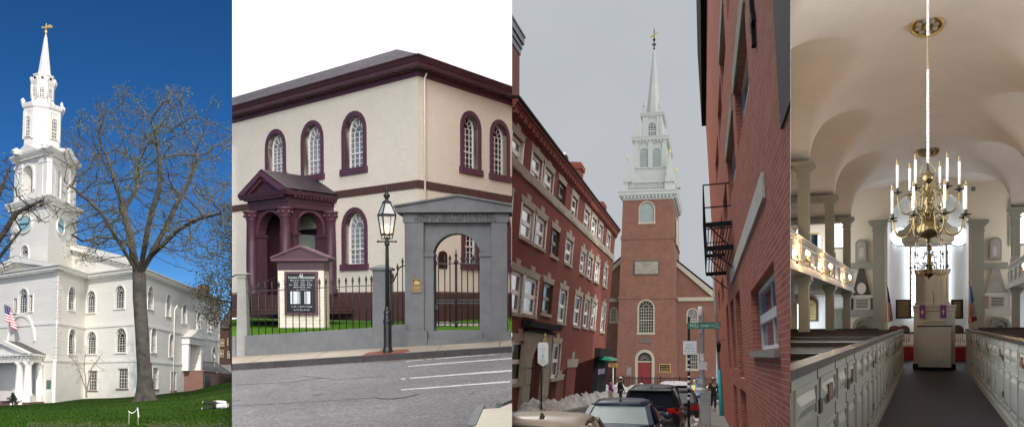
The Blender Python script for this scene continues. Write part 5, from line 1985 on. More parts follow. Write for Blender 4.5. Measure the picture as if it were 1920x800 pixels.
# stone doorway
e0 = LF.box(983, 606, 1036, 776)
mb = MB()
mb.ring(LF, [(da[0] - 1.8, da[2]), (da[1] + 2.0, da[2])] + [(da[1] + 2.0, da[3] + .7)] * 5 + [((da[0] + da[1]) / 2, da[3] + .75)] + [(da[0] - 1.8, da[3] + .7)] * 5, [dh[0], dh[1]] + dh[2:], -.1, .16, skip=(0,))
dw = part('doorway', mb, stone3, lb)
mb = MB(); mb.fbox(LF, da[0] - 2.6, da[1] + 2.8, -.05, .55, e0[3] - .28, e0[3] + .05); mb.fbox(LF, da[0] - 2.0, da[1] + 2.2, -.05, .3, da[3] + .7, e0[3] - .4); part('door_hood', mb, lead3, dw)
for i in range(8):
    pass
mb = MB()
zz = da[2]
k = 0
while zz < da[3] - .6:
    for a, sg in ((da[0], -1), (da[1], 1)):
        e = 1.9 if k % 2 else 1.35
        mb.fbox(LF, min(a, a + sg * e), max(a, a + sg * e), .1, .22, zz + .04, zz + .86)
    zz += .92; k += 1
part('rusticated_blocks', mb, stone3, dw)
mb = MB(); mb.fbox(LF, da[0], da[1], -.5, -.46, da[2], da[3]); part('door', mb, black3, dw)
mb = MB(); mb.fbox(LF, d2[0][0], d2[1][0], -.3, -.26, d2[0][1], d2[2][1]); dd = part('door', mb, black3, lb)
c = (d2[0][0] + d2[1][0]) / 2
mb = MB(); mb.ext(LF, [(d2[0][0] - .3, d2[2][1]), (d2[1][0] + .3, d2[2][1]), (d2[1][0] + .6, d2[2][1] + .6), (c + .5, d2[2][1] + .6), (c + .5, d2[2][1] + 1.1), (c - .5, d2[2][1] + 1.1), (c - .5, d2[2][1] + .6), (d2[0][0] - .6, d2[2][1] + .6)], -.05, .04); part('lintel', mb, stone3, lb)
mb = MB(); mb.fbox(LF, d3[0][0] - .2, d3[1][0] + .2, -.3, .12, d3[0][1], d3[2][1])
sh_ = part('shopfront', mb, M('black_shop_timber', (.012, .012, .013), .95, .2, spec=.05), lb)
mb = MB(); q = LF.box(1115, 652, 1135, 667); mb.fbox(LF, q[0], q[1], -.1, .5, q[2], q[3]); part('shop_sign', mb, lead3, sh_)
mb = MB(); q = LF.box(1121, 665, 1134, 673); mb.ext(Fr(LF.p(q[0], 0, 0), LF.N, LF.U), [(0, q[3]), (0, q[2]), (1.2, q[2]), (1.2, q[2] + .15)], 0, -(q[1] - q[0])) ; part('awning', mb, greens, sh_)
mb = MB(); q = LF.box(1119, 690, 1131, 700); mb.fbox(LF, q[0], q[1], .12, .15, q[2], q[3]); part('shop_poster', mb, M('red_blue_poster', (.25, .06, .08), .5, .5, 6, col2=(.06, .1, .3)), sh_)

# ---- dark corner of a taller building behind it
cb = P3.at(974, 150, 61)
cbd = thing('corner_building', 'dark brick building corner with heavy cornice behind the left red building', 'building', V((cb.x - 3, 58, g3(58))))
mb = MB(); mb.box(cb.x - 9, cb.x, 50, 61, g3(60), P3.at(974, 98, 61).z); part('wall', mb, bk_d, cbd)
mb = MB(); z0, z1 = P3.at(974, 104, 61).z, P3.at(980, 66, 61).z
for o, a, b in ((.08, 0, .3), (.18, .3, .55), (.30, .55, .9), (.38, .9, 1)):
    mb.box(cb.x - 9, cb.x + o, 50, 61 + o, z0 + (z1 - z0) * a, z0 + (z1 - z0) * b)
part('cornice', mb, M('slate_blue_cornice', (.05, .06, .075), .6, .2), cbd)

# ---- near red building on the right
AR = math.radians(3.2)
r0 = P3.at(1482, 667, 8.5); dd_ = P3.ray(1320, 667); dd_.z = 0; dd_.normalize()
RF = Fr((r0.x, r0.y, 0), -dd_, (-math.sin(AR), 0, math.cos(AR)))
sf = RF.uv(1344.5, 600)[0]
rb = thing('brick_building', 'near orange red brick building with black fire escape', 'building', (r0.x, r0.y + 16, g3(24)))
holes = []
def w4(u0, v0, u1, v1, **k):
    s0, s1, z0, z1 = RF.box(u0, v0, u1, v1)
    if 'ss' in k: s0, s1 = k.pop('ss')
    a = dict(rec=.18, trim=.0, proud=-.12, nx=1, nz=2, sill=.09, sillm=stone3, bar=.05)
    a.update(k)
    holes.append(window(rb, RF, s0, s1, z0, z1, white3, glass3, white3, 'rect', **a))
    return s0, s1, z0, z1
lowa = w4(1409, 512, 1456, 655, nx=2, bar=.06)
zA = RF.box(1376, 62, 1404, 248); zB = RF.box(1362, 215, 1380, 360)
w4(1376, 62, 1404, 248)
w4(1363, 235, 1379, 372)
w4(1356, 345, 1364, 430)
w4(1351, 400, 1356, 470)
w4(1349, 30, 1361, 168)
w4(1345, 150, 1354, 262)
w4(1341, 260, 1348, 345)
w4(1359, -120, 1374, 20)
for q in ((1352, 520, 1357, 570), (1347, 540, 1350, 585)):
    w4(*q)
bays = []
for u0, u1, v0, v1 in ((1372, 1378, 556, 690), (1382, 1391, 540, 706), (1364, 1368, 566, 690)):
    s0, s1, z0, z1 = RF.box(u0, v0, u1, v1); h = rect(s0, s1, z0, z1); holes.append(h); bays.append((s0, s1, z0, z1))
for u0, u1, v0, v1 in ((1391, 1402, 735, 860), (1378, 1384, 725, 830)):
    s0, s1, z0, z1 = RF.box(u0, v0, u1, v1); h = rect(s0, s1, z0, z1); holes.append(h); bays.append((s0, s1, z0, z1))
ztop = 23.5
sn = 2.0
mb = MB(); mb.wall(RF, [(sf, -5.5), (sn, -5.5), (sn, 9), (-6, 9), (-6, ztop), (sf, ztop)], holes, .3); part('wall', mb, bk_r, rb)
mb = MB(); mb.add([RF.p(sf, 0, -5.5), RF.p(sf, -6, -5.5), RF.p(sf, -6, ztop), RF.p(sf, 0, ztop)], [(0, 1, 2, 3)]); part('end_wall', mb, bk_r, rb)
for s0, s1, z0, z1 in bays:
    mb = MB(); mb.fbox(RF, s0, s1, -.29, -.25, z0, z1); bb = part('dark_bay', mb, glass3, rb)
    mb = MB(); mb.fbox(RF, s0, s1, -.24, -.1, z0, z0 + .5); part('bay_panel', mb, stone3, bb)
s0, s1, z0, z1 = lowa
mb = MB(); mb.fbox(RF, s0 - .02, s1 + .02, -.26, -.05, z1, z1 + .45); part('timber_header', mb, woodh, rb)
mb = MB(); mb.fbox(RF, s0 - .1, s1 + .12, -.05, .06, z0 - .1, z0 - .01); part('window_sill', mb, stone3, rb)
q0, q1 = RF.uv(1372, 530), RF.uv(1430, 342)
zb_ = (q0[1] + q1[1]) / 2
mb = MB(); mb.fbox(RF, q0[0], q1[0] + .3, .0, .035, zb_ - .14, zb_ + .16); part('stone_band', mb, M('pale_stone_band', (.62, .57, .48), .85, .15, 2, .3, 20, dirt=.3), rb)
for (u0, v0, u1, v1) in ((1376, 62, 1404, 248), (1363, 235, 1379, 372), (1349, 30, 1361, 168)):
    s0, s1, z0, z1 = RF.box(u0, v0, u1, v1)
    mb = MB(); mb.fbox(RF, s0 - .15, s1 + .15, -.04, .03, z1, z1 + .32); part('lintel', mb, stone3, rb)
q = RF.uv(1415, 42)
mb = MB(); mb.fbox(RF, q[0] - .08, q[0] + .08, 0, .05, q[1] - .28, q[1] + .28); mb.fbox(RF, q[0] - .2, q[0] + .2, 0, .05, q[1] - .05, q[1] + .05); part('wall_anchor', mb, black3, rb)
# near upper window at the frame edge
q = RF.uv(1455, 60)
s_ = RF.uv(1462, 150)[0]
mb = MB(); mb.fbox(RF, s_, s_ + 1.3, -.28, .02, RF.uv(1470, 235)[1], 8.5); part('dark_bay', mb, M('dark_recess_paint', (.03, .022, .02), .9, .2), rb)
mb = MB(); mb.fbox(RF, s_ - .12, s_ + 1.4, -.05, .1, RF.uv(1447, 95)[1] + 1.2, RF.uv(1447, 95)[1] + 1.5); part('stone_head', mb, stone3, rb)
# parapet cornice high up
mb = MB(); mb.fbox(RF, sf - .2, RF.uv(1349, 300)[0], -.2, .22, RF.uv(1324, 172)[1], RF.uv(1324, 120)[1] + 4); part('cornice', mb, lead3, rb)
# fire escape
fe_s0, fe_s1 = RF.uv(1357, 430)[0], RF.uv(1373, 430)[0]
zp1, zp2, zr1 = RF.uv(1371, 477)[1], RF.uv(1371, 424)[1], RF.uv(1368, 343)[1]
wid = .60
mb = MB()
for z in (zp1, zp2):
    for t in range(9):
        a = t / 8 * wid
        mb.fbox(RF, fe_s0, fe_s1, a - .010, a + .010, z - .02, z + .02)
    mb.fbox(RF, fe_s0, fe_s0 + .06, 0, wid, z - .06, z + .05); mb.fbox(RF, fe_s1 - .06, fe_s1, 0, wid, z - .06, z + .05)
fe = part('fire_escape', mb, black3, rb)
for z, zt_ in ((zp1, zp1 + .95), (zp2, zr1)):
    mb = MB()
    for s in (fe_s0 + .02, (fe_s0 + fe_s1) / 2, fe_s1 - .02):
        mb.bar(RF.p(s, wid, z), RF.p(s, wid, zt_), .03)
    for zz in ((zt_,) if z == zp2 else (zt_, z + .45)):
        mb.bar(RF.p(fe_s0, wid, zz), RF.p(fe_s1, wid, zz), .028)
        for s in (fe_s0, fe_s1): mb.bar(RF.p(s, 0, zz), RF.p(s, wid, zz), .028)
    part('railing', mb, black3, fe)
for s in (fe_s0 + .1, fe_s1 - .1):
    mb = MB(); mb.bar(RF.p(s, wid * .9, zp1), RF.p(s, 0, zp1 - .5), .03); part('strut', mb, black3, fe)
    mb = MB(); mb.bar(RF.p(s, .1, zp1 + .05), RF.p(s, wid * .9, zp2), .03); part('ladder_string', mb, black3, fe)
mb = MB(); q0, q1, q2 = RF.uv(1345, 520), RF.uv(1352, 690), RF.uv(1358, 800)
sp_ = RF.uv(1350, 640)[0]
mb.tube([RF.p(sp_, .12, RF.uv(1350, 400)[1]), RF.p(sp_, .12, RF.uv(1352, 692)[1])], .07, 8); part('downpipe', mb, galv, rb)
mb = MB(); mb.tube([RF.p(sp_, .12, RF.uv(1352, 692)[1]), RF.p(sp_, .12, -4)], .10, 8); part('lower_pipe', mb, teal3, rb)
q = RF.uv(1360, 650)
mb = MB()
lp = RF.p(q[0], .24, q[1])
mb.frust((lp.x, lp.y), .1, .1, .17, .17, lp.z - .2, lp.z + .1); mb.frust((lp.x, lp.y), .2, .2, .04, .04, lp.z + .1, lp.z + .2); mb.bar(RF.p(q[0], 0, q[1] + .26), RF.p(q[0], .24, q[1] + .2), .02)
part('wall_lantern', mb, black3, rb)

# ---- the church
YT3 = 128.0
TF = Fr((0, YT3, 0), (1, 0, 0))
ch = thing('brick_church', 'brick church with white stepped steeple and red door at the street end', 'church', P3.at(1212, 725, YT3))
def tb(u0, v0, u1, v1, f=None): return (f or TF).box(u0, v0, u1, v1)
def wch(f, u0, v0, u1, v1, shape, mt=tan3, mg=glass3, ms=tan3, **k):
    s0, s1, z0, z1 = tb(u0, v0, u1, v1, f)
    a = dict(rec=.25, trim=.20, proud=.06, nx=6, nz=8, sill=.3, bar=.06)
    a.update(k)
    return window(ch, f, s0, s1, z0, z1, mt, mg, ms, shape, **a)
a_ = TF.uv(1154, 726); b_ = TF.uv(1267.5, 726); c_ = TF.uv(1261.5, 372); d_ = TF.uv(1168, 372)
zb3, zt3 = a_[1] - .3, (c_[1] + d_[1]) / 2
hs = [wch(TF, 1200, 379, 1226, 416, 'arch', mg=louvre, ms=louvre, nx=1, nz=12, fan=False, meet=False), wch(TF, 1197.5, 563, 1225, 623, 'arch'), ]
dr = tb(1196, 660, 1222, 726)
hs.append(arch(dr[0], dr[1], dr[2], dr[3]))
mb = MB(); mb.wall(TF, [(a_[0], zb3), (b_[0], zb3), (c_[0], zt3), (d_[0], zt3)], hs, .4)
Dp = 20.0
A0, A1 = TF.p(b_[0], 0, zb3), TF.p(c_[0], 0, zt3)
B0, B1 = TF.p(b_[0], -Dp, zb3), TF.p(c_[0], -Dp, zt3)
mb.add([A0, B0, B1, A1], [(0, 1, 2, 3)])
C0_, C1_ = TF.p(a_[0], 0, zb3), TF.p(d_[0], 0, zt3)
D0_, D1_ = TF.p(a_[0], -Dp, zb3), TF.p(d_[0], -Dp, zt3)
mb.add([C0_, D0_, D1_, C1_], [(0, 1, 2, 3)])
part('tower', mb, bk_t, ch)
RT = Fr(TF.p(b_[0], 0, 0), (0, 1, 0), V((c_[0] - b_[0], 0, zt3 - zb3)))
def lerp(v):
    t = (TF.uv(1212, v)[1] - zb3) / (zt3 - zb3)
    return a_[0] + (d_[0] - a_[0]) * t, b_[0] + (c_[0] - b_[0]) * t
for v, h_ in ((445, .5), (556.5, .5)):
    l, r = lerp(v); z = TF.uv(1212, v)[1]
    mb = MB(); mb.loft([[V((x, y, zz)) for x, y in ((l - .12, YT3 - .12), (r + .12, YT3 - .12), (r + .12, YT3 + Dp), (l - .12, YT3 + Dp))] for zz in (z - h_ / 2, z + h_ / 2)], smooth=False); part('belt_course', mb, bk_t, ch)
# side louvre
s0, s1 = 7, 11
mb = MB(); mb.fbox(RT, 6, 11, .02, .2, zt3 - 6.2 - 0, zt3 - 2.0); part('side_louvre', mb, tan3, ch)
mb = MB(); mb.ext(RT, arch(6.4, 10.6, 25.5 - 0, 31.0), .02, .22) if False else None
# door
mb = MB(); mb.ring(TF, [(dr[0] - .42, dr[2]), (dr[1] + .42, dr[2])] + arch(dr[0] - .42, dr[1] + .42, dr[2], dr[3] + .42)[2:], arch(dr[0], dr[1], dr[2], dr[3]), -.1, .15, skip=(0,)); dwy = part('doorway', mb, tan3, ch)
zi = TF.uv(1209, 677)[1]
mb = MB(); mb.fbox(TF, dr[0], dr[1], -.38, -.28, dr[2], zi - .12)
dm = part('door', mb, redd, dwy)
mb = MB(); w_ = dr[1] - dr[0]
for cx in (.13, .38, .62, .87):
    for z0, z1 in ((.08, .38), (.45, .72), (.79, .94)):
        zz0, zz1 = dr[2] + (zi - dr[2]) * z0, dr[2] + (zi - dr[2]) * z1
        mb.ring(TF, rect(dr[0] + w_ * (cx - .09), dr[0] + w_ * (cx + .09), zz0, zz1), rect(dr[0] + w_ * (cx - .06), dr[0] + w_ * (cx + .06), zz0 + .1, zz1 - .1), -.28, -.22)
part('door_panels', mb, redd, dm)
mb = MB(); mb.fbox(TF, dr[0], dr[1], -.38, -.12, zi - .12, zi + .1); part('transom', mb, tan3, dwy)
fl = arch(dr[0], dr[1], zi + .1, dr[3])
mb = MB(); mb.ext(TF, fl, -.37, -.34); fan_ = part('fanlight', mb, glass3, dwy)
mb = MB(); cx = (dr[0] + dr[1]) / 2
for k in range(1, 8):
    an = PI * k / 8; mb.bar(TF.p(cx + .3 * math.cos(an), -.3, zi + .15 + .3 * math.sin(an)), TF.p(cx + w_ * .47 * math.cos(an), -.3, zi + .1 + w_ * .47 * math.sin(an)), .05)
part('glazing_bars', mb, tan3, fan_)
# tablets and signs
q = tb(1189, 488, 1236, 515)
mb = MB(); mb.fbox(TF, q[0], q[1], .02, .14, q[2], q[3]); tbm = part('stone_tablet', mb, stone3, ch)
mb = MB()
mb.ring(TF, rect(q[0], q[1], q[2], q[3]), rect(q[0] + .15, q[1] - .15, q[2] + .15, q[3] - .15), .14, .2)
for k, line in enumerate(('THE SIGNAL LANTERNS OF', 'PAUL REVERE', 'DISPLAYED IN THE STEEPLE OF THIS CHURCH', 'APRIL 18 1775', 'WARNED THE COUNTRY OF THE MARCH', 'OF THE BRITISH TROOPS TO', 'LEXINGTON AND CONCORD')):
    text(mb, TF, (q[0] + q[1]) / 2, q[3] - (q[3] - q[2]) * (.15 + .118 * k), .14, line, .24 if k != 1 else .3, .008, sx=.72 if len(line) > 34 else .85)
part('tablet_lettering', mb, dkt, tbm)
q = tb(1198, 633, 1222, 642); mb = MB(); mb.fbox(TF, q[0], q[1], .02, .06, q[2], q[3]); part('wall_patch', mb, M('slate_tablet', (.13, .10, .10), .8, .15), ch)
q = tb(1175, 688, 1184, 703); mb = MB(); mb.fbox(TF, q[0], q[1], .02, .08, q[2], q[3]); part('wall_tablet', mb, M('grey_stone_tablet', (.22, .21, .21), .8, .15), ch)
q = tb(1236.5, 682, 1257, 698); mb = MB(); mb.fbox(TF, q[0], q[1], .02, .14, q[2], q[3]); sg = part('name_board', mb, black3, ch)
mb = MB()
mb.ring(TF, rect(q[0], q[1], q[2], q[3]), rect(q[0] + .06, q[1] - .06, q[2] + .06, q[3] - .06), .14, .17)
text(mb, TF, (q[0] + q[1]) / 2, q[3] - .35, .14, 'CHRIST CHURCH', .16, .01); text(mb, TF, (q[0] + q[1]) / 2, q[3] - .68, .14, 'OLD NORTH', .22, .01)
mb.fbox(TF, q[0] + .2, q[1] - .2, .14, .16, q[2] + .22, q[2] + .3)
part('board_lettering', mb, goldl, sg)
# white stages: each is a box with a projecting cornice, in place coordinates
def stage3(u0, u1, v0, v1, dpt, y0, name, taper=0.0):
    f = Fr((0, y0, 0), (1, 0, 0))
    s0, s1, z0, z1 = tb(u0, v0, u1, v1, f)
    mb = MB(); mb.hexa([(s0, y0, z0), (s1, y0, z0), (s1, y0 + dpt, z0), (s0, y0 + dpt, z0), (s0 + taper, y0 + taper, z1), (s1 - taper, y0 + taper, z1), (s1 - taper, y0 + dpt - taper, z1), (s0 + taper, y0 + dpt - taper, z1)])
    part(name, mb, steeple, ch)
    return f, s0, s1, z0, z1
def corn3(s0, s1, y0, y1, z0, z1, out):
    H = z1 - z0
    mb = MB()
    rings = []
    for o, t in ((.05, 0), (.1, .2), (out * .5, .35), (out * .8, .5), (out * .85, .75), (out, .9), (out, 1)):
        rings.append([V((x, y, z0 + H * t)) for x, y in ((s0 - o, y0 - o), (s1 + o, y0 - o), (s1 + o, y1 + o), (s0 - o, y1 + o))])
    mb.loft(rings, smooth=False)
    c = part('cornice', mb, steeple, ch)
    mb = MB()
    n = int((s1 - s0) / .5)
    for i in range(n):
        a = s0 + (i + .5) * (s1 - s0) / n; mb.box(a - .12, a + .12, y0 - out * .62, y0, z0 + H * .15, z0 + H * .45)
    n = int((y1 - y0) / .6)
    for i in range(n):
        b = y0 + (i + .5) * (y1 - y0) / n; mb.box(s1, s1 + out * .62, b - .14, b + .14, z0 + H * .15, z0 + H * .45)
    part('dentils', mb, steeple, c)
def zz3(v, y=YT3): return P3.at(1212, v, y).z
l, r = lerp(372)
corn3(l, r, YT3, YT3 + Dp - 2, zz3(374), zz3(357), .75)
# parapet with balusters
f, s0, s1, z0, z1 = stage3(1169, 1178, 339, 357, .8, YT3 + .3, 'parapet_post')
stage3(1246, 1262, 339, 357, .8, YT3 + .3, 'parapet_post')
sa, sb = TF.uv(1172, 350)[0], TF.uv(1254, 350)[0]
mb = MB(); mb.box(sa, sb, YT3 + .5, YT3 + .9, zz3(341), zz3(338.5)); mb.box(sa, sb, YT3 + .5, YT3 + .9, zz3(357), zz3(353)); mb.box(TF.uv(1262, 350)[0] - .4, TF.uv(1262, 350)[0], YT3 + .5, YT3 + Dp - 4, zz3(357), zz3(339)); part('balustrade_rail', mb, steeple, ch)
mb = MB()
for i in range(30):
    x = sa + (sb - sa) * (i + .5) / 30
    mb.lathe((x, YT3 + .7, zz3(353)), [(.06, 0), (.12, .3), (.06, .7), (.08, zz3(341) - zz3(353))], 6)
part('balusters', mb, steeple, ch)
# stage two
y2 = YT3 + 2.6
f2, s0, s1, z0, z1 = stage3(1187, 1252, 314, 356, 12.5, y2, 'lower_drum', .25)
f2, s0, s1, z0, z1 = stage3(1190.5, 1249, 266, 315, 12, y2 + .3, 'bell_stage')
ff = Fr((0, y2 + .3, 0), (1, 0, 0))
for u0, u1 in ((1200, 1216), (1223.5, 1239)):
    wch(ff, u0, 278, u1, 314, 'arch', mt=steeple, mg=louvre, ms=louvre, rec=-.02, trim=.2, proud=.16, nx=1, nz=14, fan=False, meet=False, bar=.1, sill=.2)
for u in (1193.5, 1219.5, 1245.5):
    a = ff.uv(u, 290)[0]; mb = MB(); mb.box(a - .34, a + .34, y2 + .05, y2 + .3, z0, z1); part('pilaster', mb, steeple, ch)
sf2 = Fr((s1, y2 + .3, 0), (0, 1, 0))
for a in (2.6, 7.4):
    window(ch, sf2, a, a + 2.6, z0 + .3, z1 - 1, steeple, louvre, louvre, 'arch', rec=-.02, trim=.2, proud=.16, nx=1, nz=12, fan=False, meet=False, bar=.1)
corn3(s0, s1, y2 + .3, y2 + 12.3, zz3(269, y2), zz3(255, y2), .55)
# stage three
y3 = y2 + 2.2
f3, s0, s1, z0, z1 = stage3(1204.5, 1242, 220, 257, 7.6, y3, 'lantern_stage')
ff = Fr((0, y3, 0), (1, 0, 0))
wch(ff, 1215.5, 230, 1230, 255, 'arch', mt=steeple, mg=glass3, ms=steeple, rec=-.02, trim=.25, proud=.16, nx=4, nz=4, bar=.1, sill=.15)
for u in (1207.5, 1212.5, 1233.5, 1239):
    a = ff.uv(u, 240)[0]; mb = MB(); mb.box(a - .2, a + .2, y3 - .22, y3, z0, z1); part('pilaster', mb, steeple, ch)
corn3(s0, s1, y3, y3 + 7.6, zz3(222, y3), zz3(212.5, y3), .4)
# spire, vane
y4 = y3 + 3.8
base = P3.at(1225, 215, y4); tip = P3.at(1226.5, 92, y4)
rb_ = 13 * y4 / FPX * 1.03
mb = MB()
mb.loft([[V((base.x + (tip.x - base.x) * t + rb_ * (1 - t) * math.cos(PI / 8 + PI * i / 4) + .12 * t * math.cos(PI * i / 4), base.y + rb_ * (1 - t) * math.sin(PI / 8 + PI * i / 4) + .12 * t * math.sin(PI * i / 4), base.z + (tip.z - base.z) * t)) for i in range(8)] for t in (0, .25, .5, .75, 1)], smooth=False)
part('spire', mb, steeple, ch)
k = y4 / FPX
mb = MB(); mb.lathe(tip, [(.12, -.2), (.16, 0), (.07, .3), (.07, 14 * k), (.2, 16 * k), (.22, 18 * k), (.07, 20 * k), (.06, 36 * k), (.001, 40 * k)], 8); fn = part('finial', mb, black3, ch)
vf = Fr(tip + V((0, 0, 26 * k)), V((1, -.3, .45)))
mb = MB(); mb.ext(vf, [(-8 * k, -1 * k), (-2 * k, -.6 * k), (3 * k, -1.4 * k), (8 * k, .2 * k), (3 * k, 1.6 * k), (-2 * k, .8 * k), (-8 * k, 1.8 * k)], -.08, .08); part('weathervane', mb, goldl, fn)
mb = MB(); q = [V((tip.x + math.cos(a) * 3.4 * k, tip.y + math.sin(a) * 3.4 * k, tip.z + 8 * k + 2 * k * math.sin(3 * a))) for a in [2 * PI * i / 12 for i in range(13)]]; mb.tube(q, .06, 5); part('scroll_work', mb, black3, fn)
def pinn(u, v0, v1, y, w, gold=True):
    b = P3.at(u, v0, y); t = P3.at(u, v1, y)
    mb = MB(); mb.frust((b.x, b.y), w * 1.5, w * 1.5, w * 1.5, w * 1.5, b.z - .3, b.z + .5); mb.frust((b.x, b.y), w, w, w * .28, w * .28, b.z + .5, t.z); o = part('pinnacle', mb, steeple, ch)
    mb = MB()
    if gold:
        mb.lathe(t, [(.06, 0), (.1, .1), (.17, .3), (.1, .5), (.03, .6), (.02, 1.3)], 8); part('gold_ball', mb, goldl, o)
    else:
        mb.lathe(t, [(.06, 0), (.14, .15), (.001, .4)], 8); part('knob', mb, steeple, o)
pinn(1177, 339, 299, YT3 + .7, .85); pinn(1256, 338, 287, YT3 + .7, .9); pinn(1268, 350, 322, YT3 + Dp - 4.5, .9)
for u, y in ((1195.5, y2 + 1), (1248, y2 + 1)):
    pinn(u, 258, 237, y, .42, False)
for u, dx in ((1208.5, 0), (1237.5, 0)):
    b = P3.at(u, 213, y3 + .5); mb = MB(); mb.frust((b.x, b.y), .7, .7, .65, .65, b.z, b.z + .9); mb.lathe(b + V((0, 0, .9)), [(.2, 0), (.3, .2), (.12, .4), (.2, .6), (.001, 1.1)], 8); part('urn', mb, steeple, ch)
# nave behind the tower
YN3 = YT3 + 10
NF3 = Fr((0, YN3, 0), (1, 0, 0))
zeav = NF3.uv(1310, 557)[1]
apx = NF3.uv(1212, 447)
right = NF3.uv(1343, 557)[0]; left = 2 * apx[0] - right
hs = [wch(NF3, 1289.5, 579, 1307, 602, 'arch', nz=3), wch(NF3, 1288, 664, 1308, 691, 'rect', nx=5, nz=4), wch(NF3, 1146, 578, 1156, 602, 'arch', nz=3)]
mb = MB(); mb.wall(NF3, [(left, zb3), (right, zb3), (right, zeav), apx, (left, zeav)], hs, .3)
mb.add([NF3.p(right, 0, zb3), NF3.p(right, -30, zb3), NF3.p(right, -30, zeav), NF3.p(right, 0, zeav)], [(0, 1, 2, 3)])
part('nave', mb, bk_t, ch)
mb = MB()
for sgn, e in ((1, right), (-1, left)):
    q = [(e + sgn * .8, zeav + .1), apx, (apx[0], apx[1] - .9), (e - sgn * .4, zeav - .6)]
    q2 = [(e + sgn * .7, zeav + .0), (apx[0], apx[1] + .2), (apx[0], apx[1] - .35), (e - sgn * .2, zeav - .35)]
    mb.ext(NF3, q2 if sgn < 0 else q2[::-1], -.2, .5)
    mb.fbox(NF3, min(e + sgn * .9, e - sgn * 16), max(e + sgn * .9, e - sgn * 16), 0, .4, zeav - .6, zeav)
part('gable_cornice', mb, tan3, ch)
mb = MB()
for e, sgn in ((right, 1), (left, -1)):
    mb.add([NF3.p(e + sgn, .6, zeav + .1), NF3.p(apx[0], .6, apx[1] + .5), NF3.p(apx[0], -30, apx[1] + .5), NF3.p(e + sgn, -30, zeav + .1)], [(0, 1, 2, 3)])
part('roof', mb, lead3, ch)
# bare branches above the eaves
sk = []
# ---- iron fence before the church
YF3 = 112
fz0, fz1 = P3.at(1212, 726, YF3).z - .2, P3.at(1212, 706, YF3).z
xa, xb = P3.at(1134, 715, YF3).x, P3.at(1350, 715, YF3).x
fn3 = thing('iron_fence', 'long black iron railing in front of the brick church', 'fence', ((xa + xb) / 2, YF3, fz0))
mb = MB()
n = 74
for i in range(n):
    x = xa + (xb - xa) * i / (n - 1)
    big = i % 12 == 0
    pm = MB(); pm.box(x - (.07 if big else .035), x + (.07 if big else .035), YF3 - .03, YF3 + .03, fz0, fz1 + (.15 if big else 0)); part('post' if big else 'picket', pm, black3, fn3)
for z in (fz1 - .15, fz0 + .35):
    mb = MB(); mb.box(xa, xb, YF3 - .02, YF3 + .02, z - .03, z + .03); part('rail', mb, black3, fn3)

# ---- cars
def carpaint(name, col): return M(name, col, .35, .08, 2, coat=.06, spec=.16, dirt=.25)
tyre = M('tyre_rubber', (.015, .015, .016), .8, .2)
alloy = M('alloy_rim', (.38, .38, .39), .3, .1, metal=.7)
tint = glass('tinted_car_glass', (.012, .014, .016), .1, .4, .3, .02)
frost = glass('frosted_rear_glass', (.11, .155, .15), .3, .4, .25, .05)
lens = M('red_lamp_lens', (.40, .012, .012), .12, .1, 3, coat=.6)
plate = M('number_plate', (.55, .56, .58), .4, .08)
plast = M('black_plastic', (.02, .02, .021), .6, .15)
chrome = M('chrome_trim', (.6, .6, .62), .15, .05, metal=1.0)
def rr(w, z0, z1, wt, y, n=5):
    """rounded cross-section at length y: half width w low, wt at the top"""
    q = [V((-w * .93, y, z0)), V((-w, y, z0 + .12)), V((-w * 1.0, y, z0 + (z1 - z0) * .6)), V((-wt * 1.0, y, z1 - .05)), V((-wt * .93, y, z1)), V((-wt * .5, y, z1 + .012)), V((0, y, z1 + .018))]
    return q + [V((-p.x, p.y, p.z)) for p in reversed(q[:-1])]
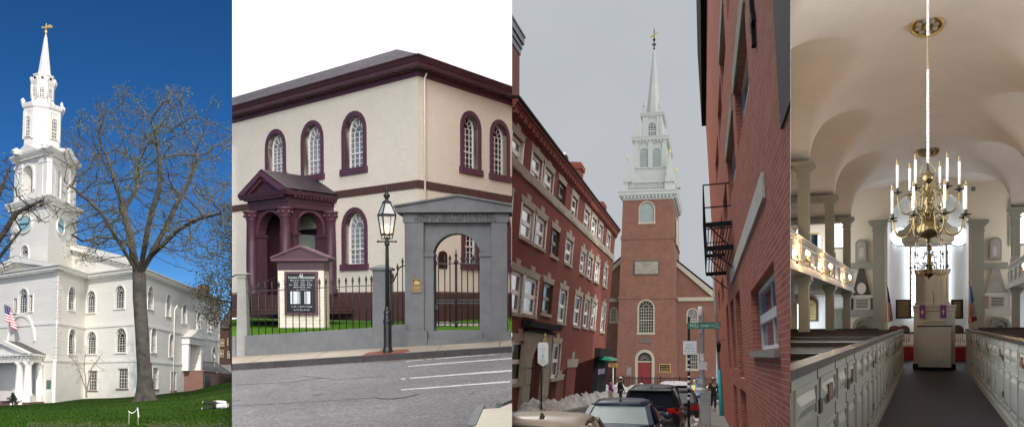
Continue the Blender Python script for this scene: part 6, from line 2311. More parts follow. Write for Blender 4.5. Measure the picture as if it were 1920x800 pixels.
def car(name, label, x, y, rot, paint, kind='sedan', rear=tint, L_=4.5, W_=1.82, group='cars along the brick street'):
    t = thing(name, label, 'car', (x, y, g3(y)), group, rot)
    h = W_ / 2
    if kind == 'sedan':
        belt = [(-L_ / 2, .74, .62), (-L_ / 2 + .06, .9, .84), (-L_ / 2 + .35, 1, 1.0), (-L_ / 2 + .8, 1, 1.02), (-.2, 1, .98), (1.0, 1, .96), (1.5, .98, .9), (L_ / 2 - .1, .85, .72), (L_ / 2, .7, .5)]
        cab = [(-L_ / 2 + .62, 1.0, .86), (-L_ / 2 + 1.3, 1.38, .70), (-L_ / 2 + 1.7, 1.44, .69), (.0, 1.47, .70), (.35, 1.42, .70), (1.3, .96, .85)]
    else:
        belt = [(-L_ / 2, .86, .72), (-L_ / 2 + .05, .94, .98), (-L_ / 2 + .3, 1, 1.06), (-.2, 1, 1.06), (1.0, 1, 1.04), (1.45, .98, 1.0), (L_ / 2 - .1, .88, .86), (L_ / 2, .75, .6)]
        cab = [(-L_ / 2 + .08, 1.03, .9), (-L_ / 2 + .42, 1.6, .72), (-L_ / 2 + .7, 1.68, .73), (-.2, 1.72, .74), (.3, 1.68, .74), (1.25, 1.04, .88)]
    mb = MB(); mb.loft([rr(h * w, .3, z, h * w * .9, yy) for yy, w, z in belt]); part('body', mb, paint, t, True)
    # cabin: glass shell with painted pillars and roof
    def cs(yy, z, w): return V((-h * w, yy, z)), V((h * w, yy, z))
    b0, c0, c1, c2, c3, b1 = [cs(*q) for q in [(cab[0][0], cab[0][1], cab[0][2]), (cab[1][0], cab[1][1], cab[1][2]), (cab[2][0], cab[2][1], cab[2][2]), (cab[3][0], cab[3][1], cab[3][2]), (cab[4][0], cab[4][1], cab[4][2]), (cab[5][0], cab[5][1], cab[5][2])]]
    zb_ = cab[0][1] - .03
    e0, e1 = V((-h * .93, cab[0][0], zb_)), V((h * .93, cab[0][0], zb_))
    f0, f1 = V((-h * .93, cab[5][0], zb_)), V((h * .93, cab[5][0], zb_))
    mb = MB()
    mb.add([b0[0], b0[1], c0[1], c0[0]], [(0, 1, 2, 3)])
    part('rear_window', mb, rear, t, True)
    mb = MB(); mb.add([b1[0], b1[1], c3[1], c3[0]], [(0, 1, 2, 3)]); part('windscreen', mb, tint, t, True)
    for s in (0, 1):
        mb = MB(); mb.add([(e0, e1)[s], b0[s], c0[s], c1[s], c2[s], c3[s], b1[s], (f0, f1)[s]], [tuple(range(8))]); sw = part('side_window', mb, tint, t, True)
        mb = MB()
        ym = (cab[2][0] + cab[3][0]) / 2 + .3
        for a, b, w in ((b0[s], c0[s], .11), (c3[s], b1[s], .07), (V(((-h, h)[s] * .72, ym, cab[3][1] - .06)), V(((-h, h)[s] * .92, ym, zb_)), .09), (V(((-h, h)[s] * .72, cab[2][0] - .05, cab[2][1] - .04)), V(((-h, h)[s] * .92, cab[2][0] + .1, zb_)), .1)):
            mb = MB(); mb.bar(a, b, w, .05); part('pillar', mb, paint, sw, True)
    mb = MB()
    secs = []
    for (yy, z, w) in (cab[1], cab[2], cab[3], cab[4]):
        q = [V((-h * w, yy, z - .03)), V((-h * w * .97, yy, z + .02)), V((-h * w * .7, yy, z + .055)), V((0, yy, z + .07))]
        secs.append(q + [V((-p.x, p.y, p.z)) for p in reversed(q[:-1])])
    mb.loft(secs, True, True, True); part('roof', mb, paint, t, True)
    mb = MB(); ay = cab[1][0] + .25; az = cab[1][1] + .07
    mb.loft([[V((-.035, ay - .1, az)), V((.035, ay - .1, az)), V((.035, ay + .12, az)), V((-.035, ay + .12, az))], [V((-.01, ay - .1, az + .11)), V((.01, ay - .1, az + .11)), V((.01, ay - .04, az + .11)), V((-.01, ay - .04, az + .11))]], False); part('roof_aerial', mb, plast, t, True)
    yb = -L_ / 2
    for s in (-1, 1):
        mb = MB(); zc__ = .82 if kind == 'sedan' else 1.0
        mb.loft([[V((s * h * .58, yb + (.035 if kind == 'sedan' else -.01), zc__ - .08)), V((s * h * .93, yb + .2, zc__ - .1)), V((s * h * 1.0, yb + .42, zc__ + .02)), V((s * h * .95, yb + .2, zc__ + .12)), V((s * h * .58, yb + (.06 if kind == 'sedan' else .02), zc__ + .1))], [V((s * h * .58, yb - .03, zc__ - .08)), V((s * h * .95, yb + .12, zc__ - .1)), V((s * h * 1.02, yb + .42, zc__ + .02)), V((s * h * .97, yb + .12, zc__ + .12)), V((s * h * .58, yb - .02, zc__ + .1))]], False)
        part('tail_lamp', mb, lens, t, True)
        mb = MB(); mb.ball((s * (h + .1), .85, 1.05), .11, 10, 6, .75); part('mirror', mb, paint, t, True)
        mb = MB(); mb.bar((s * h * 1.0, -.35, .9), (s * h * 1.0, -.15, .9), .035); part('door_handle', mb, chrome, t, True)
        for yy in (-L_ * .3, L_ * .3):
            mb = MB(); mb.lathe((s * (h - .12) - .11, yy, .34), [(.3, 0), (.34, .04), (.34, .18), (.3, .22)], 20, ax=(1, 0, 0)); wh = part('wheel', mb, tyre, t, True)
            mb = MB(); mb.lathe((s * (h - .12) - .125, yy, .34), [(.21, 0), (.21, .25)], 16, ax=(1, 0, 0)); part('rim', mb, alloy, wh, True)
    mb = MB(); mb.box(-h * .9, h * .9, yb - .06, yb + .12, .36, .56); part('bumper', mb, plast if kind != 'sedan' else paint, t, True)
    mb = MB(); mb.box(-.16, .16, yb - .045, yb + .03, .66 if kind == 'sedan' else .78, .8 if kind == 'sedan' else .92); part('number_plate', mb, plate, t, True)
    if kind != 'sedan':
        mb = MB(); mb.bar((0, cab[0][0] - .03, 1.1), (.42, cab[0][0] + .02, 1.16), .03); part('rear_wiper', mb, plast, t, True)
        mb = MB(); mb.loft([[V((x_, cab[1][0] - .14, cab[1][1] + .01)) for x_ in (-h * .68, h * .68)] + [V((x_, cab[1][0] + .1, cab[1][1] + .06)) for x_ in (h * .7, -h * .7)], [V((x_, cab[1][0] - .14, cab[1][1] + .04)) for x_ in (-h * .68, h * .68)] + [V((x_, cab[1][0] + .1, cab[1][1] + .085)) for x_ in (h * .7, -h * .7)]], False); part('rear_spoiler', mb, paint, t, True)
    return t
car('parked_car', 'beige car at the lower left, only its rounded roof rising into view', -2.40, 12.6, 0, carpaint('beige_paint', (.27, .225, .17)), 'sedan', tint, 4.4)
car('parked_car', 'dark blue saloon with pale frosted rear window behind the beige car', -2.18, 20.9, 0, carpaint('dark_blue_paint', (.016, .024, .045)), 'sedan', frost)
car('parked_car', 'black sport utility car with red tail lamps ahead of the blue saloon', -2.02, 29.5, 0, carpaint('black_paint', (.012, .012, .014)), 'suv', tint, 4.6, 1.86)
car('parked_car', 'small black car just ahead of the black sport utility car', -1.55, 37.0, 0, carpaint('dark_grey_paint_car', (.025, .025, .028)), 'sedan', tint, 4.2, 1.75)
car('parked_car', 'white car farthest ahead in the row of parked cars', -2.0, 44.5, 0, carpaint('white_car_paint', (.6, .6, .6)), 'suv', tint, 4.6, 1.85)
car('parked_car', 'black car standing across the street end behind the walking man', 2.2, 66.0, -1.35, carpaint('black_paint_far', (.014, .014, .016)), 'sedan', tint)

# ---- snow
from mathutils import noise as mnoise
def snow(label, pts, h_, seed, w=1.0):
    """a ploughed ridge: ragged height field along a path"""
    P_ = [V(p) for p in pts]
    rows = []
    acc = 0
    for i in range(len(P_) - 1):
        a, b = P_[i], P_[i + 1]
        n = max(3, int((b - a).length / (.10 + .10 * w)))
        t = (b - a).normalized(); nr = V((t.y, -t.x, 0))
        for k in range(n + (i == len(P_) - 2)):
            p = a + (b - a) * (k / n); row = []
            hw = h_ * .95 * w * (1 + .45 * mnoise.noise(V((p.x * .7, p.y * .7, seed))))
            env = min(1, (acc + .3) / .9)
            hh = h_ * (.75 + .6 * mnoise.noise(V((p.x * .9, p.y * .9, seed + 7))))
            for q in range(15):
                s_ = -1 + 2 * q / 14
                o = p + nr * (s_ * hw)
                f = max(0, 1 - abs(s_) ** 1.7)
                nz = mnoise.fractal(V((o.x * 2.2, o.y * 2.2, seed * 3.1)), .7, 2.1, 5)
                lump = abs(mnoise.noise(V((o.x * 5, o.y * 5, seed + 1.5))))
                row.append(V((o.x + .06 * nz, o.y + .06 * nz, g3(o.y) - .1 + hh * f * (.85 + .35 * nz + .35 * lump) + (.1 if f > 0 else 0))))
            rows.append(row); acc += .1
    mb = MB(); k = 15
    mb.add([q for r in rows for q in r], [(j * k + i, j * k + i + 1, (j + 1) * k + i + 1, (j + 1) * k + i) for j in range(len(rows) - 1) for i in range(k - 1)], False)
    o = solo('snow_bank', mb, snowm, label, 'snow bank', fill=False)
    if o: o['group'] = 'ploughed snow banks'
snow('dirty snow bank along the foot of the long red building', [(-8.6, 38, 0), (-8.6, 60, 0)], .8, 1)
snow('dirty snow ridge across the street end before the church railing', [(-16, 96, 0), (3, 98, 0)], 1.15, 2, 1.2)
snow('snow bank between the parked cars and the right pavement', [(-.75, 24, 0), (-.85, 34, 0), (-.8, 44, 0), (-.4, 47, 0)], .62, 3, .8)
snow('small snow heap against the foot of the right building', [(.75, 27, .0), (.95, 31, 0), (1.05, 33, 0)], .5, 4, .5)
snow('snow patch by the far corner of the street', [(-9.5, 62, 0), (-7.8, 66, 0)], .9, 5)
snow('white snow heap beside the black car at the street end', [(-.5, 72, 0), (5, 74, 0)], 1.3, 6, 1)

# ---- signs and poles
def pole(mb, x, y, z0, z1, r, seg=10): mb.tube([V((x, y, z0)), V((x, y, z1))], r, seg)
Ys = 20.0
SF = Fr((0, Ys, 0), (1, 0, 0))
a = P3.at(1291.5, 603, Ys)
sp1 = thing('street_sign', 'black post carrying a green street name sign and a white parking sign', 'sign', (a.x, Ys, g3(Ys)))
mb = MB(); pole(mb, a.x, Ys + .02, g3(Ys), a.z + .12, .03); part('post', mb, black3, sp1)
mb = MB()
rn = random.Random(9)
for i in range(9):
    zz = a.z - .75 - i * .13; mb.tube([V((a.x, Ys + .02, zz)), V((a.x, Ys + .02, zz + rn.uniform(.03, .09)))], .0315, 10)
part('sticker', mb, signw, sp1)
q = SF.box(1290.5, 603.5, 1351, 616)
mb = MB(); mb.box(q[0], q[1], Ys - .03, Ys - .018, q[2], q[3]); gs = part('name_plate', mb, greens, sp1)
mb = MB()
hh = q[3] - q[2]
f_ = SF.shift(n=.03)
text(mb, f_, q[0] + (q[1] - q[0]) * .19, (q[2] + q[3]) / 2, 0, 'HULL', hh * .78, .003, sx=.66)
text(mb, f_, q[0] + (q[1] - q[0]) * .61, (q[2] + q[3]) / 2 - hh * .06, 0, 'STREET CT', hh * .48, .003, sx=.82)
text(mb, f_, q[0] + (q[1] - q[0]) * .9, (q[2] + q[3]) / 2 + hh * .2, 0, 'PVT', hh * .33, .003); text(mb, f_, q[0] + (q[1] - q[0]) * .9, (q[2] + q[3]) / 2 - hh * .22, 0, 'WAY', hh * .33, .003)
part('lettering', mb, signw, gs)
q = SF.box(1281, 638.5, 1306.5, 664)
mb = MB(); mb.box(q[0], q[1], Ys - .03, Ys - .018, q[2], q[3]); vs = part('parking_sign', mb, signw, sp1)
mb = MB(); hh = q[3] - q[2]; cx = (q[0] + q[1]) / 2
text(mb, f_, cx, q[3] - hh * .3, 0, 'Visitor', hh * .2, .003); text(mb, f_, cx, q[3] - hh * .52, 0, 'Parking', hh * .2, .003); text(mb, f_, cx + hh * .06, q[3] - hh * .74, 0, '2 Hour Limit', hh * .105, .003); text(mb, f_, cx, q[3] - hh * .88, 0, '8 AM - 6 PM  MON-FRI', hh * .075, .003)
mb.ext(f_, circ(cx - hh * .36, q[3] - hh * .74, hh * .05, 10), 0, .003)
part('lettering', mb, greent, vs)
Yp = 34.0
a = P3.at(1316, 600, Yp); kp = Yp / FPX
up = thing('utility_pole', 'grey steel pole with antenna, small signs and a grey cabinet at its foot', 'pole', (a.x, Yp, g3(Yp)))
zp = lambda v: P3.at(1316, v, Yp).z
mb = MB(); mb.lathe((a.x, Yp, zp(735)), [(.3, 0), (.26, .12), (.17, .2), (.17, .35), (.11, .55), (.10, .7), (.085, zp(588) - zp(735))], 12, False); part('shaft', mb, galv, up)
mb = MB(); mb.lathe((a.x - .06, Yp, zp(592)), [(.085, 0), (.09, .04), (.09, zp(575) - zp(592)), (.06, zp(574) - zp(592))], 12); part('antenna', mb, white3, up)
mb = MB(); mb.box(a.x - .12, a.x + .0, Yp - .22, Yp - .08, zp(624), zp(612)); mb.box(a.x - .3, a.x + .12, Yp - .03, Yp + .03, zp(608), zp(606.5)); part('control_box', mb, galv, up)
mb = MB(); x0, x1 = P3.at(1312.5, 750, Yp).x, P3.at(1333, 750, Yp).x; mb.box(x0, x1, Yp - .25, Yp + .25, g3(Yp) - .1, zp(733)); cbx = part('cabinet', mb, galv, up)
mb = MB(); mb.ring(Fr((0, Yp - .25, 0), (1, 0, 0)), rect(x0 + .03, x1 - .03, g3(Yp) + .2, zp(735)), rect(x0 + .05, x1 - .05, g3(Yp) + .22, zp(735) - .02), 0, .008)
for i in range(4): mb.box(x0 + .12, x1 - .12, Yp - .258, Yp - .25, zp(742) - i * .1, zp(742) - i * .1 + .03)
part('cabinet_door', mb, M('grey_cabinet_trim', (.22, .23, .23), .6, .1), cbx)
SU = Fr((0, Yp - .14, 0), (1, 0, 0))
for u0, v0, u1, v1, lines in ((1312.5, 662.5, 1320, 676, ('NO', 'PARKING')), (1311.5, 677.5, 1323, 692, ('Visitor', 'Parking', '2 Hour'))):
    q = SU.box(u0, v0, u1, v1); mb = MB(); mb.fbox(SU, q[0], q[1], 0, .012, q[2], q[3]); pp = part('small_sign', mb, signw, up)
    mb = MB(); hh = q[3] - q[2]
    for i, l in enumerate(lines): text(mb, SU, (q[0] + q[1]) / 2, q[3] - hh * (.25 + i * .24), .012, l, hh * .2 if len(lines) == 3 else hh * .17, .003)
    part('lettering', mb, greent if len(lines) == 3 else lens, pp)
q = SU.box(1319, 679, 1326, 693); mb = MB(); mb.fbox(SU, q[0], q[1], -.06, -.05, q[2], q[3]); pp = part('round_mark_sign', mb, signw, up)
mb = MB(); cz = (q[2] + q[3]) / 2; cx = (q[0] + q[1]) / 2; mb.ring(SU, circ(cx, cz, .075, 16), circ(cx, cz, .05, 16), -.05, -.045); part('red_ring', mb, lens, pp)
# hanging shield sign on a stickered post
Yh = 40.0
a = P3.at(1015, 700, Yh); kh = Yh / FPX
hg = thing('hanging_sign', 'white shield shaped church sign on a slim post by the arched doorway', 'sign', (a.x, Yh, g3(Yh)))
zh = lambda v: P3.at(1015, v, Yh).z
mb = MB(); pole(mb, a.x, Yh, g3(Yh), zh(636), .035); part('post', mb, black3, hg)
HF = Fr((0, Yh - .05, 0), (1, 0, 0))
q = HF.box(1008.5, 641, 1028, 686); xm = (q[0] + q[1]) / 2; Wd = q[1] - q[0]
mb = MB(); mb.ext(HF, [(q[0], q[2] + .16), (xm, q[2]), (q[1], q[2] + .16), (q[1], q[3] - .06), (q[1] - .05, q[3] - .06), (q[1] - .07, q[3]), (q[0] + .07, q[3]), (q[0] + .05, q[3] - .06), (q[0], q[3] - .06)], 0, .03); bd3 = part('board', mb, signw, hg)
mb = MB(); Hh = q[3] - q[2]
for i, (l, s_) in enumerate((('The', .06), ('Freedom', .075), ('Trail', .07))): text(mb, HF, xm, q[3] - Hh * (.15 + .12 * i), .03, l, s_, .003)
mb.fbox(HF, xm - .02, xm + .02, .03, .035, q[3] - Hh * .62, q[3] - Hh * .5)
for i, l in enumerate(('OLD', 'NORTH', 'CHURCH')): text(mb, HF, xm, q[3] - Hh * (.67 + .085 * i), .03, l, .065, .003)
part('lettering', mb, dkt, bd3)
mb = MB(); x1 = P3.at(1022, 630, Yh).x
mb.tube([V((a.x, Yh, zh(637))), V((x1 + .1, Yh, zh(637)))], .015, 6)
mb.lathe((x1, Yh, zh(637)), [(.03, 0), (.05, .06), (.02, .1), (.015, .2), (.05, .26), (.001, .34)], 8); part('bracket', mb, goldl, hg)
# little black and gold pointer sign
Yk = 70; a = P3.at(1149.5, 690, Yk)
pt_ = thing('pointer_sign', 'small black and gold pointer sign on a thin pole near two walkers', 'sign', (a.x, Yk, g3(Yk)))
mb = MB(); pole(mb, a.x, Yk, g3(Yk), P3.at(1149, 684, Yk).z, .05); part('post', mb, galv, pt_)
KF = Fr((0, Yk - .08, 0), (1, 0, 0)); q = KF.box(1141.5, 681, 1157.5, 687)
mb = MB(); mb.ext(KF, [(q[0], q[2]), (q[1], q[2]), (q[1], q[3]), (q[0] + .45, q[3]), (q[0] + .4, q[3] + .08), (q[0] + .3, q[3] + .08), (q[0] + .25, q[3]), (q[0], q[3])], 0, .04); pb = part('board', mb, black3, pt_)
mb = MB(); text(mb, KF, (q[0] + q[1]) / 2, (q[2] + q[3]) / 2, .04, 'OLD NORTH', .12, .005); mb.ring(KF, rect(q[0], q[1], q[2], q[3]), rect(q[0] + .03, q[1] - .03, q[2] + .03, q[3] - .03), .04, .05); part('lettering', mb, goldl, pb)
# paper boxes at the corner
for u0, u1, v0, v1, m_, lab in ((1299.5, 1303.5, 711, 727, M('yellow_box_paint', (.5, .4, .05), .5, .1), 'narrow yellow newspaper box at the street end'), (1304, 1314.5, 709, 727, M('blue_box_paint', (.03, .12, .32), .5, .15), 'blue newspaper box beside the yellow one')):
    Yb = 80; a, b = P3.at(u0, v0, Yb), P3.at(u1, v1, Yb)
    bx = thing('newspaper_box', lab, 'newspaper box', ((a.x + b.x) / 2, Yb, g3(Yb)))
    mb = MB(); mb.frust(((a.x + b.x) / 2, Yb), b.x - a.x, .5, (b.x - a.x) * .94, .4, g3(Yb) + .25, a.z); bo = part('housing', mb, m_, bx)
    mb = MB(); mb.box(a.x + .04, b.x - .04, Yb - .26, Yb - .22, a.z - .45, a.z - .1); part('door_window', mb, glass3, bo)
    mb = MB(); mb.box(a.x + .05, b.x - .05, Yb - .1, Yb + .1, g3(Yb), g3(Yb) + .25); part('pedestal', mb, black3, bx)

# ---- people
def skin_mesh(verts, edges, radii, sub=1, root=0):
    me = bpy.data.meshes.new('t'); me.from_pydata([tuple(v) for v in verts], edges, [])
    o = bpy.data.objects.new('t', me); link(o)
    o.modifiers.new('s', 'SKIN')
    for i, sv in enumerate(me.skin_vertices[0].data):
        r = radii[i]; sv.radius = r if isinstance(r, tuple) else (r, r); sv.use_root = (i == root)
    m = o.modifiers.new('u', 'SUBSURF'); m.levels = sub; m.render_levels = sub
    dg = bpy.context.evaluated_depsgraph_get(); dg.update()
    e = o.evaluated_get(dg); m2 = e.to_mesh()
    mb = MB(); mb.add([v.co.copy() for v in m2.vertices], [tuple(p.vertices) for p in m2.polygons], True)
    e.to_mesh_clear(); bpy.data.objects.remove(o); bpy.data.meshes.remove(me)
    return mb
skinm = M('skin', (.42, .25, .18), .55, .1, 8)
hairm = M('dark_hair', (.02, .016, .014), .6, .3, 20)
shoem = M('dark_shoe_leather', (.02, .018, .016), .5, .2)
def person(label, base, rot, coat, trousers, hat=None, stride=.25, hood=False, scale=1.0, hatm=None, grp=None, lie=None):
    S_ = scale
    t = thing('person', label, 'person', base, grp, rot)
    if lie is not None:
        t.matrix_world = t.matrix_world @ lie
        BASE[t.name] = (BASE[t.name][0], rot, t.matrix_world.copy())
    j = dict(pel=(0, 0, .96), ch=(0, .02, 1.32), ne=(0, .0, 1.47), he=(0, .03, 1.585), cr=(0, .02, 1.70))
    a = stride
    L = {}
    for s, k in ((-1, a), (1, -a)):
        L[s] = dict(sh=(s * .185, 0, 1.40), el=(s * .245, -k * .55, 1.12), wr=(s * .235, -k * .75 + .10, .90), hip=(s * .095, 0, .92), kn=(s * .10, k * .55 + .03, .50), an=(s * .10, k * .95 - (.06 if k < 0 else 0), .085 + (.05 if k < 0 else 0)), to=(s * .11, k * .95 + .15, .035 + (.0 if k < 0 else .02)))
    vs, es, rs = [], [], []
    def add(p, r, par=None):
        vs.append(V(p) * S_); rs.append(r * S_ if not isinstance(r, tuple) else (r[0] * S_, r[1] * S_))
        if par is not None: es.append((par, len(vs) - 1))
        return len(vs) - 1
    pel = add(j['pel'], (.13, .10)); ch_ = add(j['ch'], (.15, .105), pel); ne = add(j['ne'], .055, ch_); he = add(j['he'], (.072, .085), ne); cr = add(j['cr'], (.06, .07), he)
    add((0, .125, 1.575), .016, he)
    for s in (-1, 1):
        d = L[s]
        sh_ = add(d['sh'], .06, ch_); el = add(d['el'], .043, sh_); wr = add(d['wr'], .03, el)
        pm = V(d['wr']) + V((0, .03, -.075)); pa = add(pm, (.032, .018), wr)
        for f in range(4):
            b_ = pm + V((s * -.004, -.026 + .018 * f, -.035)); b1 = add(b_, .0085, pa); b2 = add(b_ + V((-s * .006, .006, -.035 + abs(f - 1.5) * .004)), .008, b1); add(b_ + V((-s * .02, .012, -.06 + abs(f - 1.5) * .006)), .007, b2)
        th = add(pm + V((-s * .008, .034, .01)), .010, pa); add(pm + V((-s * .02, .055, -.025)), .008, th)
        hp = add(d['hip'], .085, pel); kn = add(d['kn'], .058, hp); an = add(d['an'], .038, kn); add(d['to'], .032, an)
    part('body', skin_mesh(vs, es, rs), skinm, t, True)
    vs, es, rs = [], [], []
    sk0 = add((0, 0, .78), (.17, .14)); pl = add((0, 0, .98), (.165, .13), sk0); wa = add((0, 0, 1.15), (.16, .125), pl); ch_ = add((0, .01, 1.34), (.205, .16), wa); nk = add((0, 0, 1.48), .10, ch_)
    for s in (-1, 1):
        d = L[s]; sh_ = add(V(d['sh']) + V((0, 0, 0)), .092, ch_); el = add(d['el'], .07, sh_); add(V(d['wr']) * .97 + V((0, 0, .03)), .05, el)
    part('coat', skin_mesh(vs, es, rs), coat, t, True)
    vs, es, rs = [], [], []
    pl = add((0, 0, .93), (.14, .12))
    for s in (-1, 1):
        d = L[s]; hp = add(V(d['hip']) + V((0, 0, -.05)), .1, pl); kn = add(d['kn'], .078, hp); add(V(d['an']) + V((0, 0, .02)), .06, kn)
    part('trousers', skin_mesh(vs, es, rs), trousers, t, True)
    for s in (-1, 1):
        vs, es, rs = [], [], []
        d = L[s]; k0 = add(V(d['an']) + V((0, -.04, -.03)), .045); add(V(d['to']) + V((0, .02, 0)), .038, k0); part('shoe', skin_mesh(vs, es, rs), shoem, t, True)
    mb = MB(); mb.ball(V((0, .0, 1.655)) * S_, .104 * S_, 12, 8, 1.05); part('hood' if hood else 'hair', mb, hatm if hood else hairm, t, True)
    if hat:
        mb = MB(); mb.lathe(V((0, .015, 1.69)) * S_, [(.112 * S_, 0), (.11 * S_, .04 * S_), (.075 * S_, .085 * S_), (.001, .1 * S_)], 12); mb.box(-.07 * S_, .07 * S_, .08 * S_, .2 * S_, 1.69 * S_, 1.705 * S_); part('cap', mb, hatm, t, True)
    mb = MB()
    for s in (-1, 1): mb.ball(V((s * .033, .098, 1.615)) * S_, .013 * S_, 6, 4)
    mb.box(-.03 * S_, .03 * S_, .095 * S_, .105 * S_, 1.525 * S_, 1.532 * S_)
    part('face_features', mb, hairm, t, True)
    return t
dkcoat = M('black_coat_cloth', (.018, .018, .02), .8, .2, 10)
a = P3.at(1144.5, 720, 57); person('person in a bright purple coat and pale trousers walking near the shopfront', (a.x, 57, g3(57)), -1.5, M('purple_coat_cloth', (.24, .025, .22), .7, .2, 8), M('beige_trouser_cloth', (.42, .33, .22), .8, .15, 8), stride=.18, scale=1.02)
a = P3.at(1163, 720, 57.5); person('person in a dark coat and white cap walking behind the purple coat', (a.x, 57.5, g3(57.5)), -1.2, dkcoat, M('dark_trouser_cloth', (.025, .025, .03), .8, .2, 8), True, .14, scale=1.08, hatm=signw)
a = P3.at(1337.5, 740, 50); person('person in a black jacket walking towards us on the right pavement', (a.x, 50, g3(50) + .12), PI, dkcoat, M('black_jeans_cloth', (.018, .018, .024), .8, .2, 8), True, .2, scale=1.04, hatm=M('grey_beanie_knit', (.4, .38, .36), .9, .2, 20))

PL = P1
a = on_lawn(406, 765)
person('person in a white shirt and black trousers lying on the lawn', (a.x - .75, a.y, a.z + .14), -.25, M('white_shirt_cloth', (.7, .7, .7), .8, .1, 8), dkcoat, stride=.1, lie=Matrix.Rotation(PI / 2, 4, 'Y') @ Matrix.Rotation(.5, 4, 'Z'))
PL = P3
# ================================================================ fourth place: church interior with box pews
P4 = Place(1482, None, 1740, 601)
PL = P4
sage = M('sage_green_woodwork', (.275, .265, .205), .5, .1, 2, dirt=.15)
sage_d = M('sage_green_dado', (.21, .235, .195), .5, .1, 2)
pewm = M('grey_pew_paint', (.25, .246, .215), .42, .1, 1.5, .08, 20, dirt=.2)
capm = M('dark_mahogany_rail', (.026, .013, .010), .45, .3, 4, coat=.05, spec=.2)
benchm = M('dark_bench_wood', (.05, .03, .022), .5, .3, 3)
floorm = M('dark_floor_boards', (.016, .012, .017), .55, .3, .8, .2, 12, dirt=.3, spec=.12)
ceilm = M('warm_ceiling_plaster', (.62, .545, .475), .85, .07, .5, .05, 8)
creamp = M('cream_plaster', (.70, .60, .46), .85, .06, .8, .05, 10)
whitep = M('white_plaster', (.80, .79, .77), .85, .05, .8, .05, 10)
galm = M('gallery_panel_paint', (.44, .405, .33), .5, .08, 2, dirt=.1)
brass = M('aged_brass', (.25, .185, .088), .3, .2, 6, metal=1.0)
dbrass = M('dark_bronze_dish', (.06, .048, .03), .4, .3, 6, metal=.6)
candle = M('candle_wax', (.82, .80, .76), .5, .04, 6)
ropew = M('white_rope', (.72, .70, .68), .9, .2, 30)
rope_tint = M('tinted_rope', (.32, .23, .12), .7, .3, 30)  # golden tint puts the light's change along the rope into its colour
gilt = M('gilt_ring', (.55, .38, .12), .35, .15, 5, metal=.5)
dgreen = M('dark_green_rosette', (.07, .075, .05), .6, .2)
rosem = M('tan_rosette_petal', (.33, .24, .16), .7, .2)
marble_g = M('grey_memorial_marble', (.40, .36, .33), .5, .2, 3, dirt=.2)
marble_w = M('white_memorial_marble', (.66, .60, .53), .45, .12, 3)
marble_d = M('dark_memorial_slate', (.09, .065, .06), .5, .3, 4)
redcarp = M('red_carpet', (.22, .015, .02), .95, .2, 6)
purple = M('purple_cloth', (.13, .02, .17), .85, .15, 8)
chairr = M('red_leather', (.20, .025, .025), .45, .2, 6)
wood4 = M('brown_oak', (.13, .06, .03), .5, .3, 5)
goldb = M('gold_painted_board', (.36, .30, .10), .5, .2, 6)
dkink = M('dark_engraving', (.06, .05, .045), .7, .1)
tealc = M('teal_banner_cloth', (.01, .07, .11), .85, .2, 8)
daylight = emit('daylit_window_pane', (.80, .90, 1.0), 2.0)
side_glow = emit('glowing_side_pane', (.86, .93, 1.0), SIDE4)  # shared by the side windows and the added glow panes
bulb = emit('warm_candle_bulb', (1.0, .62, .28), 10)
lead4 = M('window_lead', (.30, .31, .32), .6, .1)

FZ = -1.65
YE = 47.0
xl = P4.plane(1640.5, 800, FZ, 0, 0).x
xr = P4.plane(1897, 800, FZ, 0, 0).x
yl = P4.plane(1693.6, 693.5, FZ, 0, 0).y
yr = P4.plane(1810, 692, FZ, 0, 0).y
HW = 6.2
# ---- shell
mb = MB(); mb.box(-HW, HW, 1.0, YE + 5, FZ - .3, FZ); solo('floor', mb, floorm, kind='structure')
mb = MB()
for i in range(9):
    x = xl + (xr - xl) * (i + .5) / 9
    mb.box(x - .0025, x + .0025, 4, YE, FZ + .001, FZ + .003)
solo('floor_board_joint', mb, M('floor_gap', (.010, .008, .009), .8, .1), kind='structure')
ZS, HC, XA = 4.72, 7.05, 3.15
LB, Y0B = 7.55, 26.8
def vault(x, y):
    zn = ZS + (HC - ZS) * math.sqrt(max(0, 1 - (x / XA) ** 2)) ** .85 if abs(x) < XA else -9
    t = ((y - Y0B) / LB) % 1.0
    c = 1 - (2 * t - 1) ** 2
    zc_ = ZS + (HC - .25 - ZS) * math.sqrt(max(0, c)) ** .8
    return max(zn, zc_)
xs = [-HW, -5.5, -4.8, -4.2, -3.7, -3.4, -3.2] + [-XA + .001] + [XA * math.cos(PI * (1 - i / 36)) for i in range(1, 36)] + [XA - .001, 3.2, 3.4, 3.7, 4.2, 4.8, 5.5, HW]
ys = []
b = Y0B - 4 * LB
while b < YE - .1:
    for i in range(24):
        yv = b + LB * (.5 - .5 * math.cos(PI * i / 24))
        if 1.0 <= yv <= YE: ys.append(yv)
    b += LB
ys = sorted(set([1.0] + ys + [YE]))
mb = MB()
vs = [(x, y, vault(x, y)) for y in ys for x in xs]
nx_ = len(xs)
mb.add(vs, [(j * nx_ + i, j * nx_ + i + 1, (j + 1) * nx_ + i + 1, (j + 1) * nx_ + i) for j in range(len(ys) - 1) for i in range(nx_ - 1)], True)
solo('ceiling', mb, ceilm, kind='structure', fill=False)
mb = MB(); mb.box(-HW - .4, HW + .4, 1.0, YE + 6, 8.6, 9.0); solo('roof', mb, lead3 if 'lead3' in globals() else benchm, kind='structure')
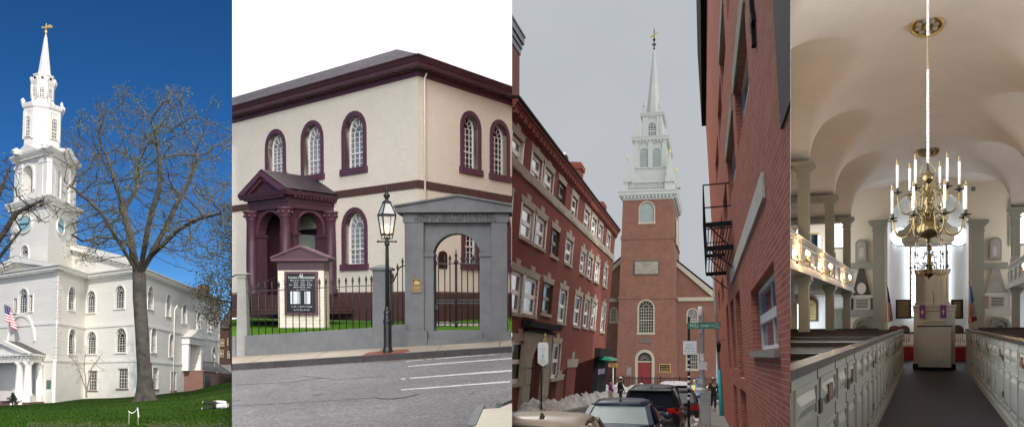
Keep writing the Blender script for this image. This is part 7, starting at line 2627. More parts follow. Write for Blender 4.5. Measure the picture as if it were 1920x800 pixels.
# side walls with tall windows (daylight)
for sx in (-1, 1):
    fr = Fr((sx * HW, 0, 0), (0, 1, 0) if sx < 0 else (0, -1, 0))
    hs_ = []
    cen_ = [Y0B + LB * (k + .5) for k in range(-3, 3)]
    for yc in cen_:
        s = yc if sx < 0 else -yc
        hs_.append(arch(s - (1.5 if yc < 17 else 1.25), s + (1.5 if yc < 17 else 1.25), (1.0 if yc < 17 else 1.9), (5.4 if yc < 17 else 4.9), 10)); hs_.append(rect(s - .8, s + .8, -1.2, -.5) if yc < 17 else rect(s - .8, s + .8, -.9, .9))
    mb = MB(); a0, a1 = (1.0, YE) if sx < 0 else (-YE, -1.0)
    mb.wall(fr, rect(a0, a1, FZ, 8.6), hs_, -.3)
    w = solo('wall', mb, creamp, kind='structure', fill=False)
    if w is None: continue
    mb = MB()
    for h in hs_: mb.wall(fr, h, (), n=.3)
    wp = solo('side_window', mb, side_glow, kind='structure', fill=False)
# entrance wall with the doorway we stand in
fr = Fr((0, 1.0, 0), (1, 0, 0))
mb = MB(); mb.wall(fr, [(-HW, FZ), (-.7, FZ), (-.7, 1.1), (.7, 1.1), (.7, FZ), (HW, FZ), (HW, 8.6), (-HW, 8.6)], (), n=0); solo('entrance_wall', mb, creamp, kind='structure', fill=False)
mb = MB()
for x0, x1 in ((4.2, 5.2),): mb.wall(fr, arch(x0, x1, -.4, 6.0), (), n=-.02)
solo('entrance_glow_pane', mb, side_glow, kind='structure', fill=False)  # unseen glowing pane added to light the pews and pulpit
# added dividing wall, edge-on to the view, keeping outdoor light out
pn = P4.RT @ V(((1482 - CU) / FPX, 1, 0)); pn.z = 0; pn.normalize()
nrm = V((pn.y, -pn.x, 0))
PL = Place(1482, None)
def pw(Y, z, o=.0): return V(((1482 - CU) / FPX * Y + Y * .00006 + o, Y, z))
mb = MB(); mb.add([pw(4.6, -2.5), pw(64, -2.5), pw(64, 12), pw(4.6, 12)], [(0, 1, 2, 3)])
solo('divider_wall', mb, creamp, kind='structure', fill=False)
mb = MB()
for y0, y1 in ((7.0, 10.5), (12.5, 17)):
    mb.add([pw(y0, .4, .0004), pw(y1, .4, .0004), pw(y1, 6.0, .0004), pw(y0, 6.0, .0004)], [(0, 1, 2, 3)])
solo('divider_glow_pane', mb, side_glow, kind='structure', fill=False)  # glowing panes added edge-on to brighten the right-hand pews
PL = P4
# end wall with apse arch
EF4 = Fr((0, YE, 0), (1, 0, 0))
apx0, apx1 = EF4.uv(1664, 560)[0], EF4.uv(1816, 560)[0]
zat = EF4.uv(1740, 354)[1]
ah = arch(apx0, apx1, FZ + .001, zat, 20, (apx1 - apx0) / 2 * 1.02)
zgl = 1.35
wl0 = EF4.box(1559, 372, 1582, 463); wr0 = EF4.box(1896, 366, 1922, 456)
hs_ = [ah, arch(wl0[0], wl0[1], wl0[2], wl0[3], 10), arch(wr0[0], wr0[1], wr0[2], wr0[3], 10)]
mb = MB(); mb.wall(EF4, rect(-HW, HW, FZ, 8.6), hs_, .35); solo('end_wall', mb, creamp, kind='structure', fill=False)
mb = MB(); mb.fbox(EF4, -HW, apx0 - .05, .003, .04, FZ, -.55); mb.fbox(EF4, apx1 + .05, HW, .003, .04, FZ, -.55); solo('wall_panelling', mb, sage_d, kind='structure')
mb = MB(); mb.fbox(EF4, -HW, EF4.uv(1592, 560)[0], .003, .02, -.5, 1.3); mb.fbox(EF4, EF4.uv(1893, 560)[0], HW, .003, .02, -.5, 1.3); mb.fbox(EF4, -HW, wl0[0] - .5, .003, .02, 2.4, 4.5); solo('white_wall_plaster', mb, whitep, kind='structure')
for q in (wl0, wr0):
    t = thing('arched_window', 'bright leaded arched window behind the ' + ('left gallery columns' if q is wl0 else 'right gallery columns'), 'window', EF4.p((q[0] + q[1]) / 2, 0, q[2]))
    mb = MB(); mb.wall(EF4, arch(*q, 10), (), n=-.3); part('pane', mb, daylight, t, fill=False)
    mb = MB()
    for i in range(1, 5): x = q[0] + (q[1] - q[0]) * i / 5; mb.fbox(EF4, x - .012, x + .012, -.29, -.26, q[2], q[3] - .15)
    for i in range(1, 12): z = q[2] + (q[3] - q[2]) * i / 12; mb.fbox(EF4, q[0], q[1], -.29, -.255, z - .012, z + .012)
    part('leading', mb, lead4, t)
    mb = MB(); mb.ring(EF4, arch(q[0] - .12, q[1] + .12, q[2] - .1, q[3] + .12, 10), arch(*q, 10), -.28, .03); part('frame', mb, sage, t)
# apse: half-round recess
cx = (apx0 + apx1) / 2; ra = (apx1 - apx0) / 2
n = 24
zsp = zat - ra * 1.02
mb = MB()
pts = [(cx - ra * math.cos(PI * i / n), YE + .35 + 1.9 * math.sin(PI * i / n)) for i in range(n + 1)]
wq = EF4.box(1709.5, 438, 1772, 585)
rings = [[V((x, y, FZ)) for x, y in pts], [V((x, y, zsp)) for x, y in pts]]
for j in range(1, 9):
    t = PI / 2 * j / 8
    rings.append([V((cx + (x - cx) * math.cos(t), YE + .35 + (y - YE - .35) * math.cos(t), zsp + ra * 1.02 * math.sin(t))) for x, y in pts])
mb.loft(rings, True, False, False)
solo('apse_wall', mb, whitep, kind='structure', fill=False)
AF = Fr((0, YE + 1.62, 0), (1, 0, 0))
wq = AF.box(1709.5, 432, 1772, 592)
t = thing('chancel_window', 'large bright grid window behind the pulpit', 'window', AF.p((wq[0] + wq[1]) / 2, 0, wq[2]))
mb = MB(); mb.fbox(AF, wq[0], wq[1], .0, .02, wq[2], wq[3]); part('pane', mb, daylight, t)
mb = MB()
for i in range(1, 8): x = wq[0] + (wq[1] - wq[0]) * i / 8; mb.fbox(AF, x - .016, x + .016, .02, .05, wq[2], wq[3])
for i in range(1, 16): z = wq[2] + (wq[3] - wq[2]) * i / 16; mb.fbox(AF, wq[0], wq[1], .02, .055, z - .014, z + .014)
part('muntins', mb, lead4, t)
mb = MB(); mb.ring(AF, rect(wq[0] - .1, wq[1] + .1, wq[2] - .1, wq[3] + .1), rect(*wq), 0, .1); part('frame', mb, sage, t)
for u, lab in ((1687, 'left'), (1797, 'right')):
    f = Fr((0, YE + 1.1, 0), (1, 0, 0)); s_, z_ = f.uv(u, 443); r_ = 17 * (YE + 1.1) / 1980
    t = thing('round_window', 'glowing round window %s of the sounding board' % lab, 'window', f.p(s_, 0, z_))
    mb = MB(); mb.ext(f, circ(s_, z_, r_, 24, r_ * 1.12), 0, .04); part('pane', mb, daylight, t)
    mb = MB(); mb.ring(f, circ(s_, z_, r_ * 1.14, 24, r_ * 1.26), circ(s_, z_, r_, 24, r_ * 1.12), -.02, .07); part('frame', mb, whitep, t)
# dark boards either side in the apse
for u0, u1, lab in ((1679.5, 1709, 'left'), (1783, 1806, 'right')):
    f = Fr((0, YE + .9, 0), (1, 0, 0)); q = f.box(u0, 561, u1, 597)
    t = thing('tablet', 'dark brown framed tablet on the apse wall %s of the pulpit' % lab, 'tablet', f.p(q[0], 0, q[2]))
    mb = MB(); mb.fbox(f, *q[:2], 0, .04, *q[2:]); part('board', mb, wood4, t)
    mb = MB(); mb.ring(f, rect(*q), rect(q[0] + .08, q[1] - .08, q[2] + .08, q[3] - .08), .041, .08); part('frame', mb, capm, t)
    mb = MB()
    for k in range(7): mb.fbox(f, q[0] + .14, q[1] - .14, .041, .043, q[3] - .16 - k * .11, q[3] - .14 - k * .11)
    part('lettering', mb, gilt, t)
# pilasters of the apse
for u, lab in ((1648, 'left'), (1832.5, 'right')):
    c = EF4.uv(u, 520)[0]; w = .27
    zt_, zb_ = EF4.uv(u, 414)[1], FZ
    t = thing('pilaster', 'sage green pilaster on the %s of the apse arch' % lab, 'pilaster', EF4.p(c, .1, zb_))
    mb = MB(); mb.fbox(EF4, c - w, c + w, 0, .3, zb_ + .5, zt_ - .55)
    part('shaft', mb, sage, t)
    mb = MB()
    for e, z0, z1 in ((.06, 0, .3), (.03, .3, .5)): mb.fbox(EF4, c - w - e, c + w + e, 0, .3 + e, zb_ + z0 + .02, zb_ + z1)
    part('base', mb, sage, t)
    mb = MB()
    for e, z0, z1 in ((.03, -.55, -.45), (.06, -.3, -.2), (.14, -.2, -.1), (.2, -.1, 0)): mb.fbox(EF4, c - w - e, c + w + e, 0, .3 + e, zt_ + z0, zt_ + z1)
    mb.fbox(EF4, c - w, c + w, 0, .3, zt_ - .45, zt_ - .3); part('capital', mb, sage, t)
mb = MB()
for u0, u1 in ((1590, 1637), (1842, 1890)):
    q = EF4.box(u0, 492, u1, 503); mb.fbox(EF4, q[0], q[1], .003, .12, q[2], q[3])
solo('wall_band', mb, sage, kind='structure')

# ---- galleries and their columns
GX = 3.2
def mirror(sx): return lambda x: sx * x
zg0, zg1 = EF4.uv(1592, 545)[1], EF4.uv(1592, 504)[1]
zg0 = GX * .422 ; zg1 = GX * 97 / 148 * 1785 / 1980 * 1.22
zg0 = 1.36; zg1 = 2.36
for sx, lab in ((-1, 'left'), (1, 'right')):
    gal = thing('gallery', 'panelled pale gallery front on the %s side of the nave' % lab, 'gallery', (sx * GX, 30, FZ))
    yA, yB = 17.0, 43.4
    bx = lambda mb, x0, x1, y0, y1, z0, z1: mb.box(min(sx * x0, sx * x1), max(sx * x0, sx * x1), y0, y1, z0, z1)
    mb = MB(); bx(mb, GX, GX + .12, yA, yB, zg0 + .12, zg1 - .08); part('front', mb, galm, gal)
    mb = MB(); bx(mb, GX - .10, HW, yA, yB + .1, zg0, zg0 + .06); bx(mb, GX - .06, GX + .2, yA, yB + .06, zg0 + .06, zg0 + .12); bx(mb, GX - .03, GX + .2, yA, yB + .03, zg0 + .12, zg0 + .2); part('lower_cornice', mb, galm, gal)
    mb = MB(); bx(mb, GX - .08, GX + .2, yA, yB + .08, zg1 - .06, zg1); bx(mb, GX - .04, GX + .16, yA, yB + .04, zg1 - .12, zg1 - .06); part('handrail', mb, galm, gal)
    mb = MB(); bx(mb, GX + .2, HW, yA, YE, zg0 + .06, zg0 + .1); part('gallery_floor', mb, benchm, gal)
    mb = MB(); bx(mb, GX, HW, yB, yB + .1, zg0, zg1); part('end_panel', mb, galm, gal)
    y = yA + .3
    while y < yB - 1:
        mb = MB()
        f = Fr((sx * GX, y, 0), (0, 1, 0) if sx < 0 else (0, -1, 0))
        a = (lambda p, q: (p, q)) if sx < 0 else (lambda p, q: (-q, -p))
        w = 1.55
        r0 = rect(*a(.1, w), zg0 + .28, zg1 - .2)
        mb.ring(f, r0, rect(r0[0][0] + .09, r0[1][0] - .09, zg0 + .36, zg1 - .28), 0, .035)
        mb.fbox(f, r0[0][0] + .18, r0[1][0] - .18, 0, .02, zg0 + .44, zg1 - .36)
        part('panel', mb, galm, gal); y += 1.9
    mb = MB(); bx(mb, HW - 1.6, HW, yA, YE, zg0 + .1, zg0 + .7); part('gallery_seating', mb, benchm, gal)
    for k in range(-2, 3):
        yc = Y0B + LB * k
        if yc > YE - 1 or yc < 17: continue
        lab2 = {-2: 'first', -1: 'second', 0: 'third', 1: 'fourth', 2: 'last'}[k]
        t = thing('column', 'square sage green column rising from the %s gallery, %s along the nave' % (lab, lab2), 'column', (sx * GX, yc, zg1), 'square gallery columns')
        w = .155; xc = sx * (GX + .14)
        B_ = lambda mb, e, z0, z1: mb.box(xc - w - e, xc + w + e, yc - w - e, yc + w + e, z0, z1)
        mb = MB(); B_(mb, 0, zg1 + .25, ZS - .42)
        for i in range(5):
            d = -w + (i + .5) * 2 * w / 5
            mb.box(xc + d - .012, xc + d + .012, yc - w - .012, yc - w, zg1 + .3, ZS - .5); mb.box(xc - sx * w - .012, xc - sx * w + .012, yc + d - .012, yc + d + .012, zg1 + .3, ZS - .5)
        part('shaft', mb, sage, t)
        mb = MB(); B_(mb, .05, zg1 + .003, zg1 + .25); part('base', mb, sage, t)
        mb = MB(); B_(mb, .03, ZS - .42, ZS - .36); B_(mb, 0, ZS - .36, ZS - .26); B_(mb, .05, ZS - .26, ZS - .18); B_(mb, .11, ZS - .18, ZS - .1); B_(mb, .17, ZS - .1, ZS + .02)
        bx(mb, GX + .3, HW, yc - .17, yc + .17, ZS - .2, ZS - .02); bx(mb, GX + .3, HW, yc - .25, yc + .25, ZS - .04, ZS + .03)
        part('capital', mb, sage, t)
        t = thing('column', 'square sage green pillar under the %s gallery, %s along the nave' % (lab, lab2), 'column', (sx * GX, yc, FZ), 'square gallery columns')
        w = .15
        mb = MB(); B_(mb, 0, FZ + .35, zg0 - .25); part('shaft', mb, sage, t)
        mb = MB(); B_(mb, .05, FZ, FZ + .35); part('base', mb, sage, t)
        mb = MB(); B_(mb, .04, zg0 - .25, zg0 - .15); B_(mb, .09, zg0 - .15, zg0 - .003); part('capital', mb, sage, t)
# ---- box pews
ZP = P4.at(1691.5, 617, yl).z
def pew(sx, y0, y1, lab, num):
    x = xl if sx < 0 else xr
    t = thing('box_pew', lab, 'box pew', (x, y0, FZ), 'box pews along the aisle')
    f = Fr((x, 0, 0), (0, 1, 0) if sx < 0 else (0, -1, 0))
    A = (lambda a, b: (a, b)) if sx < 0 else (lambda a, b: (-b, -a))
    xo = sx * 5.4
    mb = MB(); s0, s1 = A(y0, y1); mb.fbox(f, s0 + .006, s1 - .006, -.07, 0, FZ + .1, ZP - .06); side = part('aisle_side', mb, pewm, t)
    mb = MB(); mb.fbox(f, s0, s1, -.07, .035, FZ, FZ + .12); part('skirting', mb, pewm, side)
    L_ = y1 - y0
    cols = max(2, int(L_ / 1.05))
    zm = ZP - .06 - (ZP - FZ) * .30
    for i in range(cols):
        a0, a1 = y0 + L_ * i / cols + .1, y0 + L_ * (i + 1) / cols - .1
        for z0, z1 in ((FZ + .2, zm - .06), (zm + .06, ZP - .14)):
            if z0 > zm and i % 2: pass
            mb = MB(); s0, s1 = A(a0, a1)
            mb.ring(f, rect(s0, s1, z0, z1), rect(s0 + .05, s1 - .05, z0 + .035, z1 - .035), 0, .018)
            # raised field with chamfer
            o = rect(s0 + .09, s1 - .09, z0 + .06, z1 - .06); n_ = rect(s0 + .2, s1 - .2, z0 + .12, z1 - .12)
            mb.add([f.p(p, .001, z) for p, z in o] + [f.p(p, .024, z) for p, z in n_], [(0, 1, 5, 4), (1, 2, 6, 5), (2, 3, 7, 6), (3, 0, 4, 7), (4, 5, 6, 7)])
            part('panel', mb, pewm, side)
    mb = MB(); s0, s1 = A(y0 + L_ / cols, y0 + L_ / cols + .012)
    mb.fbox(f, s0, s1, .001, .006, FZ + .14, ZP - .07); s0, s1 = A(y0 + L_ * 2 / cols - .012, y0 + L_ * 2 / cols); mb.fbox(f, s0, s1, .001, .006, FZ + .14, ZP - .07)
    part('door_gap', mb, benchm, side)
    mb = MB(); s0, s1 = A(y0 + L_ / cols - .05, y0 + L_ / cols + .12)
    for z in (FZ + .35, ZP - .4):
        mb = MB(); mb.fbox(f, s0, s1, .006, .03, z, z + .1); part('hinge', mb, dbrass, side)
    mb = MB(); s0, s1 = A(y0 + L_ * 1.5 / cols - .16, y0 + L_ * 1.5 / cols + .16); mb.fbox(f, s0, s1, .024, .034, ZP - .36, ZP - .22); npl = part('number_plate', mb, wood4, side)
    mb = MB(); text(mb, f, (s0 + s1) / 2, ZP - .29, .034, num, .12, .003); part('number', mb, gilt, npl)
    mb = MB(); s0, s1 = A(y0 + .004, y1 - .004); mb.fbox(f, s0, s1, -.10, .04, ZP - .06, ZP); part('cap_rail', mb, capm, t)
    xa, xb = sorted((x - .07 * (-sx) * -1 if False else x + sx * .07, xo))
    mb = MB(); mb.box(xa, xb, y1 - .07, y1 - .02, FZ, ZP - .06); part('back_panel', mb, pewm, t)
    mb = MB(); mb.box(xa, xb, y1 - .11, y1 + .02, ZP - .06, ZP - .004); part('back_rail', mb, capm, t)
    mb = MB(); mb.box(xa, xb, y1 - .75, y1 - .08, FZ + .42, FZ + .47); part('bench', mb, benchm, t)
    mb = MB(); mb.box(xa, xb, y0 + .05, y0 + .35, FZ + .8, FZ + .84) if False else mb.box(xa, xb, y1 - .7, y1 - .12, FZ + .47, FZ + .53); part('cushion', mb, chairr if lab.startswith('third') or lab.startswith('second') else benchm, t)
    return t
ordl = ['first', 'second', 'third', 'fourth', 'fifth', 'sixth', 'seventh', 'eighth']
yb_ = [2.6, 5.35, 8.1, 12.5, 17.0, 21.4, 25.8, yl]
for i in range(7):
    pew(-1, yb_[i], yb_[i + 1], ordl[i] + ' box pew on the left of the aisle, counted from the near end', str(64 - 3 * i))
yb_ = [2.8, 7.2, 11.5, 15.3, 19.1, 23.0, 27.0, yr]
for i in range(7):
    pew(1, yb_[i], yb_[i + 1], ordl[i] + ' box pew on the right of the aisle, counted from the near end', str(23 + 3 * i))
# farther pews beyond the gallery line
for sx, lab in ((-1, 'left'), (1, 'right')):
    for k in range(5):
        y = (yl if sx < 0 else yr) + 1.2 + k * 1.7
        x0, x1 = sorted((sx * 1.9, sx * 5.6))
        t = thing('bench', '%s dark rail bench beyond the box pews on the %s' % (['nearest', 'second', 'middle', 'fourth', 'farthest'][k], lab), 'bench', ((x0 + x1) / 2, y, FZ), 'benches beyond the pews')
        mb = MB(); mb.box(x0, x1, y, y + .06, FZ, ZP - .08); part('back', mb, pewm, t)
        mb = MB(); mb.box(x0, x1, y - .04, y + .1, ZP - .08, ZP - .02); part('rail', mb, capm, t)
        mb = MB(); mb.box(x0, x1, y - .45, y, FZ + .42, FZ + .47); part('seat', mb, benchm, t)

pulm = M('pulpit_grey_paint', (.34, .325, .27), .45, .1, 1.5, .08, 20, dirt=.2)
# ---- pulpit
YP = 32.3
PP4 = Fr((0, YP, 0), (1, 0, 0))
pu = thing('pulpit', 'grey green panelled reading desk and pulpit standing at the end of the aisle', 'pulpit', PP4.p(PP4.uv(1751, 600)[0], 0, FZ))
q = PP4.box(1713, 585, 1791, 686)
x0, x1 = q[0], q[1]; zt_ = PP4.uv(1751, 577)[1]; W = x1 - x0
yb2 = YP + 1.5
cxp = (x0 + x1) / 2
def bow(t, d=.16): return -d * math.sin(PI * t)
mb = MB()
n = 16
fr_pts = [V((x0 + W * i / n, YP + bow(i / n), 0)) for i in range(n + 1)]
ringb = fr_pts + [V((x1, yb2, 0)), V((x0, yb2, 0))]
mb.loft([[p + V((0, 0, z)) for p in ringb] for z in (FZ, zt_)], False); part('desk', mb, pulm, pu)
mb = MB()
def sc(e): return [V((cxp + (p.x - cxp) * (1 + e), YP + .7 + (p.y - YP - .7) * (1 + e * .8), 0)) for p in ringb]
mb.loft([[p + V((0, 0, z)) for p in sc(e)] for e, z in ((.04, FZ), (.04, FZ + .16), (.01, FZ + .2))], False); part('base', mb, capm, pu)
mb = MB()
mb.loft([[p + V((0, 0, z)) for p in sc(e)] for e, z in ((.0, zt_ - .12), (.03, zt_ - .08), (.03, zt_), (.06, zt_ + .03), (.07, zt_ + .09), (.03, zt_ + .1))], False); part('desk_cornice', mb, pulm, pu)
zd = PP4.uv(1751, 612)[1]
dk0, dk1 = PP4.uv(1722, 640)[0], PP4.uv(1783, 640)[0]
mb = MB(); mb.box(dk0, dk1, YP - .42, YP + .1, FZ + .1, zd); fd = part('front_desk', mb, pulm, pu)
mb = MB(); mb.box(dk0 - .04, dk1 + .04, YP - .46, YP + .1, zd, zd + .04); part('desk_edge', mb, capm, fd)
DF = Fr((0, YP - .42, 0), (1, 0, 0))
for i in range(3):
    ws = [0, .29, .71, 1]
    a0, a1 = dk0 + (dk1 - dk0) * ws[i] + .04, dk0 + (dk1 - dk0) * ws[i + 1] - .04
    for z0, z1 in ((FZ + .22, zd - .52), (zd - .44, zd - .08)):
        mb = MB(); mb.ring(DF, rect(a0, a1, z0, z1), rect(a0 + .03, a1 - .03, z0 + .03, z1 - .03), 0, .035); mb.fbox(DF, a0 + .07, a1 - .07, 0, .03, z0 + .07, z1 - .07); part('panel', mb, pulm, fd)
mb = MB(); mb.tube([V((cxp - .35, YP - .46, zd + .10)), V((cxp - .3, YP - .5, zd + .17)), V((cxp + .3, YP - .5, zd + .17)), V((cxp + .35, YP - .46, zd + .10))], .03, 8); part('book_rest', mb, sage, pu)
for u in (1729.5, 1768.5):
    s_ = PP4.uv(u, 590)[0]; mb = MB(); mb.box(s_ - .09, s_ + .09, YP - .26, YP - .22, zt_ - .34, zt_ + .10); cl = part('cloth_marker', mb, purple, pu)
    mb = MB(); mb.box(s_ - .012, s_ + .012, YP - .27, YP - .26, zt_ - .22, zt_ - .06); mb.box(s_ - .04, s_ + .04, YP - .27, YP - .26, zt_ - .14, zt_ - .115); part('cross', mb, gilt, cl)
# wine-glass pulpit behind
YU = 34.6
UF = Fr((0, YU, 0), (1, 0, 0))
c = UF.uv(1748, 520); ru = (UF.uv(1783, 520)[0] - UF.uv(1713, 520)[0]) / 2
zu0, zu1 = UF.uv(1748, 572)[1], UF.uv(1748, 503)[1]
def hexr(r, z, cx_=c[0], cy_=YU + .8, n=8, ro=PI / 8): return [V((cx_ + r * math.cos(ro + 2 * PI * i / n), cy_ + r * .8 * math.sin(ro + 2 * PI * i / n), z)) for i in range(n)]
mb = MB(); mb.loft([hexr(ru * .55, FZ), hexr(ru * .55, zu0 - .4), hexr(ru * .95, zu0 - .05), hexr(ru * 1.06, zu0), hexr(ru * 1.06, zu0 + .1), hexr(ru * .97, zu0 + .14), hexr(ru * .97, zu1 - .18), hexr(ru * 1.04, zu1 - .14), hexr(ru * 1.08, zu1 - .04), hexr(ru * 1.10, zu1)], False); up4 = part('upper_pulpit', mb, pulm, pu)
rr_ = hexr(ru * .975, 0)
for i in range(8):
    a, b = rr_[i], rr_[(i + 1) % 8]
    f = Fr(a, b - a)
    if f.N.y > -.2: continue
    w = (b - a).length
    mb = MB(); mb.ring(f, rect(.06, w - .06, zu0 + .24, zu1 - .28), rect(.1, w - .1, zu0 + .28, zu1 - .32), -.02, .02); mb.fbox(f, .15, w - .15, -.02, .012, zu0 + .34, zu1 - .38); part('panel', mb, pulm, up4)
mb = MB(); g = V((c[0] + .05, YU, zt_ + .1)); mb.tube([g, g + V((0, 0, .4)), g + V((-.06, -.1, .55))], .012, 6); part('microphone', mb, dbrass, pu)
sb = thing('sounding_board', 'grey octagonal sounding board hanging above the pulpit', 'sounding board', (c[0], YU + .8, UF.uv(1740, 455)[1]))
zs0, zs1 = UF.uv(1740, 456)[1], UF.uv(1740, 424)[1]
rs = (UF.uv(1801, 440)[0] - UF.uv(1678, 440)[0]) / 2 * 1.02
cxs = UF.uv(1739.5, 440)[0]
mb = MB(); H_ = zs1 - zs0
mb.loft([hexr(rs * .78, zs0, cxs), hexr(rs * .80, zs0 + .15 * H_, cxs), hexr(rs * .86, zs0 + .2 * H_, cxs), hexr(rs * .88, zs0 + .5 * H_, cxs), hexr(rs * .96, zs0 + .6 * H_, cxs), hexr(rs, zs0 + .8 * H_, cxs), hexr(rs, zs0 + .9 * H_, cxs), hexr(rs * .8, zs1, cxs), hexr(rs * .3, zs1 + .55, cxs), hexr(.05, zs1 + .8, cxs)], False)
part('canopy', mb, M('pale_grey_canopy', (.46, .45, .42), .5, .1), sb)
mb = MB(); mb.tube([V((cxs, YU + .8, zs1 + .7)), V((cxs, YU + .8, vault(cxs, YU + .8) + .1))], .02, 6); part('hanging_rod', mb, dbrass, sb)

# ---- chandeliers
def smooth_path(p, n=3):
    q = []
    for i in range(len(p) - 1):
        a, b, c, d = p[max(i - 1, 0)], p[i], p[i + 1], p[min(i + 2, len(p) - 1)]
        for k in range(n):
            t = k / n
            q.append(.5 * (2 * b + (c - a) * t + (2 * a - 5 * b + 4 * c - d) * t * t + (3 * b - 3 * c + d - a) * t ** 3))
    return q + [p[-1]]
def chandelier(label, u, vc, y, s):
    p = P4.at(u, 440, y); k = y / 1785.0
    zb = P4.at(u, 447, y).z
    t = thing('chandelier', label, 'chandelier', (p.x, y, zb), 'brass candle chandeliers')
    Z = lambda v: (447 - v) * 17.0 / 1785 
    mb = MB()
    prof = [(0.001, -.09), (.025, -.07), (.05, -.04), (.04, 0), (.12, .03), (.19, .10), (.215, .17), (.19, .25), (.12, .31), (.07, .34), (.06, .38), (.10, .43), (.11, .47), (.06, .52), (.05, .56), (.085, .62), (.09, .66), (.05, .70), (.04, .76), (.075, .82), (.07, .87), (.035, .92), (.03, .97), (.06, 1.0), (.11, 1.05), (.105, 1.10), (.07, 1.15), (.03, 1.19), (.02, 1.24)]
    mb.lathe((0, 0, 0), prof, 20); part('stem', mb, brass, t, True)
    mb = MB()
    for sg in (-1, 1):
        mb.tube([V((sg * .06, 0, 1.1)), V((sg * .13, 0, 1.2)), V((sg * .07, 0, 1.3)), V((0, 0, 1.36))], .012, 6)
    part('hanging_loop', mb, brass, t, True)
    for tier, (R_, z0, zd_, n, ph) in enumerate(((.63, .34, .38, 8, .3), (.50, .74, .86, 6, .0))):
        for i in range(n):
            a = ph + 2 * PI * i / n + .12
            X = V((math.cos(a), math.sin(a), 0))
            raw = []
            for r, z in ((.06, z0), (.13, z0 + .10), (.2, z0 + .12), (.25, z0 + .04), (.27, z0 - .10), (.33, z0 - .24), (.43, z0 - .29), (.54, z0 - .24), (.595, z0 - .1), (.62, zd_ - .04)):
                raw.append(X * (r * R_ / .62) + V((0, 0, z)))
            pts = smooth_path(raw)
            mb = MB(); mb.tube(pts, .014, 6)
            # scroll
            sp = [X * (.17 + .055 * (1 - q / 12) * math.cos(q * .75)) + V((0, 0, z0 + .18 + .055 * (1 - q / 12) * math.sin(q * .75))) for q in range(11)]
            mb.tube(sp, .011, 5)
            sp = [X * (.30 + .075 * (1 - q / 14) * math.cos(1.6 + q * .75)) + V((0, 0, z0 + .02 + .075 * (1 - q / 14) * math.sin(1.6 + q * .75))) for q in range(12)]
            mb.tube(sp, .010, 5)
            arm = part('arm', mb, brass, t, True)
            mb = MB(); mb.lathe(X * R_ + V((0, 0, zd_ - .05)), [(.012, 0), (.03, .02), (.085, .035), (.09, .045), (.03, .05), (.028, .085), (.035, .1), (.02, .12)], 14); part('drip_dish', mb, dbrass, arm, True)
            mb = MB(); mb.lathe(X * R_ + V((0, 0, zd_ + .06)), [(.020, 0), (.020, .42), (.010, .43)], 10); cd_ = part('candle', mb, candle, arm, True)
            mb = MB(); mb.lathe(X * R_ + V((0, 0, zd_ + .48)), [(.024, 0), (.028, .02), (.016, .05), (.022, .08), (.008, .11), (.001, .12)], 8); part('candle_tip', mb, brass, arm, True)
    return t, V((p.x, y, zb))
def scale_thing(t, s):
    for ch in t.children:
        ch.scale = (s, s, s)
c1, b1 = chandelier('large brass chandelier with white candles hanging over the aisle', 1740, 440, 17.0, 1)
YC2 = 30.4
p2_ = P4.at(1742, 519, YC2)
c2_ = dup(c1, p2_, .25, 'smaller looking brass chandelier farther away before the pulpit window')
scale_thing(c2_, .84)
def rope(base, z0, label, seg):
    t = thing('rope', label, 'rope', (base.x, base.y, z0))
    for za, zb, m_ in seg:
        mb = MB()
        for q in range(2):
            pts = []
            n = int((zb - za) / .025)
            for i in range(n + 1):
                z = za + (zb - za) * i / n; a = z * 40 + q * PI
                pts.append(V((base.x + .011 * math.cos(a), base.y + .011 * math.sin(a), z)))
            mb.tube(pts, .014, 6)
        part('rope_length', mb, m_, t)
ztop_ = vault(b1.x, b1.y)
za, zb = P4.at(1738, 130, 17).z, P4.at(1738, 68, 17).z
rope(b1, b1.z + 1.34, 'white twisted rope holding the large chandelier', ((b1.z + 1.34, za, ropew), (za, zb, rope_tint), (zb, ztop_ + .02, ropew)))
rope(p2_, p2_.z + 1.14, 'white twisted rope holding the farther chandelier', ((p2_.z + 1.14, vault(p2_.x, p2_.y) + .02, ropew),))
# ceiling rosettes: shallow tipped dishes
for u, v, lab in ((1738, 48, 'near'), (1741, 284, 'far')):
    y = 22.6 if lab == 'near' else 39.2
    p = P4.at(u, v, y); p.z = vault(0, y) - .09; r = .37 if lab == 'near' else .42
    ax = V((0, -.42, -1)).normalized(); X = V((1, 0, 0)); Y_ = ax.cross(X)
    t = thing('ceiling_rosette', '%s round ceiling rosette with gilt ring' % ('larger' if lab == 'near' else 'smaller looking'), 'rosette', p)
    mb = MB(); mb.lathe(p - ax * .25, [(r * .95, 0), (r * 1.0, .22), (r * 1.02, .25), (r * .98, .29), (r * .88, .29), (r * .84, .25)], 40, True, ax); part('gilt_ring', mb, gilt, t)
    mb = MB(); mb.lathe(p - ax * .03, [(r * .88, 0), (r * .88, .03)], 40, True, ax); pl_ = part('disc', mb, dgreen, t)
    for i in range(8):
        a_ = i * PI / 4 + .2
        mb = MB(); mb.lathe(p + X * (r * .54 * math.cos(a_)) + Y_ * (r * .54 * math.sin(a_)), [(r * .21, 0), (r * .2, .03), (r * .12, .06), (.001, .065)], 10, True, ax); part('petal', mb, rosem, pl_)
    mb = MB(); mb.lathe(p, [(r * .2, 0), (r * .18, .05), (.001, .09)], 12, True, ax); part('boss', mb, gilt, pl_)

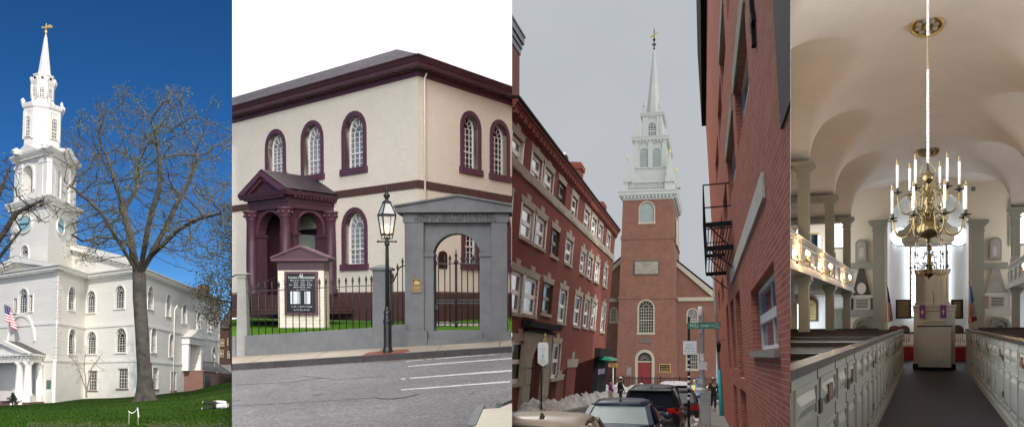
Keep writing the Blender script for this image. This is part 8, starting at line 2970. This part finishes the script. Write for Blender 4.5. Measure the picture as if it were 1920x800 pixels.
# ---- sconces on the gallery fronts
def sconce(sx, y, label, pw=1.0):
    x = sx * (GX - .05); z = zg0 + .32
    t = thing('wall_sconce', label, 'wall lamp', (x, y, z), 'lit candle sconces on the galleries')
    mb = MB(); mb.box(min(x, x + sx * .06), max(x, x + sx * .06), y - .06, y + .06, z - .1, z + .12); part('backplate', mb, brass, t)
    for dy in (-.22, .22):
        mb = MB(); c_ = V((x - sx * .24, y + dy, z)); mb.tube([V((x, y, z)), V((x - sx * .12, y + dy * .5, z - .08)), c_ + V((0, 0, -.05)), c_], .012, 6); mb.lathe(c_, [(.05, -.01), (.05, .0), (.02, .01), (.018, .1)], 10); ar = part('arm', mb, brass, t)
        mb = MB(); mb.lathe(c_ + V((0, 0, .1)), [(.012, 0), (.035, .05), (.03, .09), (.001, .15)], 10); part('bulb', mb, bulb, ar)
    ld = bpy.data.lights.new('sconce_light', 'POINT'); ld.energy = 42 * pw; ld.color = (1, .62, .30); ld.shadow_soft_size = .06
    lo = link(bpy.data.objects.new('sconce_light', ld)); lo.location = PL.M4 @ V((x - sx * .3, y, z + .16))
for sx, ylist in ((-1, (24.2, 30.2, 38.0)), (1, (16, 24.2, 33.5))):
    for i, y in enumerate(ylist):
        sconce(sx, y, '%s lit twin candle sconce on the %s gallery front' % (['nearest', 'middle', 'farthest'][i], 'left' if sx < 0 else 'right'))

# ---- memorials on the end wall
def memorial(label, parts_):
    t = None
    for name, (u0, v0, u1, v1), shape, m_, n0, n1 in parts_:
        q = EF4.box(u0, v0, u1, v1)
        if t is None: t = thing('wall_memorial', label, 'memorial', EF4.p((q[0] + q[1]) / 2, 0, q[2]))
        mb = MB(); c_ = (q[0] + q[1]) / 2; w = q[1] - q[0]; h = q[3] - q[2]
        if shape == 'box': mb.fbox(EF4, q[0], q[1], n0, n1, q[2], q[3])
        elif shape == 'arch': mb.ext(EF4, arch(q[0], q[1], q[2], q[3], 10, w * .4), n0, n1)
        elif shape == 'obelisk': mb.ext(EF4, [(q[0], q[2]), (q[1], q[2]), (c_ + w * .13, q[3] - h * .08), (c_, q[3]), (c_ - w * .13, q[3] - h * .08)], n0, n1)
        elif shape == 'disc': mb.ext(EF4, circ(c_, (q[2] + q[3]) / 2, w / 2, 20, h / 2), n0, n1)
        elif shape == 'lines':
            for k in range(6):
                z = q[3] - h * (k + .5) / 6; e = w * (.08 if k % 2 else .02); mb.fbox(EF4, q[0] + e, q[1] - e, n0, n1, z - .02, z + .02)
        elif shape == 'hood': mb.ring(EF4, arch(q[0], q[1], q[2], q[3], 12, w * .45), arch(q[0] + w * .16, q[1] - w * .16, q[2], q[3] - w * .14, 12, w * .3), n0, n1, skip=(0,))
        part(name, mb, m_, t)
memorial('dark obelisk memorial with pale round medallion above a stone tablet on the left end wall', [('obelisk', (1597, 498, 1634, 556), 'obelisk', marble_d, .01, .08), ('medallion', (1607, 530, 1624, 551), 'disc', marble_w, .08, .15), ('shelf', (1591, 553, 1640, 558), 'box', marble_w, .01, .2), ('tablet', (1601, 558, 1632, 580), 'box', marble_w, .02, .1), ('engraving', (1604, 561, 1629, 577), 'lines', dkink, .1, .105), ('base', (1591, 580, 1640, 594), 'box', marble_g, .01, .16), ('side_pier', (1593, 558, 1600, 580), 'box', marble_d, .01, .12), ('side_pier', (1633, 558, 1639, 580), 'box', marble_d, .01, .12)])
memorial('pale obelisk memorial above an engraved tablet on the right end wall', [('obelisk', (1847, 494, 1888, 550), 'obelisk', marble_g, .01, .1), ('shelf', (1842, 549, 1898, 554), 'box', marble_w, .01, .2), ('tablet', (1854, 554, 1886, 577), 'box', marble_w, .02, .12), ('engraving', (1857, 557, 1883, 574), 'lines', dkink, .12, .125), ('base', (1846, 577, 1897, 592), 'box', marble_w, .01, .16)])
memorial('small grey arched memorial high on the left end wall', [('frame', (1604, 448, 1627, 492), 'arch', sage, .01, .1), ('tablet', (1607, 453, 1624, 487), 'arch', marble_g, .1, .13), ('engraving', (1611, 465, 1620, 482), 'lines', marble_w, .13, .135)])
memorial('small grey arched memorial high on the right end wall', [('frame', (1853, 444, 1878, 488), 'arch', sage, .01, .1), ('tablet', (1856, 449, 1875, 484), 'arch', marble_g, .1, .13), ('engraving', (1861, 462, 1869, 480), 'lines', marble_w, .13, .135)])
memorial('arched sage green niche with dark door below the left obelisk', [('surround', (1599, 594, 1641, 632), 'hood', sage, .04, .14), ('niche', (1604, 600, 1636, 632), 'arch', sage_d, .041, .06), ('door', (1611, 609, 1627, 632), 'arch', marble_d, .06, .1)])
memorial('arched sage green niche with dark door below the right obelisk', [('surround', (1855, 594, 1895, 632), 'hood', sage, .04, .14), ('niche', (1860, 600, 1890, 632), 'arch', sage_d, .041, .06), ('door', (1868, 609, 1882, 632), 'arch', marble_d, .06, .1)])
memorial('gold honour board with brown scrolled frame under the left gallery', [('frame', (1502, 556, 1533, 602), 'arch', wood4, .02, .1), ('board', (1505, 562, 1530, 599), 'arch', goldb, .1, .12), ('lettering', (1508, 568, 1527, 596), 'lines', dkink, .12, .124)])
memorial('pale green panelled door under the left gallery', [('frame', (1559, 578, 1583, 632), 'box', sage, .04, .1), ('leaf', (1562, 582, 1580, 632), 'box', sage_d, .1, .12), ('panel', (1564, 586, 1570.5, 604), 'box', sage, .12, .13), ('panel', (1572, 586, 1578, 604), 'box', sage, .12, .13)])
for o in list(SC.objects):
    if o.get('label', '').startswith('pale green panelled door'): o.name = 'panelled_door'; o['category'] = 'door'
    if o.get('label', '').startswith('gold honour board'): o.name = 'honour_board'; o['category'] = 'board'
    if 'niche with dark door' in o.get('label', ''): o.name = 'wall_niche'; o['category'] = 'niche'
q = EF4.box(1821, 350, 1829, 358)
mb = MB(); mb.fbox(EF4, q[0], q[1], .003, .03, q[2], q[3])
for i in range(4): mb.fbox(EF4, q[0] + .02, q[1] - .02, .03, .04, q[2] + .03 + i * .05, q[2] + .05 + i * .05)
tag(solo('air_vent', mb, M('grey_vent', (.2, .19, .17), .6, .1)), 'small square grey vent on the end wall right of the apse arch', 'vent')
# ---- flags
def flag4(u, y, v0, v1, cols, label, stripes):
    p = P4.at(u, 600, y)
    t = thing('flag', label, 'flag', (p.x, y, FZ), None)
    zt_ = P4.at(u, v0, y).z
    mb = MB(); mb.tube([V((p.x, y, FZ + .05)), V((p.x - .05, y, zt_))], .02, 8); mb.lathe((p.x, y, FZ), [(.16, 0), (.15, .04), (.04, .08)], 14); mb.ball((p.x - .05, y, zt_ + .06), .06, 8, 6); part('pole', mb, gilt, t)
    mb = MB(); n = 24
    z1 = zt_ - .12; z0 = P4.at(u, v1, y).z
    H_ = z1 - z0
    for i in range(n):
        for j in range(10):
            def pt(i, j):
                t_ = i / n; w = .05 + .30 * t_ ** .8
                a = j / 10
                return V((p.x - .04 + w * (a - .15), y - .05 + .10 * math.sin(a * 9 + 1.0) * (0.3 + t_), z1 - H_ * t_ * (1 - .08 * a)))
            mb.m = stripes(i / n, j)
            mb.add([pt(i, j), pt(i, j + 1), pt(i + 1, j + 1), pt(i + 1, j)], [(0, 1, 2, 3)], True)
    part('cloth', mb, cols, t)
fr_, fw_, fb_ = M('flag_cloth_red', (.36, .03, .04), .85, .1, 5), M('flag_cloth_white', (.66, .64, .62), .85, .08, 5), M('flag_cloth_blue', (.025, .05, .20), .85, .1, 5)
flag4(1664, 44.5, 531, 606, [fr_, fw_, fb_], 'furled stars and stripes on a pole left of the apse', lambda t, j: 2 if (t < .42 and j > 3) else (j % 2))
flag4(1820, 44.5, 531, 606, [fr_, fw_, M('flag_cloth_light_blue', (.10, .22, .50), .85, .1, 5)], 'furled blue, white and red flag on a pole right of the apse', lambda t, j: 2 if t < .45 else (0 if (j < 5 or t > .85) else 1))
# chairs and altar rail
def armchair(u, y, label, col):
    p = P4.at(u, 600, y)
    t = thing('armchair', label, 'chair', (p.x, y, FZ), 'high backed chairs in the chancel')
    mb = MB(); mb.box(-.3, .3, -.25, .3, .4, .5); part('seat', mb, col, t, True)
    mb = MB(); mb.ext(Fr((0, .3, 0), (1, 0, 0)), arch(-.27, .27, .5, 1.45, 8, .2), -.06, 0); part('backrest', mb, col, t, True)
    for sx in (-.27, .27):
        for yy in (-.22, .27):
            mb = MB(); mb.box(sx - .03, sx + .03, yy - .03, yy + .03, 0, .42); part('leg', mb, wood4, t, True)
        mb = MB(); mb.box(sx - .03, sx + .03, -.25, .3, .68, .73); mb.box(sx - .03, sx + .03, -.25, -.2, .42, .68); part('arm', mb, wood4, t, True)
    return t
armchair(1677, 43.5, 'red high backed armchair left of the altar rail', chairr)
armchair(1694, 44.2, 'brown high backed armchair behind the left altar rail', wood4)
armchair(1795, 44.2, 'brown high backed armchair behind the right altar rail', wood4)
for u0, u1, lab in ((1686, 1716, 'left'), (1777, 1812, 'right')):
    yA_ = 40.0; a, b = P4.at(u0, 620, yA_), P4.at(u1, 620, yA_)
    zr = P4.at(1700, 622, yA_).z
    t = thing('altar_rail', 'white baluster altar rail with red kneeler on the %s of the pulpit' % lab, 'altar rail', ((a.x + b.x) / 2, yA_, FZ))
    mb = MB(); mb.box(a.x, b.x, yA_ - .06, yA_ + .06, zr - .06, zr); part('rail', mb, capm, t)
    mb = MB()
    mb.box(a.x, b.x, yA_ - .45, yA_ + .3, FZ, zr - .62); part('kneeler', mb, redcarp, t)
    n = 9
    for i in range(n):
        x = a.x + (b.x - a.x) * (i + .5) / n
        mb = MB(); mb.lathe((x, yA_, zr - .62), [(.025, 0), (.04, .12), (.02, .25), (.03, .5), (.02, .56)], 8); part('baluster', mb, whitep, t)
# banner in the left gallery
yv = 30.5; p = P4.at(1521, 452, yv)
t = thing('banner', 'teal banner with gilt finial standing in the left gallery', 'banner', (p.x, yv, zg0 + .1))
a, b = P4.at(1510, 440, yv), P4.at(1533, 466, yv)
mb = MB()
for i in range(8):
    x0, x1 = a.x + (b.x - a.x) * i / 8, a.x + (b.x - a.x) * (i + 1) / 8
    mb.box(x0, x1, yv + .03 * math.sin(i * 1.3), yv + .03 * math.sin(i * 1.3) + .02, b.z, a.z)
part('cloth', mb, tealc, t)
mb = MB(); mb.tube([V((a.x - .06, yv, a.z + .03)), V((b.x + .06, yv, a.z + .03))], .02, 6); mb.tube([V((p.x - .1, yv + .06, zg0 + .1)), V((p.x - .1, yv + .06, a.z + .2))], .02, 6); mb.box(p.x - .13, p.x - .07, yv, yv + .1, a.z + .2, a.z + .36); part('pole', mb, gilt, t)
# ================================================================ sky, sun, camera
W = bpy.data.worlds.new('World')
SC.world = W
W.use_nodes = True
nt = W.node_tree
bg = nt.nodes['Background']
SUN_EL = math.radians(38)
sh = V(((435 - CU) / FPX * -1, -1, 0)).normalized()        # horizontal direction towards the sun
sd = V((sh.x * math.cos(SUN_EL), sh.y * math.cos(SUN_EL), math.sin(SUN_EL)))
sk = nt.nodes.new('ShaderNodeTexSky')
sk.sky_type = 'NISHITA'
sk.sun_disc = False
sk.sun_elevation = SUN_EL
sk.sun_rotation = math.atan2(sh.x, sh.y)
sk.altitude = 5000
sk.air_density = .8
sk.dust_density = 0.0
sk.ozone_density = 5.0
hs = nt.nodes.new('ShaderNodeHueSaturation')
hs.inputs['Saturation'].default_value = 1.2
hs.inputs['Value'].default_value = .86
nt.links.new(sk.outputs[0], hs.inputs['Color'])
nt.links.new(hs.outputs[0], bg.inputs[0])
bg.inputs[1].default_value = SKY
ld = bpy.data.lights.new('sun', 'SUN')
ld.energy = SUN
ld.angle = math.radians(.53)
ld.color = (1, .96, .9)
lo = link(bpy.data.objects.new('sun', ld))
lo.rotation_euler = (-sd).to_track_quat('-Z', 'Y').to_euler()

PL = Place(None, None)
def wx(u, y): return (u - CU) / FPX * y
white_sky = emit('white_overcast_sky', (1.0, 1.0, 1.0), WHITE_SKY)
grey_sky = emit('grey_overcast_sky', (.91, .955, 1.0), GREY_SKY)
def sheet(name, mat, pts):
    mb = MB()
    for i in range(len(pts) - 1):
        mb.add([pts[i][0], pts[i][1], pts[i + 1][1], pts[i + 1][0]], [(0, 1, 2, 3)])
    o = solo(name, mb, mat, kind='structure', fill=False)
    return o
# visible white sky plus unseen glowing sheets added to light the street and block sun
for m_ in (white_sky, grey_sky):      # soft cloud structure of the overcast
    t_ = m_.node_tree
    e_ = [n for n in t_.nodes if n.type == 'EMISSION'][0]
    base_ = tuple(e_.inputs[0].default_value[:3])
    f_ = ramp(t_, noise(t_, .006, 5, coord(t_), .55), .3, .7)
    t_.links.new(mix(t_, f_, tuple(c * .90 for c in base_), tuple(c * 1.07 for c in base_)), e_.inputs[0])
white_fill = emit('white_overhead_fill', (1.0, .985, .96), WHITE_SKY * FILL2)  # unseen fill, made far brighter than the visible white sky
grey_fill = emit('grey_overhead_fill', (1.0, .985, .97), GREY_SKY * FILL3)  # unseen fill for the brick street, brighter than its visible sky
YB = 85
edge = lambda y: wx(435, y) + .02
sheet('sky', white_sky, [(V((edge(y), y, z)), V((wx(960, y), y, z))) for y, z in [(YB, -12), (YB, 36), (YB - 6, 41)]])
sheet('sky', white_fill, [(V((edge(y), y, z)), V((0 if y > 5 else 120, y, z))) for y, z in [(YB - 6, 41), (60, 45), (30, 48), (5.1, 49), (5, 49), (-60, 49), (-120, 40), (-150, 20), (-160, -5)]])  # added overhead glow that lights the street and keeps the sun off it
# more such sheets stand round and over the brick street
# glowing sheet added behind the camera to light the fronts, low enough to leave the sun on the first place
sheet('sky', white_fill, [(V((-40, y, z)), V((edge(y) - .1, y, z))) for y, z in [(-38, 47), (-70, 48), (-120, 40), (-150, 20), (-160, -5)]])
YB = 290
sheet('sky', grey_sky, [(V((wx(960, y) + .03, y, -6)), V((wx(960, y) + .03, y, z))) for y, z in [(66, 78), (130, 104), (200, 124), (YB, 132)]])  # grey sheet added edge-on to the view, closing off blue side light
sheet('sky', grey_fill, [(V((112, y, -5)), V((110, y, z))) for y, z in [(YB - 20, 133), (200, 125), (130, 105), (60, 80), (5, 60), (-60, 52)]])  # unseen glowing side sheet added to brighten the left facade
sheet('sky', grey_sky, [(V((wx(960, y), y, z)), V((wx(1482, y), y, z))) for y, z in [(YB, -20), (YB, 125), (YB - 20, 133)]])
sheet('sky', grey_fill, [(V((0, y, z)), V((wx(1482, y) if y > 250 else 110, y, z))) for y, z in [(YB - 20, 133), (200, 125), (130, 105), (60, 80), (5, 60)]])  # overhead glow added above the view, lighting the brick street and blocking sun

cd = bpy.data.cameras.new('camera')
cam = link(bpy.data.objects.new('camera', cd))
cd.sensor_width = 36
cd.lens = 36 * FPX / 1920
cd.shift_y = (VH - 400) / 1920
cd.clip_end = 5000
cd.clip_start = .05
cam.rotation_euler = (math.radians(90), 0, 0)
SC.camera = cam
SC.view_settings.view_transform = 'Standard'
SC.view_settings.look = 'None'
SC.view_settings.gamma = 1
SC.view_settings.exposure = EXPOSURE
SC.cycles.use_denoising = True
SC.cycles.max_bounces = 6
SC.cycles.diffuse_bounces = 3
SC.cycles.glossy_bounces = 3
SC.cycles.transparent_max_bounces = 12
SC.cycles.sample_clamp_indirect = 6
for o in list(SC.objects):          # things wholly outside their place
    if o.type == 'EMPTY' and not o.children:
        bpy.data.objects.remove(o)
